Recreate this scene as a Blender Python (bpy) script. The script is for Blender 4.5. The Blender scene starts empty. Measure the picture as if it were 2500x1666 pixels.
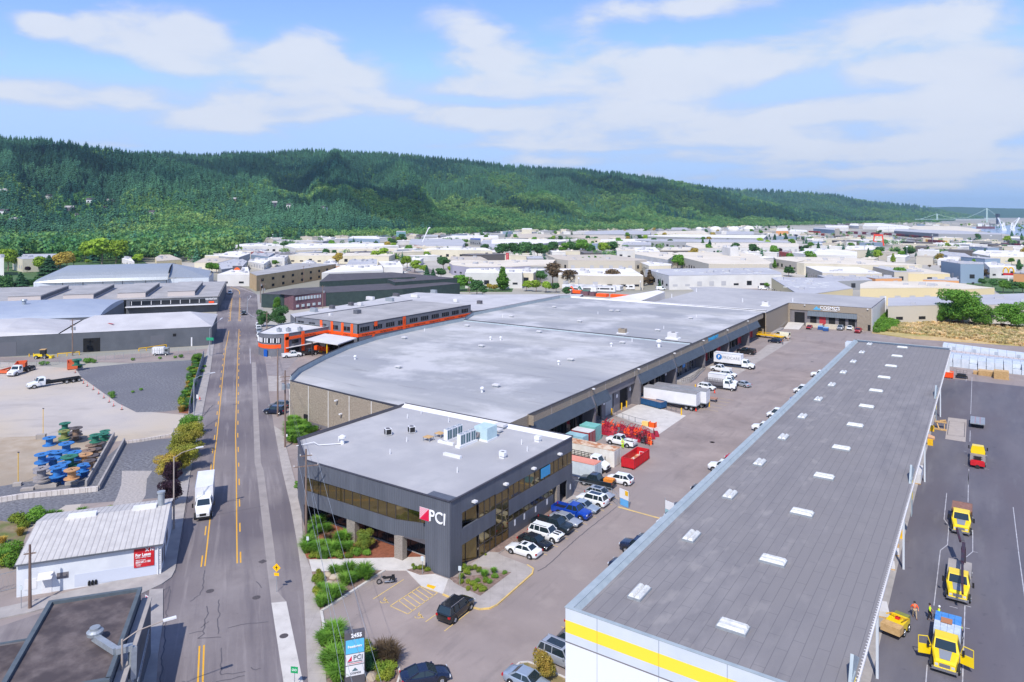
import bpy,bmesh,math,random
import numpy as np
from mathutils import Vector,Matrix,Euler
from mathutils import noise as mnoise
random.seed(7)
S=bpy.context.scene
COL=S.collection
R=math.radians
CAMH=44.0;CX,CY,FP=1250.0,525.2,1742.075
TH=math.asin(0.55589439)
cd=bpy.data.cameras.new('camera');cam=bpy.data.objects.new('camera',cd);COL.objects.link(cam)
cd.sensor_width=36;cd.lens=FP/2500*36;cd.shift_y=-(833-CY)/2500;cd.clip_start=0.5;cd.clip_end=40000
cam.location=(0,0,CAMH);cam.rotation_euler=(R(90),0,TH);S.camera=cam
SH=Vector((-0.28,0.82))
sun_dir=Vector((-SH.x,-SH.y,1)).normalized()
sd=bpy.data.lights.new('sun','SUN');sun=bpy.data.objects.new('sun',sd);COL.objects.link(sun)
sd.energy=3.35;sd.angle=R(0.55);sd.color=(1.0,0.945,0.865)
sun.rotation_euler=sun_dir.to_track_quat('Z','Y').to_euler()
S.view_settings.view_transform='Standard';S.view_settings.look='None'
S.view_settings.exposure=0.5;S.view_settings.gamma=1.0
w=bpy.data.worlds.new('World');S.world=w;w.use_nodes=True
def build_world():
 nt=w.node_tree;N=nt.nodes;L=nt.links;N.clear()
 def nd(t,**k):
  n=N.new(t)
  for a,b in k.items():setattr(n,a,b)
  return n
 def math_(op,a,b=None,c=None,clamp=False):
  n=nd('ShaderNodeMath',operation=op,use_clamp=clamp)
  for i,v in enumerate((a,b,c)):
   if v is None:continue
   if isinstance(v,(int,float)):n.inputs[i].default_value=v
   else:L.new(v,n.inputs[i])
  return n.outputs[0]
 out=nd('ShaderNodeOutputWorld')
 sky=nd('ShaderNodeTexSky',sky_type='NISHITA');sky.sun_disc=False
 sky.sun_elevation=math.asin(sun_dir.z);sky.sun_rotation=math.atan2(sun_dir.x,sun_dir.y)
 sky.altitude=50;sky.air_density=1.0;sky.dust_density=0.15;sky.ozone_density=4.0
 tint=nd('ShaderNodeMix',data_type='RGBA',blend_type='MULTIPLY');tint.inputs[0].default_value=1
 L.new(sky.outputs[0],tint.inputs[6]);tint.inputs[7].default_value=(.88,.87,1.12,1)
 b1=nd('ShaderNodeBackground');b1.inputs[1].default_value=0.148
 dk=nd('ShaderNodeMix',data_type='RGBA',blend_type='DARKEN');dk.inputs[0].default_value=1;L.new(tint.outputs[2],dk.inputs[6]);dk.inputs[7].default_value=(.36/.148,.515/.148,.80/.148,1);L.new(dk.outputs[2],b1.inputs[0])
 tc=nd('ShaderNodeTexCoord');vr=nd('ShaderNodeVectorRotate',rotation_type='Z_AXIS');vr.inputs['Angle'].default_value=-TH
 L.new(tc.outputs['Generated'],vr.inputs['Vector']);sp=nd('ShaderNodeSeparateXYZ');L.new(vr.outputs[0],sp.inputs[0])
 az=math_('ARCTAN2',sp.outputs[0],sp.outputs[1]);el=math_('ARCSINE',sp.outputs[2])
 cb=nd('ShaderNodeCombineXYZ');L.new(az,cb.inputs[0]);L.new(el,cb.inputs[1])
 den=math_('ADD',math_('MAXIMUM',sp.outputs[2],0.0),0.13)
 cb2=nd('ShaderNodeCombineXYZ');L.new(math_('DIVIDE',sp.outputs[0],den),cb2.inputs[0]);L.new(math_('DIVIDE',sp.outputs[1],den),cb2.inputs[1])
 def noise(vec,sc,det,rough,dist=0.0,sx=1):
  mp=nd('ShaderNodeMapping');mp.inputs['Scale'].default_value=(sx,1,1);L.new(vec,mp.inputs[0])
  n=nd('ShaderNodeTexNoise');n.inputs['Scale'].default_value=sc;n.inputs['Detail'].default_value=det
  n.inputs['Roughness'].default_value=rough;n.inputs['Distortion'].default_value=dist;L.new(mp.outputs[0],n.inputs['Vector']);return n
 nA=noise(cb2.outputs[0],0.95,8,0.52,0.25,0.8);nB=noise(cb.outputs[0],7,6,0.6,0.6,0.45);nC=noise(cb2.outputs[0],2.6,9,0.62,0.3,.8);nD=noise(cb.outputs[0],15,8,0.58,0.3,0.42)
 sc=nd('ShaderNodeVectorMath',operation='SCALE');sc.inputs['Scale'].default_value=0.10
 sb=nd('ShaderNodeVectorMath',operation='SUBTRACT');L.new(nB.outputs['Color'],sb.inputs[0]);sb.inputs[1].default_value=(.5,.5,.5);L.new(sb.outputs[0],sc.inputs[0])
 ml=nd('ShaderNodeVectorMath',operation='MULTIPLY');ml.inputs[1].default_value=(.7,.3,0);L.new(sc.outputs[0],ml.inputs[0])
 ad=nd('ShaderNodeVectorMath',operation='ADD');L.new(cb.outputs[0],ad.inputs[0]);L.new(ml.outputs[0],ad.inputs[1])
 blobs=[(90,62,70,34,1),(212,82,130,48,1),(372,80,150,78,1.1),(500,95,95,70,.6),(490,165,130,42,.9),(690,155,130,60,1),(800,178,175,56,1.1),(754,105,80,48,.6),(640,245,150,38,.95),(558,292,230,30,1.1),(744,278,110,24,1),(130,230,210,40,1.2),(361,237,100,30,.8),(15,135,60,28,.6),(1142,50,100,46,.7),(1195,140,120,66,1.1),(1170,215,160,30,1),(876,255,150,30,.9),(1142,285,200,34,1),(1436,55,110,55,.7),(1728,12,260,34,1),(1462,143,160,40,.8),(1515,225,250,66,.9),(1755,165,200,62,1),(1994,100,240,74,1),(2280,35,240,60,.9),(2153,178,120,36,.8),(2330,140,190,50,.9),(2440,205,230,70,1),(1410,308,320,46,.8),(1850,297,340,46,.8),(2130,272,240,34,.7),(2430,290,200,48,.9),(2206,345,360,38,.8),(1620,372,340,30,.6),(2047,385,340,26,.7),(2420,385,200,30,.7),(1620,335,300,22,.6),(1300,355,260,16,.6),(2300,420,340,18,.6),(1887,425,420,20,.7),(2250,455,340,22,.6),(1350,395,200,18,.5),(300,352,200,10,.35),(950,355,220,10,.3)]
 tot=None
 for(px,py,rx,ry,s)in blobs:
  a=math.atan((px-CX)/FP);ca=math.cos(a);e=math.atan((CY-py)/FP*ca)
  mp=nd('ShaderNodeMapping',vector_type='TEXTURE');mp.inputs['Location'].default_value=(a,e,0)
  mp.inputs['Scale'].default_value=(rx/FP*ca*ca*1.35,ry/FP*ca*1.3,1);L.new(ad.outputs[0],mp.inputs[0])
  g=nd('ShaderNodeTexGradient',gradient_type='SPHERICAL');L.new(mp.outputs[0],g.inputs[0])
  v=math_('MULTIPLY',g.outputs['Fac'],s)
  tot=v if tot is None else math_('ADD',tot,v)
 tot=math_('MINIMUM',tot,1.1)
 d=math_('ADD',math_('MULTIPLY',math_('MINIMUM',tot,.8),1.35),math_('MULTIPLY',math_('SUBTRACT',nA.outputs['Fac'],0.5),.9))
 d=math_('ADD',d,math_('MULTIPLY',math_('SUBTRACT',nC.outputs['Fac'],0.5),.9))
 d=math_('ADD',d,math_('MULTIPLY',math_('SUBTRACT',nD.outputs['Fac'],0.5),2.6))
 d=math_('ADD',d,math_('ADD',math_('MULTIPLY',az,.12),.02))
 mr=nd('ShaderNodeMapRange',interpolation_type='SMOOTHSTEP');mr.inputs[1].default_value=0.12;mr.inputs[2].default_value=1.1;mr.inputs[4].default_value=0.93;L.new(d,mr.inputs[0])
 cr=nd('ShaderNodeValToRGB');cr.color_ramp.elements[0].position=0.1;cr.color_ramp.elements[0].color=(.44,.51,.68,1)
 cr.color_ramp.elements[1].position=0.9;cr.color_ramp.elements[1].color=(.67,.715,.82,1)
 tone=math_('ADD',math_('MULTIPLY',mr.outputs[0],0.7),math_('MULTIPLY',nD.outputs['Fac'],0.4));L.new(tone,cr.inputs[0])
 b2=nd('ShaderNodeBackground');L.new(cr.outputs[0],b2.inputs[0]);b2.inputs[1].default_value=0.82
 mx=nd('ShaderNodeMixShader');L.new(mr.outputs[0],mx.inputs[0]);L.new(b1.outputs[0],mx.inputs[1]);L.new(b2.outputs[0],mx.inputs[2]);L.new(mx.outputs[0],out.inputs[0])
build_world()
cT,sT=math.cos(TH),math.sin(TH)
V=dict(A=(0,1150,3.0386),B=(600,1150,3.0386),C=(1200,1150,3.0386),D=(1900,1150,3.0386),E=(0,700,3.485),F=(600,680,3.485),Q=(1150,700,3.485),H=(1700,700,2.941),c1=(500,550,5.8825),c2=(850,550,5.8825),c3=(1200,540,5.8825),c4=(1550,540,5.8825),c5=(1850,530,6.723),c6=(2150,500,6.723),c7=(2100,620,5.8825),c8=(0,560,4.706),j1=(1350,980,7.127),j2=(1550,780,5.8825),j3=(60,1030,8.254),j4=(820,1530,11.53),j5=(2200,870,5.227),j6=(630,690,7.353),j7=(1000,1000,7.843),j8=(0,1280,9.225),n=(0,0,1))
def nat(v,x,y):o=V[v];return o[0]+x/o[2],o[1]+y/o[2]
def G(px,py,z=0.0):
 """surveyed point on the level z"""
 dx=(px-CX)/FP;dz=-(py-CY)/FP;t=(z-CAMH)/dz
 return Vector(((dx*cT-sT)*t,(dx*sT+cT)*t,z))
def at(v,x,y,z=0.0):return G(*nat(v,x,y),z)
def ats(v,pts,z=0.0):return[at(v,x,y,z)for x,y in pts]
def depth(p):return-sT*p[0]+cT*p[1]
def mat(name,c,c2=None,scale=1.0,rough=0.8,metal=0.0,bump=0.0,bscale=None,det=5,coord='pos',mixpos=(0.35,0.65),spec=0.5,stretch=None,rnd=0.0,emit=None,coat=0.0,c3=None,scale3=0.05,trans=0.0,rotz=0.0):
 m=bpy.data.materials.new(name);m.use_nodes=True;nt=m.node_tree;N=nt.nodes;L=nt.links
 b=N['Principled BSDF'];b.inputs['Roughness'].default_value=rough;b.inputs['Metallic'].default_value=metal
 b.inputs['Specular IOR Level'].default_value=spec;b.inputs['Base Color'].default_value=(*c,1);b.inputs['Coat Weight'].default_value=coat
 src=None
 def coords():
  if coord=='pos':g=N.new('ShaderNodeNewGeometry');o=g.outputs['Position']
  else:g=N.new('ShaderNodeTexCoord');o=g.outputs['Object']
  if stretch:mp=N.new('ShaderNodeMapping');mp.inputs['Scale'].default_value=stretch;q=N.new('ShaderNodeVectorRotate');q.rotation_type='Z_AXIS';q.inputs['Angle'].default_value=rotz;L.new(o,q.inputs['Vector']);L.new(q.outputs[0],mp.inputs[0]);o=mp.outputs[0]
  return o
 out=None
 if c2 is not None:
  src=coords()
  n=N.new('ShaderNodeTexNoise');n.inputs['Scale'].default_value=scale;n.inputs['Detail'].default_value=det;n.inputs['Roughness'].default_value=.6;L.new(src,n.inputs['Vector'])
  cr=N.new('ShaderNodeValToRGB');cr.color_ramp.elements[0].position=mixpos[0];cr.color_ramp.elements[1].position=mixpos[1]
  cr.color_ramp.elements[0].color=(*c,1);cr.color_ramp.elements[1].color=(*c2,1);L.new(n.outputs['Fac'],cr.inputs[0]);out=cr.outputs[0]
  if c3 is not None:
   n3=N.new('ShaderNodeTexNoise');n3.inputs['Scale'].default_value=scale3;n3.inputs['Detail'].default_value=4;L.new(src,n3.inputs['Vector'])
   r3=N.new('ShaderNodeMapRange');r3.inputs[1].default_value=.42;r3.inputs[2].default_value=.62;L.new(n3.outputs['Fac'],r3.inputs[0])
   mx=N.new('ShaderNodeMix');mx.data_type='RGBA';L.new(r3.outputs[0],mx.inputs[0]);L.new(out,mx.inputs[6]);mx.inputs[7].default_value=(*c3,1);out=mx.outputs[2]
 if rnd:
  oi=N.new('ShaderNodeObjectInfo');hs=N.new('ShaderNodeHueSaturation');mr=N.new('ShaderNodeMapRange')
  mr.inputs[3].default_value=1-rnd;mr.inputs[4].default_value=1+rnd;L.new(oi.outputs['Random'],mr.inputs[0]);L.new(mr.outputs[0],hs.inputs['Value'])
  if out is None:hs.inputs['Color'].default_value=(*c,1)
  else:L.new(out,hs.inputs['Color'])
  out=hs.outputs[0]
 if out is not None:L.new(out,b.inputs['Base Color'])
 if bump:
  s2=src or coords();n2=N.new('ShaderNodeTexNoise');n2.inputs['Scale'].default_value=bscale or scale*3;n2.inputs['Detail'].default_value=3;L.new(s2,n2.inputs['Vector'])
  bp=N.new('ShaderNodeBump');bp.inputs['Strength'].default_value=0.6;bp.inputs['Distance'].default_value=bump;L.new(n2.outputs['Fac'],bp.inputs['Height']);L.new(bp.outputs[0],b.inputs['Normal'])
 if emit:b.inputs['Emission Color'].default_value=(*emit[0],1);b.inputs['Emission Strength'].default_value=emit[1]
 if trans:b.inputs['Transmission Weight'].default_value=0;b.inputs['Subsurface Weight'].default_value=0
 return m
def rgb(r,g,b):
 f=lambda v:(v/255/12.92)if v/255<0.04045 else((v/255+0.055)/1.055)**2.4
 return(f(r),f(g),f(b))
def stains(m,scale,col,lo,hi,amt,stretch=(1,1,1),rot=0.0):
 nt=m.node_tree;N=nt.nodes;L=nt.links;b=N['Principled BSDF'];g=N.new('ShaderNodeNewGeometry');q=N.new('ShaderNodeVectorRotate');q.rotation_type='Z_AXIS';q.inputs['Angle'].default_value=rot;L.new(g.outputs['Position'],q.inputs['Vector'])
 mp=N.new('ShaderNodeMapping');mp.inputs['Scale'].default_value=stretch;L.new(q.outputs[0],mp.inputs[0]);n=N.new('ShaderNodeTexNoise');n.inputs['Scale'].default_value=scale;n.inputs['Detail'].default_value=6;n.inputs['Roughness'].default_value=.62;L.new(mp.outputs[0],n.inputs['Vector'])
 r=N.new('ShaderNodeMapRange');r.inputs[1].default_value=lo;r.inputs[2].default_value=hi;r.inputs[4].default_value=amt;L.new(n.outputs['Fac'],r.inputs[0]);mx=N.new('ShaderNodeMix');mx.data_type='RGBA';L.new(r.outputs[0],mx.inputs[0])
 bi=b.inputs['Base Color'];L.new(bi.links[0].from_socket,mx.inputs[6]);mx.inputs[7].default_value=(*col,1);L.new(mx.outputs[2],bi);return m
def lines_on(m,axis_scale,col,width=0.04,rows=None,offset=0.0,strength=1.0,rot=0.0):
 """thin joint lines (brick texture without brick colours) laid over a material's base colour"""
 nt=m.node_tree;N=nt.nodes;L=nt.links;b=N['Principled BSDF']
 g=N.new('ShaderNodeNewGeometry');mp=N.new('ShaderNodeMapping');mp.inputs['Rotation'].default_value=(0,0,rot);L.new(g.outputs['Position'],mp.inputs[0])
 br=N.new('ShaderNodeTexBrick');br.inputs['Scale'].default_value=1;br.inputs['Brick Width'].default_value=axis_scale[0];br.inputs['Row Height'].default_value=axis_scale[1]
 br.inputs['Mortar Size'].default_value=width;br.inputs['Mortar Smooth'].default_value=0.3;br.offset=offset;br.inputs['Color1'].default_value=(0,0,0,1);br.inputs['Color2'].default_value=(0,0,0,1);br.inputs['Mortar'].default_value=(1,1,1,1)
 L.new(mp.outputs[0],br.inputs['Vector'])
 mx=N.new('ShaderNodeMix');mx.data_type='RGBA';ml=N.new('ShaderNodeMath');ml.operation='MULTIPLY';ml.inputs[1].default_value=strength
 L.new(br.outputs['Fac'],ml.inputs[0]);L.new(ml.outputs[0],mx.inputs[0]);bi=b.inputs['Base Color']
 if bi.is_linked:L.new(bi.links[0].from_socket,mx.inputs[6])
 else:mx.inputs[6].default_value=bi.default_value
 mx.inputs[7].default_value=(*col,1);L.new(mx.outputs[2],bi);return m
def stripes_on(m,axis,pitch,dist=0.03,col=None,strength=.5,duty=.5):
 """standing seams or corrugation along an axis, as bump (and a darker seam)"""
 nt=m.node_tree;N=nt.nodes;L=nt.links;b=N['Principled BSDF']
 g=N.new('ShaderNodeNewGeometry');s=N.new('ShaderNodeSeparateXYZ');L.new(g.outputs['Position'],s.inputs[0])
 if isinstance(axis,tuple):
  d=N.new('ShaderNodeVectorMath');d.operation='DOT_PRODUCT';d.inputs[1].default_value=axis;L.new(g.outputs['Position'],d.inputs[0]);o=d.outputs['Value']
 else:o=s.outputs[axis]
 f=N.new('ShaderNodeMath');f.operation='PINGPONG';f.inputs[1].default_value=pitch/2;L.new(o,f.inputs[0])
 r=N.new('ShaderNodeMapRange');r.inputs[1].default_value=0;r.inputs[2].default_value=pitch/2*duty;L.new(f.outputs[0],r.inputs[0])
 bp=N.new('ShaderNodeBump');bp.inputs['Distance'].default_value=dist;bp.inputs['Strength'].default_value=.8;L.new(r.outputs[0],bp.inputs['Height']);L.new(bp.outputs[0],b.inputs['Normal'])
 if col:
  mx=N.new('ShaderNodeMix');mx.data_type='RGBA';q=N.new('ShaderNodeMapRange');q.inputs[3].default_value=strength;q.inputs[4].default_value=0;q.inputs[1].default_value=0;q.inputs[2].default_value=pitch/2*duty*.6
  L.new(f.outputs[0],q.inputs[0]);L.new(q.outputs[0],mx.inputs[0]);bi=b.inputs['Base Color']
  if bi.is_linked:L.new(bi.links[0].from_socket,mx.inputs[6])
  else:mx.inputs[6].default_value=bi.default_value
  mx.inputs[7].default_value=(*col,1);L.new(mx.outputs[2],bi)
 return m
class MB:
 def __init__(s):s.v=[];s.f=[];s.m=[]
 def add(s,vs,fs,mi=0):
  b=len(s.v);s.v+=[tuple(v)for v in vs];s.f+=[tuple(b+i for i in f)for f in fs];s.m+=[mi]*len(fs);return s
 def box(s,x0,x1,y0,y1,z0,z1,mi=0):
  return s.add([(x0,y0,z0),(x1,y0,z0),(x1,y1,z0),(x0,y1,z0),(x0,y0,z1),(x1,y0,z1),(x1,y1,z1),(x0,y1,z1)],[(0,3,2,1),(4,5,6,7),(0,1,5,4),(1,2,6,5),(2,3,7,6),(3,0,4,7)],mi)
 def bar(s,a,b,w,h=None,up=(0,0,1),mi=0):
  """a square-section bar from a to b"""
  a=Vector(a);b=Vector(b);h=h or w;d=(b-a);
  if d.length<1e-6:return s
  d.normalize();u=Vector(up)
  if abs(d.dot(u))>.98:u=Vector((1,0,0))
  x=d.cross(u).normalized()*w/2;y=x.cross(d).normalized()*h/2
  return s.add([a-x-y,a+x-y,a+x+y,a-x+y,b-x-y,b+x-y,b+x+y,b-x+y],[(0,3,2,1),(4,5,6,7),(0,1,5,4),(1,2,6,5),(2,3,7,6),(3,0,4,7)],mi)
 def prism(s,poly,z0,z1,mi=0,top=True,bot=True):
  n=len(poly);P=[(p[0],p[1])for p in poly]
  if sum(P[i][0]*P[(i+1)%n][1]-P[(i+1)%n][0]*P[i][1]for i in range(n))<0:P=P[::-1]
  vs=[(x,y,z0)for x,y in P]+[(x,y,z1)for x,y in P]
  fs=[(i,(i+1)%n,n+(i+1)%n,n+i)for i in range(n)]
  if top:fs.append(tuple(range(n,2*n)))
  if bot:fs.append(tuple(range(n-1,-1,-1)))
  return s.add(vs,fs,mi)
 def sheet(s,poly,z,mi=0):
  P=[(p[0],p[1])for p in poly];n=len(P)
  if sum(P[i][0]*P[(i+1)%n][1]-P[(i+1)%n][0]*P[i][1]for i in range(n))<0:P=P[::-1]
  return s.add([(x,y,z)for x,y in P],[tuple(range(n))],mi)
 def tube(s,pts,r,n=8,mi=0,cap=True):
  pts=[Vector(p)for p in pts];rs=r if isinstance(r,(list,tuple))else[r]*len(pts);b=len(s.v)
  for i,p in enumerate(pts):
   d=(pts[min(i+1,len(pts)-1)]-pts[max(i-1,0)]);d.normalize();u=Vector((0,0,1))if abs(d.z)<.95 else Vector((1,0,0))
   x=d.cross(u).normalized();y=x.cross(d)
   for k in range(n):a=2*math.pi*k/n;s.v.append(tuple(p+(x*math.cos(a)+y*math.sin(a))*rs[i]))
  for i in range(len(pts)-1):
   for k in range(n):s.f.append((b+i*n+k,b+i*n+(k+1)%n,b+(i+1)*n+(k+1)%n,b+(i+1)*n+k));s.m.append(mi)
  if cap:
   s.f.append(tuple(b+k for k in range(n-1,-1,-1)));s.m.append(mi);e=b+(len(pts)-1)*n;s.f.append(tuple(e+k for k in range(n)));s.m.append(mi)
  return s
 def lathe(s,prof,c=(0,0,0),n=16,mi=0,axis='z'):
  b=len(s.v)
  for(r,z)in prof:
   for k in range(n):
    a=2*math.pi*k/n;x,y,q=r*math.cos(a),r*math.sin(a),z
    if axis=='y':x,y,q=x,q,y
    elif axis=='x':x,y,q=q,x,y
    s.v.append((c[0]+x,c[1]+y,c[2]+q))
  for i in range(len(prof)-1):
   for k in range(n):s.f.append((b+i*n+k,b+i*n+(k+1)%n,b+(i+1)*n+(k+1)%n,b+(i+1)*n+k));s.m.append(mi)
  return s
 def loft(s,secs,mi=0,cap=True):
  n=len(secs[0]);b=len(s.v)
  for sec in secs:s.v+=[tuple(p)for p in sec]
  for i in range(len(secs)-1):
   for k in range(n):s.f.append((b+i*n+k,b+i*n+(k+1)%n,b+(i+1)*n+(k+1)%n,b+(i+1)*n+k));s.m.append(mi)
  if cap:s.f.append(tuple(b+k for k in range(n-1,-1,-1)));s.m.append(mi);e=b+(len(secs)-1)*n;s.f.append(tuple(e+k for k in range(n)));s.m.append(mi)
  return s
 def mesh(s,name,m,smooth=False):
  me=bpy.data.meshes.new(name);me.from_pydata(s.v,[],s.f);ms=m if isinstance(m,(list,tuple))else[m]
  for q in ms:me.materials.append(q)
  if len(ms)>1:me.polygons.foreach_set('material_index',s.m)
  if smooth:me.shade_smooth();me.set_sharp_from_angle(angle=R(38))
  me.update();return me
 def obj(s,name,m,parent=None,smooth=False,fix=False):
  me=s.mesh(name,m,smooth)
  if fix:
   bm=bmesh.new();bm.from_mesh(me);bmesh.ops.recalc_face_normals(bm,faces=bm.faces);bm.to_mesh(me);bm.free()
  o=bpy.data.objects.new(name,me);COL.objects.link(o)
  if parent:o.parent=parent
  return o
def tag(o,label=None,cat=None,group=None,kind=None):
 if label:o['label']=label
 if cat:o['category']=cat
 if group:o['group']=group
 if kind:o['kind']=kind
 return o
def thing(name,label,cat,loc=(0,0,0),rz=0.0,group=None):
 o=bpy.data.objects.new(name,None);COL.objects.link(o);o.location=loc;o.rotation_euler=(0,0,rz);o.empty_display_size=.3
 return tag(o,label,cat,group)
def struct(name,mb,m,label=None):
 o=mb.obj(name,m);o['kind']='structure'
 if label:o['label']=label;o['category']=name.split('_')[0]
 return o
KIDS={}
def kids(o):
 return[c for c in bpy.data.objects if c.parent==o]
def dup(root,loc,rz=0.0,label=None,group=None,scale=None):
 """copy a thing with its parts and sub-parts"""
 if root.name not in KIDS:KIDS[root.name]=[(c,kids(c))for c in kids(root)]
 r=root.copy();COL.objects.link(r);r.location=loc;r.rotation_euler=(0,0,rz)
 if label:r['label']=label
 if group:r['group']=group
 if scale:r.scale=scale if not isinstance(scale,(int,float))else(scale,)*3
 for c,gs in KIDS[root.name]:
  k=c.copy();COL.objects.link(k);k.parent=r
  for g in gs:q=g.copy();COL.objects.link(q);q.parent=k
 return r
def text(txt,size,m,parent=None,loc=(0,0,0),rot=(0,0,0),name='lettering',ext=0.02,align='CENTER',bold=0.0,sx=1.0,font=None):
 cu=bpy.data.curves.new(name,'FONT');cu.body=txt;cu.size=size;cu.extrude=ext;cu.align_x=align;cu.align_y='CENTER';cu.offset=bold;cu.resolution_u=3
 t=bpy.data.objects.new('tmp',cu);COL.objects.link(t);dg=bpy.context.evaluated_depsgraph_get();me=bpy.data.meshes.new_from_object(t.evaluated_get(dg));bpy.data.objects.remove(t)
 me.materials.clear();me.materials.append(m);o=bpy.data.objects.new(name,me);COL.objects.link(o)
 o.location=loc;o.rotation_euler=rot;o.scale=(sx,1,1)
 if parent:o.parent=parent
 return o
FACE_E=(R(90),0,R(90));FACE_S=(R(90),0,0)
M={}
M['asphalt']=mat('asphalt_lot',rgb(134,122,117),rgb(160,146,139),.12,.9,det=8,c3=rgb(146,135,131),scale3=.035,bump=.01,bscale=9)
M['road']=mat('asphalt_road',rgb(122,114,114),rgb(144,136,134),.2,.9,det=9,c3=rgb(104,97,101),scale3=.05,bump=.008,bscale=9)
M['yard']=mat('asphalt_yard',rgb(88,87,97),rgb(112,109,115),.1,.88,det=9,c3=rgb(98,93,100),scale3=.06,stretch=(1.6,.35,1))
M['conc']=mat('concrete_walk',rgb(158,150,144),rgb(176,168,162),.5,.9,det=7)
M['conc_w']=mat('concrete_white',rgb(192,187,181),rgb(206,201,195),.6,.9,det=5)
M['conc_d']=mat('concrete_grey',rgb(150,145,143),rgb(170,164,160),.5,.9,det=7)
lines_on(M['conc'],(1.6,1.6),rgb(140,134,130),.02,rot=-.62,strength=.6)
M['ground']=mat('ground_dust',rgb(168,162,154),rgb(192,186,176),.02,.95,det=9,c3=rgb(140,138,126),scale3=.006)
M['yellow']=mat('paint_yellow',rgb(228,170,40),rgb(214,176,96),1.2,.7,mixpos=(.5,.75))
M['yellow2']=mat('paint_yellow_bright',rgb(238,190,20),rgb(224,172,22),2,.6)
M['pale_line']=mat('paint_pale_yellow',rgb(226,190,110),rgb(196,172,120),1.4,.7)
M['white_line']=mat('paint_white',rgb(200,200,204),rgb(160,158,164),1.2,.7)
M['white']=mat('white_paint',rgb(228,228,230),rgb(216,216,220),.4,.55)
M['black']=mat('black_plastic',(.012,.012,.014),rough=.6)
M['rubber']=mat('rubber',(.018,.018,.02),rough=.85)
M['chrome']=mat('bright_metal',(.62,.63,.65),rough=.25,metal=.9)
M['steel']=mat('galvanised',rgb(168,174,180),rgb(150,156,162),2,.45,metal=.3)
M['glass']=mat('car_glass',(.02,.035,.045),rough=.06,metal=.2,spec=.9)
M['bronze']=mat('bronze_glass',(.20,.155,.07),rough=.05,metal=.75,spec=.8)
M['dark_glass']=mat('dark_glass',(.03,.035,.045),rough=.08,metal=.4,spec=.8)
M['red']=mat('red_paint',rgb(205,30,40),rgb(180,24,36),1,.5)
M['tail']=mat('tail_lamp',(.45,.01,.015),rough=.2);M['lamp']=mat('lamp_lens',(.75,.78,.8),rough=.12,metal=.3)
M['orange']=mat('orange_paint',rgb(250,84,20),rgb(238,76,20),1,.6)
M['gravel']=mat('dark_gravel',rgb(84,84,90),rgb(132,132,136),2.2,.95,det=10,c3=rgb(104,104,110),scale3=.06,bump=.12,bscale=2.5)
M['dirt']=mat('pale_dirt',rgb(174,166,160),rgb(192,184,177),.06,.95,det=9,c3=rgb(184,170,150),scale3=.03)
M['sand']=mat('tan_dirt',rgb(160,142,120),rgb(180,166,148),.25,.95,det=9,c3=rgb(156,142,124),scale3=.09)
M['mulch']=mat('red_mulch',rgb(122,72,52),rgb(150,92,68),3,.95,det=8)
M['bark']=mat('brown_mulch',rgb(112,92,84),rgb(146,124,112),3,.95,det=8)
M['wood']=mat('pole_wood',rgb(112,92,84),rgb(140,120,108),2,.9,stretch=(1,1,.2))
M['timber']=mat('timber',rgb(206,172,122),rgb(184,148,100),2.5,.85)
M['leaf_dk']=None
M['dry']=mat('dry_grass',rgb(204,178,128),rgb(184,156,106),.35,.95,det=9,c3=rgb(132,142,70),scale3=.03,bump=.3,bscale=1.2)
RDA=-math.atan2(.58,-.815)
stains(M['road'],.55,rgb(92,86,92),.5,.68,.55,(.06,1,1),RDA);stains(M['road'],.9,rgb(160,152,150),.55,.7,.45,(.05,1,1),RDA);stains(M['road'],1.3,rgb(70,66,70),.66,.76,.6)
stains(M['asphalt'],.45,rgb(112,104,102),.55,.72,.5,(1,.18,1));stains(M['asphalt'],1.1,rgb(78,72,72),.66,.78,.65);stains(M['asphalt'],.16,rgb(170,158,150),.54,.7,.4)
stains(M['yard'],.5,rgb(122,120,124),.56,.72,.5,(1,.12,1));stains(M['yard'],2.2,rgb(150,150,152),.68,.76,.5);stains(M['yard'],.8,rgb(62,61,68),.62,.74,.55)
stains(M['dirt'],.25,rgb(150,142,136),.55,.72,.5,(.3,1,1),-.6);stains(M['conc_w'],.8,rgb(150,146,142),.58,.75,.5);stains(M['conc'],.7,rgb(128,122,118),.56,.75,.5)
g=MB().box(-16000,16000,-3000,20000,-2,-.03);struct('ground',g,M['ground'])
lot=MB().sheet([(-150,20),(120,20),(120,320),(-150,320),(-215,260),(-205,140)],0.0);struct('parking_lot',lot,M['asphalt'])
RL=[G(*p)for p in[(380,1720),(391,1666),(405,1520),(420,1430),(428,1393),(446,1281),(464,1160),(493,1018),(499,987),(513,912),(522,846),(528,769),(534,728),(541,700),(531,690),(505,684)]]
RRt=[G(*p)for p in[(765,1740),(752,1666),(741.5,1448),(726.7,1334),(708.6,1232),(688.9,1150),(668.6,1041),(656,957),(650,900),(643,849),(640,823),(632,780),(629,743),(627,720),(610,707),(580,697),(546,690),(510,682)]]
struct('road',MB().sheet(RL+RRt[::-1],.004),M['road'])
SS=[G(*p)for p in[(418,1440),(428,1393),(300,1440),(120,1490),(0,1530),(-120,1560),(-120,1690),(0,1620),(120,1560),(340,1505),(405,1525)]]
struct('side_street',MB().sheet(SS,.008),M['road'])
def kerbed(name,pts,m,h=.14,label=None):return struct(name,MB().prism(pts,0,h),m,label)
LS=[(391,1666),(405,1520),(418,1440)]
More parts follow.
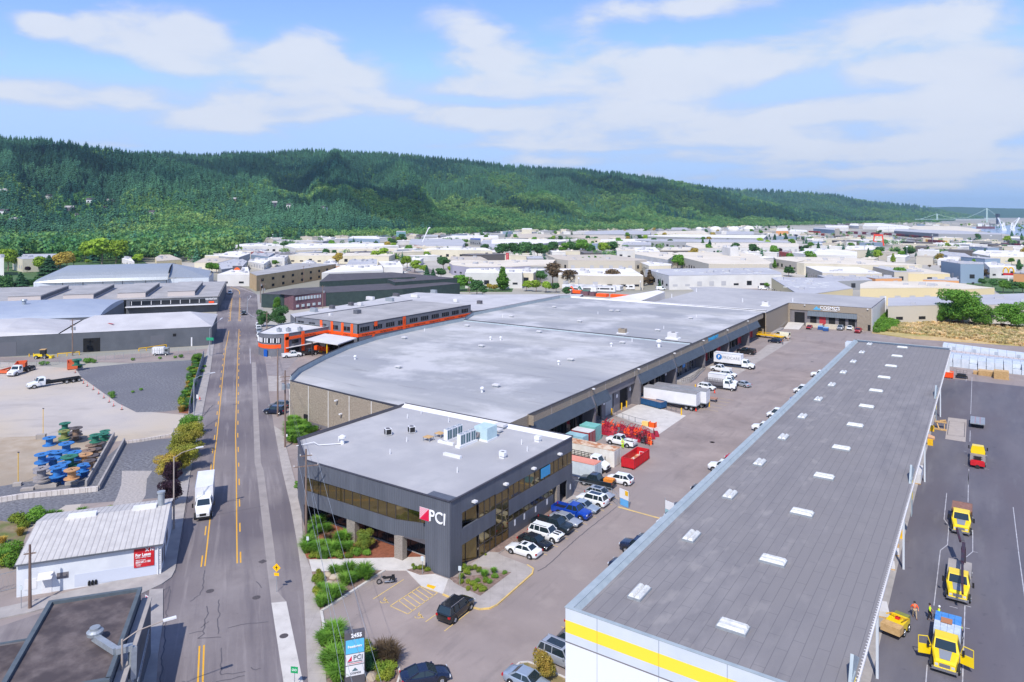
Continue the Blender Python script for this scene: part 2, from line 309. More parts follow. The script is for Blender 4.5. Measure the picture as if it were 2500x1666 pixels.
kerbed('pavement',[G(*p)for p in[(428,1393),(446,1281),(464,1160),(493,1018),(499,987),(513,912),(522,846),(526,790),(516,790),(508,846),(494,912),(470,1010),(474,1020),(452,1100),(436,1160),(424,1230),(402,1300),(396,1398),(250,1428),(40,1478),(-60,1500),(-60,1532),(0,1513),(75,1497),(230,1452),(345,1452),(395,1428),(418,1412)]],M['conc_d'])
kerbed('pavement',[G(*p)for p in[(365,1442),(398,1440),(398,1520),(386,1600),(378,1720),(330,1720),(345,1600)]],M['conc_d'])
kerbed('pavement',[G(*p)for p in[(765,1740),(752,1666),(741.5,1448),(726.7,1334),(708.6,1232),(688.9,1150),(668.6,1041),(697.6,1060),(698,1090),(713.5,1150),(735,1232),(741.5,1347),(761,1397),(781,1492),(797,1666),(806,1740)]],M['conc'],.12)
kerbed('pavement',[G(*p)for p in[(640,823),(632,780),(629,743),(627,720),(634,720),(640,743),(650,790),(655,823),(662,878),(655,872),(643,849)]],M['conc_d'],.12)
st=MB().sheet([G(*p)for p in[(614.3,885),(621.5,1130),(626.3,1150),(649.4,1364),(662.5,1472.5),(692,1666),(704,1740),(760,1740),(739.9,1666),(698.7,1469),(679,1446),(670.7,1350),(644,1150),(637,1130),(624.4,885)]],.010);struct('road',st,mat('shoulder_concrete',rgb(142,135,132),rgb(158,150,146),.4,.9,det=8),None)
struct('path',MB().sheet([G(*p)for p in[(662.5,1472.5),(692,1666),(704,1740),(757,1740),(739.9,1666),(699,1469)]],.014),M['conc_w'])
struct('driveway',MB().sheet([at('F',*p)for p in[(190,830),(195,960),(305,960),(305,830)]],.012),M['conc'])
struct('driveway',MB().sheet([at('F',*p)for p in[(152,590),(188,826),(306,826),(420,700),(560,560),(300,640),(200,660)]],.009),mat('drive_grey',rgb(132,124,124),rgb(150,142,140),.4,.9))
def stripe(mb,pts,w,z=.016,seg=None,off=0):
 pts=[Vector((p[0],p[1],0))for p in pts]
 L=[];
 for i in range(len(pts)-1):
  n=max(1,int((pts[i+1]-pts[i]).length/1.0));L+=[pts[i].lerp(pts[i+1],k/n)for k in range(n)]
 L.append(pts[-1]);d=0
 for i in range(len(L)-1):
  a,b=L[i],L[i+1];t=(b-a).normalized();nrm=Vector((-t.y,t.x,0));l=(b-a).length
  if seg is None or((d%seg[1])<seg[0]):
   o=nrm*off;q=nrm*w/2;mb.add([(*(a+o-q).xy,z),(*(b+o-q).xy,z),(*(b+o+q).xy,z),(*(a+o+q).xy,z)],[(0,1,2,3)])
  d+=l
YL=[G(*p)for p in[(500,1383),(506,1330),(512.5,1270),(516,1210),(523,1120),(530,1062),(540,960),(551,850)]]
YR=[G(*p)for p in[(579,1376),(578,1300),(577,1160),(575,1062),(578,940),(580,871),(583.5,810)]]
YL2=[at('E',*p)for p in[(1957,295),(1966,180),(1975,100)]];YR2=[at('E',*p)for p in[(2033,295),(2036,200),(2040,95)]]
YL3=[G(*p)for p in[(551,850),(555,830),(559,808)]];YR3=[G(*p)for p in[(583.5,810),(583.6,804)]]
lp=MB()
for ln,sg in((YL,-1),(YR,1)):
 stripe(lp,ln,.16);stripe(lp,ln,.16,seg=(3,9),off=-.42*sg)
stripe(lp,YL3,.16);stripe(lp,YR3,.16)
for ln,sg in((YL2,-1),(YR2,1)):stripe(lp,ln,.2);stripe(lp,ln,.2,seg=(3,9),off=-.5*sg)
stripe(lp,[at('A',1475,1640),at('A',1468,1568),at('A',1480,1300)],.16,off=.0);stripe(lp,[at('A',1475,1640),at('A',1468,1568),at('A',1480,1300)],.16,off=-.42)
stripe(lp,[at('c1',*p)for p in[(498,995),(500,960),(470,930),(430,912),(370,895)]],.3)
struct('road_marking',lp,M['yellow'],None)
wp=MB()
stripe(wp,[at('c1',*p)for p in[(715,980),(620,945),(540,915),(440,885),(330,868)]],.3)
stripe(wp,[at('F',36,598),at('F',40,725)],.2)
stripe(wp,[at('F',*p)for p in[(45,155),(15,190),(12,290),(60,325),(140,345)]],.22)
struct('road_marking',wp,M['white_line'])
M['tar']=mat('tar',rgb(84,80,86),rgb(96,92,96),1,.8)
tp=MB()
cr=random.Random(3)
def crack(pts,w=.09,jit=.12,mb=None,z=.018):
 P=[]
 for i in range(len(pts)-1):
  a,b=pts[i],pts[i+1];n=max(2,int((b-a).length/.5))
  for k in range(n):q=a.lerp(b,k/n);P.append(Vector((q.x+cr.uniform(-jit,jit),q.y+cr.uniform(-jit,jit),0)))
 P.append(pts[-1]);stripe(mb or tp,P,w,z)
for pl_ in([(1520,740),(1500,880),(1480,920),(1410,970)],[(1525,1005),(1540,1060),(1510,1150),(1490,1165)],[(1550,1120),(1510,1140),(1505,1210),(1470,1240),(1640,1235)],[(1625,960),(1618,1210)],[(1640,1310),(1640,1515),(1820,1490)],[(1690,1165),(1800,1140),(1990,1120)],[(1600,1568),(1720,1540),(1815,1520)],[(1270,880),(1235,1060),(1190,1568)],[(1400,1210),(1500,1190)],[(1900,820),(1940,870)],[(1655,235),(1800,210)],[(1590,330),(1960,260)],[(1200,900),(1260,860),(1220,950)],[(1860,1460),(1900,1480),(1935,1465)],[(1410,0),(1380,300),(1340,560),(1300,760)]):
 crack(ats('A',pl_),.11)
for pl_ in([(1720,1210),(1850,1130)],[(1690,1250),(1700,1130),(1810,1010)],):crack(ats('E',pl_),.25,.2)
for pl_ in([(345,745),(400,715),(630,505),(930,265)],):crack(ats('C',pl_),.12,.06)
struct('road_marking',tp,M['tar'])
mh=MB()
for v,x,y in(('A',1558,892),('A',1902,940),('B',283,1225),('Q',2055,1325),('H',832,540),('H',112,1118)):
 p=at(v,x,y);mh.lathe([(0,.022),(.42,.022),(.46,.012)],(p.x,p.y,0),18)
p=at('A',1948,673);mh.box(p.x-.4,p.x+.4,p.y-.4,p.y+.4,.0,.022)
struct('manhole',mh,mat('cast_iron',rgb(92,84,84),rgb(70,66,68),9,.7))
struct('path',MB().prism(ats('B',[(470,660),(490,750),(1030,740),(1190,740),(1300,855),(1465,915),(1570,830),(1400,768),(1335,700),(1330,640)]),0,.06),M['conc_w'])
kerbed('pavement',[(-54.3,67.4),(-52.95,66.9),(-48.73,66.3),(-48.77,72.8),(-54.2,71.6),(-54.2,98.3),(-52.9,98.3),(-52.9,75.9),(-51.9,75.7),(-48.2,75.4),(-47.1,75.0),(-46.6,74.0),(-46.2,65.9),(-46.45,64.9),(-47.2,64.2),(-48.1,64.0),(-52.6,64.3)],M['conc'],.13)
kb=MB();KP=[(-52.6,64.25),(-48.1,63.92),(-47.15,64.12),(-46.37,64.85),(-46.1,65.9),(-46.5,74.0),(-47.02,75.08),(-48.2,75.5)]
for a,b in zip(KP,KP[1:]):kb.bar((*a,.075),(*b,.075),.17,.15)
struct('kerb',kb,M['pale_line'])
bl=MB()
for a,b in(((1172,806),(945,952)),((1297,855),(1072,1003)),((1072,1003),(1203,1063)),((1203,1063),(1423,905)),((1297,855),(1423,905)),((1420,1060),(1335,1120)),((1690,1020),(1473,1190))):stripe(bl,[at('B',*a),at('B',*b)],.12)
for k in range(1,7):
 t=k/7;a=at('B',1297,855).lerp(at('B',1072,1003),t);b=at('B',1423,905).lerp(at('B',1203,1063),min(1,t));a2=at('B',1297,855).lerp(at('B',1072,1003),max(0,t-.12));stripe(bl,[a2,b],.12)
for k in range(9):y=79.24+2.7466*k;stripe(bl,[(-52.8,y),(-47.5,y)],.1)
for k in range(4):y=66.3-2.74*k;stripe(bl,[(-33.0,y),(-38.0,y)],.1)
stripe(bl,[at('C',940,268),at('C',1255,355)],.35)
for k in range(5):stripe(bl,[(-55.0,158.5+2.9*k),(-50.5,158.5+2.9*k)],.1)
def wheelchair(c,s,rot):
 P=[];n=14
 for k in range(n+1):a=R(-70)+R(250)*k/n;P.append((math.cos(a)*.34-.05,-math.sin(a)*.34-.15))
 for seg in(P,[(-.1,.5),(-.08,.0),(.28,-.02),(.45,-.42),(.6,-.36)],[(-.1,.25),(.22,.22)],[(-.14,.62),(-.02,.62)]):
  q=[]
  for x,y in seg:x*=s;y*=s;q.append((c.x+x*math.cos(rot)-y*math.sin(rot),c.y+x*math.sin(rot)+y*math.cos(rot)))
  stripe(bl,q,.11*s)
wheelchair(at('B',1028,963),1.05,R(30));wheelchair(at('B',1285,1075),1.05,R(30))
struct('road_marking',bl,M['pale_line'])
tm=MB().prism(ats('B',[(1350,845),(1412,862),(1392,882),(1340,862)]),.05,.075);struct('tactile_paving',tm,M['yellow2'])
def bed(pts,m,z=.1):struct('planting_bed',MB().prism(pts,0,z),m)
bed(ats('B',[(430,640),(475,655),(1330,640),(1325,600),(820,440),(525,345),(440,480)]),M['mulch'],.1)
bed(ats('B',[(490,752),(1030,742),(560,1045),(580,1180),(690,1230),(760,1300),(870,1300),(1060,1410),(1150,1500),(1130,1680),(640,1680),(590,1500),(560,1200),(530,1000)]),M['bark'],.1)
bed(ats('B',[(1195,740),(1290,775),(1400,768),(1335,702)]),M['bark'],.11)
bed([(-54.2,67.6),(-48.77,72.78),(-48.73,66.3),(-52.96,66.9)],M['bark'],.16)
bed([(-54.2,75.6),(-54.2,91.5),(-52.95,91.5),(-52.95,76.2)],M['bark'],.15)
kc=MB();KB=[at('B',*p)for p in[(1030,742),(560,1045),(582,1180),(735,1245),(760,1262)]]
for a,b in zip(KB,KB[1:]):kc.bar((a.x,a.y,.08),(b.x,b.y,.08),.3,.16)
KB=[at('B',*p)for p in[(1060,1412),(1110,1432),(1138,1475),(1145,1520),(1125,1580),(1090,1640)]]
for a,b in zip(KB,KB[1:]):kc.bar((a.x,a.y,.08),(b.x,b.y,.08),.2,.16)
KB=[at('C',*p)for p in[(150,1600),(145,1520),(165,1470),(210,1430),(270,1425),(360,1455),(550,1545)]]
for a,b in zip(KB,KB[1:]):kc.bar((a.x,a.y,.08),(b.x,b.y,.08),.2,.16)
struct('kerb',kc,M['conc_w'])
bed(ats('C',[(150,1600),(145,1520),(165,1470),(210,1430),(270,1425),(360,1455),(550,1545),(560,1600)]),mat('dry_bed',rgb(150,130,96),rgb(120,112,70),1.5,.95),.1)
bed(ats('F',[(345,1400),(345,1180),(420,1195),(640,1280),(700,1330),(440,1420)]),M['bark'],.1)
struct('yard',MB().sheet([(-11,40),(70,40),(70,225),(-11,225)],.006),M['yard'])
struct('yard',MB().prism([(-12.2,59),(-9.15,59),(-9.6,110),(-9.75,182),(-12.2,182)],0,.05),M['conc_d'])
struct('yard',MB().prism([(-68,142.2),(-67.6,155.3),(-55.2,151),(-55.0,135.4),(-59.5,138.8)],0,.06),M['conc_w'])
struct('yard',MB().sheet([(-68,203),(-57.6,194.4),(-57.5,206),(-57.6,263),(-62.4,249),(-61.1,226.5),(-68,212)],.007),M['conc'])
yl=MB()
for a,b in(((1412,0),(1408,235)),((1250,165),(1230,360)),((1230,360),(1266,405)),((1266,405),(1255,550)),((1255,550),(1203,590)),((1203,590),(1155,1000)),((1105,1440),(1090,1640)),((1443,440),(1443,600)),((1443,600),(1395,640)),((1443,600),(1480,606)),((1385,1000),(1365,1640)),((1743,270),(1785,620)),((1785,620),(1835,980)),((1350,1160),(1420,1172)),((1390,1000),(1432,1012)),((1270,1005),(1330,1020))):stripe(yl,[at('D',*a),at('D',*b)],.1)
for a,b in(((905,270),(888,740)),((882,950),(878,1090)),((865,1440),(855,1640)),((800,1212),(835,1222)),((1070,1265),(1105,1275)),((803,1385),(838,1395)),((1070,1438),(1122,1446)),((410,655),(460,672)),((520,285),(830,322)),((830,322),(828,280))):stripe(yl,[at('j5',*a),at('j5',*b)],.1)
struct('road_marking',yl,M['white_line'])
wb=MB().prism(ats('j5',[(600,783),(838,812),(822,1096),(563,1057)]),0,.05);struct('yard',wb,mat('slab_tan',rgb(166,156,150),rgb(178,168,160),1,.9))
wb=MB()
for a,b in(((615,830),(815,850)),((815,850),(805,1035)),((805,1035),(590,1005)),((590,1005),(615,830))):stripe(wb,[at('j5',*a),at('j5',*b)],.12,.055)
struct('road_marking',wb,M['tar'])
struct('yard',MB().sheet([G(*p)for p in[(-400,1010),(-100,900),(0,884),(187,902),(205,900),(330,1003),(470,1015),(455,1070),(426,1062),(400,1064),(270,1080),(170,1290),(0,1290),(-300,1300)]],.003),M['dirt'])
struct('yard',MB().sheet([G(*p)for p in[(-300,1085),(0,1068),(200,1062),(282,1068),(208,1196),(0,1222),(-300,1250)]],.009),M['sand'])
struct('gravel',MB().sheet(ats('E',[(650,705),(740,690),(1100,655),(1650,625),(1640,700),(1560,1040),(1400,1065),(1160,1070),(1000,990),(830,870),(690,770)]),.010),M['gravel'])
struct('gravel',MB().sheet(ats('E',[(1060,1320),(1480,1290),(1440,1440),(1400,1600),(1340,1800),(560,1860),(0,2200),(-400,2300),(-400,2000),(0,1700),(770,1570)]),.010),M['gravel'])
struct('gravel',MB().sheet(ats('A',[(905,0),(1130,0),(1090,60),(1080,180),(1040,250),(940,262),(830,265),(870,190),(900,100)]),.014),mat('pale_gravel',rgb(152,146,142),rgb(182,174,168),3,.95,det=9))
struct('yard',MB().sheet(ats('E',[(-600,640),(0,598),(700,600),(1600,545),(1790,525),(1760,560),(1650,618),(1100,650),(700,640),(0,640),(-600,700)]),.010),M['asphalt'])
struct('gravel',MB().sheet(ats('A',[(-300,420),(0,370),(220,400),(115,700),(0,730),(-300,800)]),.016),mat('weedy_dirt',rgb(120,104,84),rgb(150,134,108),1.2,.95,det=9,c3=rgb(92,104,50),scale3=.3))
mulchstrip=MB().sheet(ats('E',[(1520,1075),(1600,1082),(1612,1000),(1700,600),(1640,600),(1560,1000)]),.016);struct('planting_bed',mulchstrip,M['mulch'])
struct('field',MB().prism(ats('H',[(1260,335),(1300,250),(1380,215),(1500,235),(1750,235),(2353,290),(2800,330),(2800,480),(2353,430),(1540,375)]),0,.25),M['dry'])
M['roofA']=mat('membrane_roof',rgb(170,169,170),rgb(181,179,179),.35,.9,det=8,c3=rgb(162,161,163),scale3=.06)
lines_on(M['roofA'],(3.05,60),rgb(152,152,155),.035,strength=.35)
M['roofB']=mat('weathered_membrane',rgb(154,155,156),rgb(184,182,180),.07,.85,det=12,stretch=(.45,1.7,1),c3=rgb(152,153,157),scale3=.03)
lines_on(M['roofB'],(3.05,60),rgb(142,142,147),.04,strength=.3)
stains(M['roofA'],.5,rgb(160,160,164),.56,.72,.45);stains(M['roofB'],.35,rgb(118,116,116),.58,.76,.6,(.22,1.6,1));stains(M['roofB'],.05,rgb(206,204,204),.5,.62,.6);stains(M['roofB'],1.2,rgb(120,118,116),.64,.76,.5)
M['roofW']=mat('white_membrane',rgb(214,212,214),rgb(200,198,198),.2,.8,det=7)
M['flash']=mat('parapet_flashing',rgb(150,162,168),rgb(164,175,180),.8,.6)
M['trim']=mat('dark_trim',rgb(62,58,62),rough=.5)
M['tan']=mat('exposed_aggregate',rgb(128,116,102),rgb(166,154,138),5,.95,det=8,bump=.02,bscale=14)
M['grey_p']=mat('warm_grey_paint',rgb(110,106,110),rgb(120,116,120),.5,.8)
M['grey_d']=mat('dark_grey_paint',rgb(84,82,88),rgb(92,90,96),.5,.75)
M['clad']=stripes_on(mat('dark_ribbed_cladding',rgb(88,92,102),rgb(98,102,112),.8,.5,stretch=(1,1,.1)),0,.3,.03,(.02,.02,.025),.5)
M['cladY']=stripes_on(mat('dark_ribbed_cladding_side',rgb(88,92,102),rgb(98,102,112),.8,.5,stretch=(1,1,.1)),1,.3,.03,(.02,.02,.025),.5)
M['awn']=stripes_on(mat('standing_seam_awning',rgb(66,74,84),rgb(76,84,94),.6,.45),1,.5,.05,(.015,.018,.02),.6,duty=.3)
M['awnX']=stripes_on(mat('standing_seam_awning_x',rgb(78,90,100),rgb(88,98,108),.6,.45),0,.6,.05,(.02,.02,.03),.6,duty=.3)
M['sill']=mat('pale_sill',rgb(168,166,164),rough=.6)
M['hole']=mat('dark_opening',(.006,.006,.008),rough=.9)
M['pebble']=mat('aggregate_column',rgb(128,118,110),rgb(160,150,140),6,.95,det=8)
M['white_letter']=mat('white_lettering',rgb(238,238,240),rough=.4)
OX0,OX1,OY0,OY1,OZ=-89.35,-54.2,67.6,98.1,9.3
off=thing('office_building','two-storey dark ribbed-metal office building with bronze window bands on the street corner','office building',(-54.2,67.6,0))
O=Vector((-54.2,67.6,0))
def lo(mb,name,m,parent=off,smooth=False,org=O):
 mb.v=[(x-org.x,y-org.y,z-org.z)for x,y,z in mb.v];return mb.obj(name,m,parent,smooth)
foot=[(OX0,73.7),(-80.6,67.75),(-63.2,67.6),(-58.15,67.6),(-54.2,67.6),(-54.2,98.1),(OX0,98.1)]
rf=MB().sheet([(OX0+.3,73.85),(-80.5,68.05),(-54.5,67.9),(-54.5,97.0),(OX0+.3,97.0)],8.95)
lo(rf,'roof',M['roofA'])
pw=MB()
PP=[(OX0,73.7),(-80.6,67.75),(-54.2,67.6),(-54.2,98.1)]
for a,b in zip(PP,PP[1:]):pw.bar((a[0],a[1],9.3),(b[0],b[1],9.3),.34,.06)
pw.bar((OX0,73.7,9.3),(OX0,98,9.3),.34,.06);lo(pw,'parapet_cap',M['trim'])
up=MB().add([(OX0,96.9,8.96),(-54.3,96.9,8.96),(-54.3,98.0,9.36),(OX0,98.0,9.36),(OX0,98.2,9.36),(-54.3,98.2,9.36)],[(0,1,2,3),(3,2,5,4)]);lo(up,'parapet',M['white'])
f=MB();fy=67.6
f.box(-80.6,-58.15,fy,fy+.25,6.95,9.27);f.box(-80.6,-63.2,fy,fy+.25,3.02,5.02)
f.add([(-63.2,fy,3.02),(-58.15,69.1,3.02),(-58.15,69.1,5.02),(-63.2,fy,5.02),(-63.2,fy+.3,3.02),(-58.15,69.4,3.02),(-58.15,69.4,5.02),(-63.2,fy+.3,5.02)],[(0,1,2,3),(3,2,6,7),(4,7,6,5),(0,4,5,1)])
f.box(-58.15,-54.22,fy-.02,fy+1.6,0,9.27)
f.add([(OX0,73.7,0),(-80.6,67.62,0),(-80.6,67.62,9.27),(OX0,73.7,9.27)],[(0,1,2,3)])
lo(f,'wall',M['clad'])
sf=MB().box(-80.5,-58.2,67.8,70.4,3.0,3.02).box(-63.2,-58.2,67.65,69.3,6.9,6.95);lo(sf,'soffit',M['grey_d'])
e=MB();ex=-54.2
e.box(ex-.3,ex,67.62,69.95,0,9.27);e.box(ex-.25,ex,69.95,98.0,7.15,9.27)
e.box(ex-.25,ex,69.95,77.2,3.15,5.15);e.box(ex-.25,ex,77.2,98.1,3.75,5.0)if False else None
e.box(ex-.25,ex,80.22,98.0,3.1,5.2);e.box(ex-.25,ex,80.22,92.2,.15,2.2);e.box(ex-.25,ex,77.2,80.22,7.0,7.15)
e.box(ex-.25,ex,96.4,98.0,0,3.1);e.box(-57.2,-57.0,92.2,96.4,0,3.2)
lo(e,'wall',M['cladY'])
bk=MB().box(OX0,OX0+.25,73.7,98,0,9.27).box(OX0,ex-.3,97.8,98.1,0,8.4);lo(bk,'wall',M['grey_d'])
def win_strip(name,x0,x1,y0,y1,z0,z1,n,parent,org,m=None,fr=.07,rows=1,mf=None):
 """glazed strip along a wall; panes in one mesh with mullions as a sub-part"""
 a=Vector((x0,y0,0));b=Vector((x1,y1,0));t=(b-a).normalized();nr=Vector((t.y,-t.x,0))
 gl=MB().add([(*a.xy,z0),(*b.xy,z0),(*b.xy,z1),(*a.xy,z1)],[(0,1,2,3)]);gl.v=[(x-org.x,y-org.y,z-org.z)for x,y,z in gl.v]
 w_=gl.obj('window',m or M['bronze'],parent);fm=MB()
 for k in range(n+1):q=a.lerp(b,k/n)+nr*.03;fm.bar((q.x,q.y,z0),(q.x,q.y,z1),fr,fr)
 for r_ in range(rows+1):z=z0+(z1-z0)*r_/rows;fm.bar((a.x+nr.x*.03,a.y+nr.y*.03,z),(b.x+nr.x*.03,b.y+nr.y*.03,z),fr*.9,fr*.9)
 fm.v=[(x-org.x,y-org.y,z-org.z)for x,y,z in fm.v];fm.obj('window_frame',mf or M['trim'],w_);return w_
win_strip('w',-80.5,-63.2,67.75,67.75,5.02,6.95,11,off,O)
win_strip('w',-63.2,-58.2,67.75,69.2,5.02,6.93,3,off,O)
win_strip('w',-81.0,-63.0,70.3,70.3,.12,3.0,9,off,O,M['dark_glass'])
win_strip('w',-63.0,-58.2,70.3,70.1,.12,3.0,3,off,O,M['dark_glass'])
win_strip('w',-55.6,-54.5,70.0,73.4,.15,3.15,2,off,O,M['bronze'])
win_strip('w',-55.6,-54.5,70.0,73.4,5.15,7.1,2,off,O,M['bronze'])
win_strip('w',ex-.1,ex-.1,73.45,77.2,5.15,7.1,3,off,O);win_strip('w',ex-.1,ex-.1,73.5,77.2,.15,3.15,3,off,O,rows=2)
win_strip('w',ex-.05,ex-.05,77.2,80.2,.15,7.0,2,off,O,rows=5)
win_strip('w',ex-.1,ex-.1,80.22,97.9,5.2,7.15,13,off,O);win_strip('w',ex-.1,ex-.1,80.22,92.2,2.2,3.1,9,off,O)
sl=MB().box(-81,-58.2,70.05,70.25,.0,.22);lo(sl,'sill',M['sill'])
for x0,x1 in((-72.1,-70.55),(-63.4,-62.0)):c_=MB().box(x0,x1,67.65,68.5,.05,3.05);lo(c_,'column',M['pebble'])
c_=MB().box(ex-.6,ex+.05,93.2,94.0,0,3.1);lo(c_,'column',M['pebble'])
d_=MB().box(ex-2.6,ex-2.5,92.4,93.2,.1,2.5);lo(d_,'door',M['dark_glass'])
for y in(81.6,84.0,87.0,90.2,97.2):dn=MB().box(ex,ex+.03,y,y+.32,1.3,2.1);lo(dn,'notice',M['white'])
for y in(71.9,78.9,86.0,93.4):
 lt=MB().box(ex,ex+.55,y,y+.6,7.75,7.98);lo(lt,'wall_light',M['white'])
bn=MB().box(ex,ex+.04,88.6,91.2,5.6,7.0);lo(bn,'banner',mat('blue_banner',rgb(60,150,200),rough=.5))
lg=MB();lx,lz,ls=-59.0,6.15,1.5;crim=mat('crimson_logo',rgb(214,20,70),rough=.4)
lg.add([(lx,67.52,lz),(lx+ls,67.52,lz),(lx+ls,67.52,lz+ls)],[(0,1,2)])
lg.add([(lx,67.56,lz),(lx+ls,67.56,lz),(lx+ls,67.56,lz+ls)],[(2,1,0)])
lo(lg,'logo',crim);ls2=MB()
for k in range(6):
 t0=k/6+.0;t1=t0+.1;ls2.add([(lx+ls*0,67.52,lz+ls*t0),(lx+ls*(1-t0),67.52,lz+ls),(lx+ls*(1-t1),67.52,lz+ls),(lx,67.52,lz+ls*t1)],[(0,1,2,3)])
lo(ls2,'logo',mat('pink_logo',rgb(236,140,160),rough=.4))
wl=MB().add([(lx-.03,67.545,lz-.03),(lx+ls+.03,67.545,lz-.03),(lx+ls+.03,67.545,lz+ls+.03),(lx-.03,67.545,lz+ls+.03)],[(0,1,2,3)]);lo(wl,'logo_plate',M['white'])
text('PCI',2.0,M['white_letter'],off,(lx+ls+1.35-O.x+.02,67.5-O.y,lz+ls/2),FACE_S,sx=.92,bold=.015,ext=.05)
def rel(p,z=8.95):return Vector((p.x,p.y,z))
def skid(label,x,y,rz,n):
 t=thing('condenser_unit',label,'rooftop unit',(x,y,8.95),rz,'white condensers on the office roof')
 MB().box(-.45,.45,-.3,n*1.25+.3,0,.35).obj('base',M['white'],t)
 for k in range(n):
  c=MB().box(-.36,.36,k*1.25,k*1.25+1.2,.36,2.0).obj('cabinet',M['white'],t);cc=MB().box(.36,.375,k*1.25+.12,k*1.25+.52,.5,1.85).box(.36,.375,k*1.25+.64,k*1.25+1.05,.5,1.85);cc.obj('coil',mat('coil',rgb(84,112,120),rough=.5)if 'coil' not in M else M['coil'],c)
  f_=MB().lathe([(0,0),(.28,0),(.3,-.02)],(0,k*1.25+.35,2.03),12).lathe([(0,0),(.28,0),(.3,-.02)],(0,k*1.25+.88,2.03),12);f_.obj('fan_grille',M['steel'],c)
M['coil']=mat('coil',rgb(84,112,120),rough=.5)
skid('rear bank of white condensers with blue-green coils on the office roof',-69.55,85.6,R(-2),3)
skid('front bank of white condensers with plain cabinet sides on the office roof',-66.35,84.8,R(-2),3)
t=thing('air_handler','pale blue-grey air handler box with sloped intake hood on the office roof','rooftop unit',(-65.4,90.3,8.95))
MB().box(-1.4,1.1,-1.0,1.6,.25,2.1).obj('cabinet',mat('pale_blue_unit',rgb(176,200,206),rgb(188,210,214),1,.5),t)
MB().add([(-1.38,-1.0,1.3),(-.3,-1.0,1.3),(-.3,-1.7,.7),(-1.38,-1.7,.7),(-1.38,-1.0,.5),(-.3,-1.0,.5)],[(0,1,2,3),(3,2,5,4),(0,3,4),(1,5,2)]).obj('intake_hood',M['grey_p'],t);MB().box(-1.5,1.2,-1.1,1.7,0,.25).obj('base',M['white'],t)
for i,(x,y,lab)in enumerate([(-79.6,83.5,'left of the two small dark-faced condensers on the office roof'),(-77.3,86.5,'right of the two small dark-faced condensers on the office roof')]):
 t=thing('condenser_unit',lab,'rooftop unit',(x,y,8.95),R(-30))
 MB().box(-.5,.5,-.5,.5,.1,1.05).obj('cabinet',M['white'],t);MB().box(.5,.51,-.42,.42,.18,.98).box(-.42,.42,-.51,-.5,.18,.98).obj('coil',M['black'],t);MB().lathe([(0,0),(.38,0),(.4,-.03)],(0,0,1.08),14).obj('fan_grille',M['grey_d'],t)
def timber_pad(v,x,y,lab,col=None):
 p=at(v,x,y,9.6);t=thing('equipment_stand',lab,'stand',(p.x,p.y,8.95));MB().box(-.65,.65,-.6,.6,.55,.63).obj('deck',col or M['timber'],t)
 for a in(-.6,.6):
  for b in(-.5,.5):MB().box(a-.05,a+.05,b-.05,b+.05,0,.55).obj('leg',M['steel'],t)
timber_pad('j7',360,515,'low stand with plywood top, left of the rooftop condensers')
timber_pad('j7',580,445,'low stand with plywood top nearest the rear condenser bank')
for v,x,y,L_,lab in(('j7',700,640,3.0,'white upstand block in front of the rear condenser bank'),('j7',820,885,3.1,'white upstand block in front of the front condenser bank')):
 p=at(v,x,y,9.1);t=thing('roof_curb',lab,'roof curb',(p.x,p.y,8.95));MB().box(-L_/2,L_/2,-.25,.25,0,.35).obj('curb',M['white'],t)
def vent(v,x,y,lab,z=8.95,kind='pipe',group=None,s=1.0):
 p=at(v,x,y,z)
 if kind=='pipe':
  o=MB().lathe([(.09*s,0),(.07*s,.55*s),(.045*s,.75*s),(0,.75*s)],(0,0,0),8).obj('vent_pipe',M['white']);tag(o,lab,'vent pipe',group)
  o.location=(p.x,p.y,z);return o
 if kind=='box':
  t=thing('roof_vent',lab,'roof vent',(p.x,p.y,z),0,group);MB().box(-.55*s,.55*s,-.4*s,.4*s,0,.35*s).obj('curb',M['steel'],t);MB().box(-.75*s,.75*s,-.55*s,.55*s,.35*s,.62*s).obj('cap',M['roofW'],t);return t
 if kind=='white':
  t=thing('roof_vent',lab,'roof vent',(p.x,p.y,z),0,group);MB().box(-.4*s,.4*s,-.35*s,.35*s,.0,.2*s).obj('curb',M['white'],t);MB().box(-.45*s,.45*s,-.35*s,.35*s,.3*s,.85*s).obj('hood',M['white'],t);return t
 if kind=='unit':
  t=thing('rooftop_unit',lab,'rooftop unit',(p.x,p.y,z),0,group);MB().box(-1.5*s,1.5*s,-1.1*s,1.1*s,0,.3*s).obj('curb',M['white'],t);MB().box(-1.1*s,1.1*s,-.8*s,.8*s,.3*s,1.5*s).obj('cabinet',M['tan']if s<1.05 else M['roofW'],t);MB().lathe([(0,0),(.5*s,0),(.5*s,-.05)],(0,0,1.56*s),12).obj('fan_grille',M['grey_d'],t);return t
 if kind=='turb':
  t=thing('roof_vent',lab,'roof vent',(p.x,p.y,z),0,group);MB().lathe([(.2*s,0),(.2*s,.5*s),(.0,.5*s)],n=10).obj('stack',M['white'],t);MB().lathe([(.2*s,.5*s),(.36*s,.62*s),(.36*s,.8*s),(.1*s,.95*s),(0,.95*s)],n=12).obj('cap',M['white'],t);return t
gp='thin white vent pipes on the office roof'
for x,y in((748,245),(2145,670),(913,1210),(2253,800),(222,85)):vent('j7',x,y,'thin white vent pipe standing on the pale grey office roof',group=gp)
for x,y in((1375,1190),(1370,1390),(1228,1495),(790,1385)):vent('F',x,y,'thin white vent pipe standing on the pale grey office roof',group=gp)
vent('j7',1785,930,'white hooded vent on the office roof, nearer the corner tower side',kind='white');vent('Q',270,1448,'white hooded vent nearest the front of the office roof',kind='white')
vent('Q',568,1318,'white hooded vent near the back right corner of the office roof',kind='white')
vent('j7',1750,360,'long low duct box behind the air handler',kind='box',s=1.2);vent('j7',1680,440,'square cowl vent right of the air handler',kind='box',s=1.0)
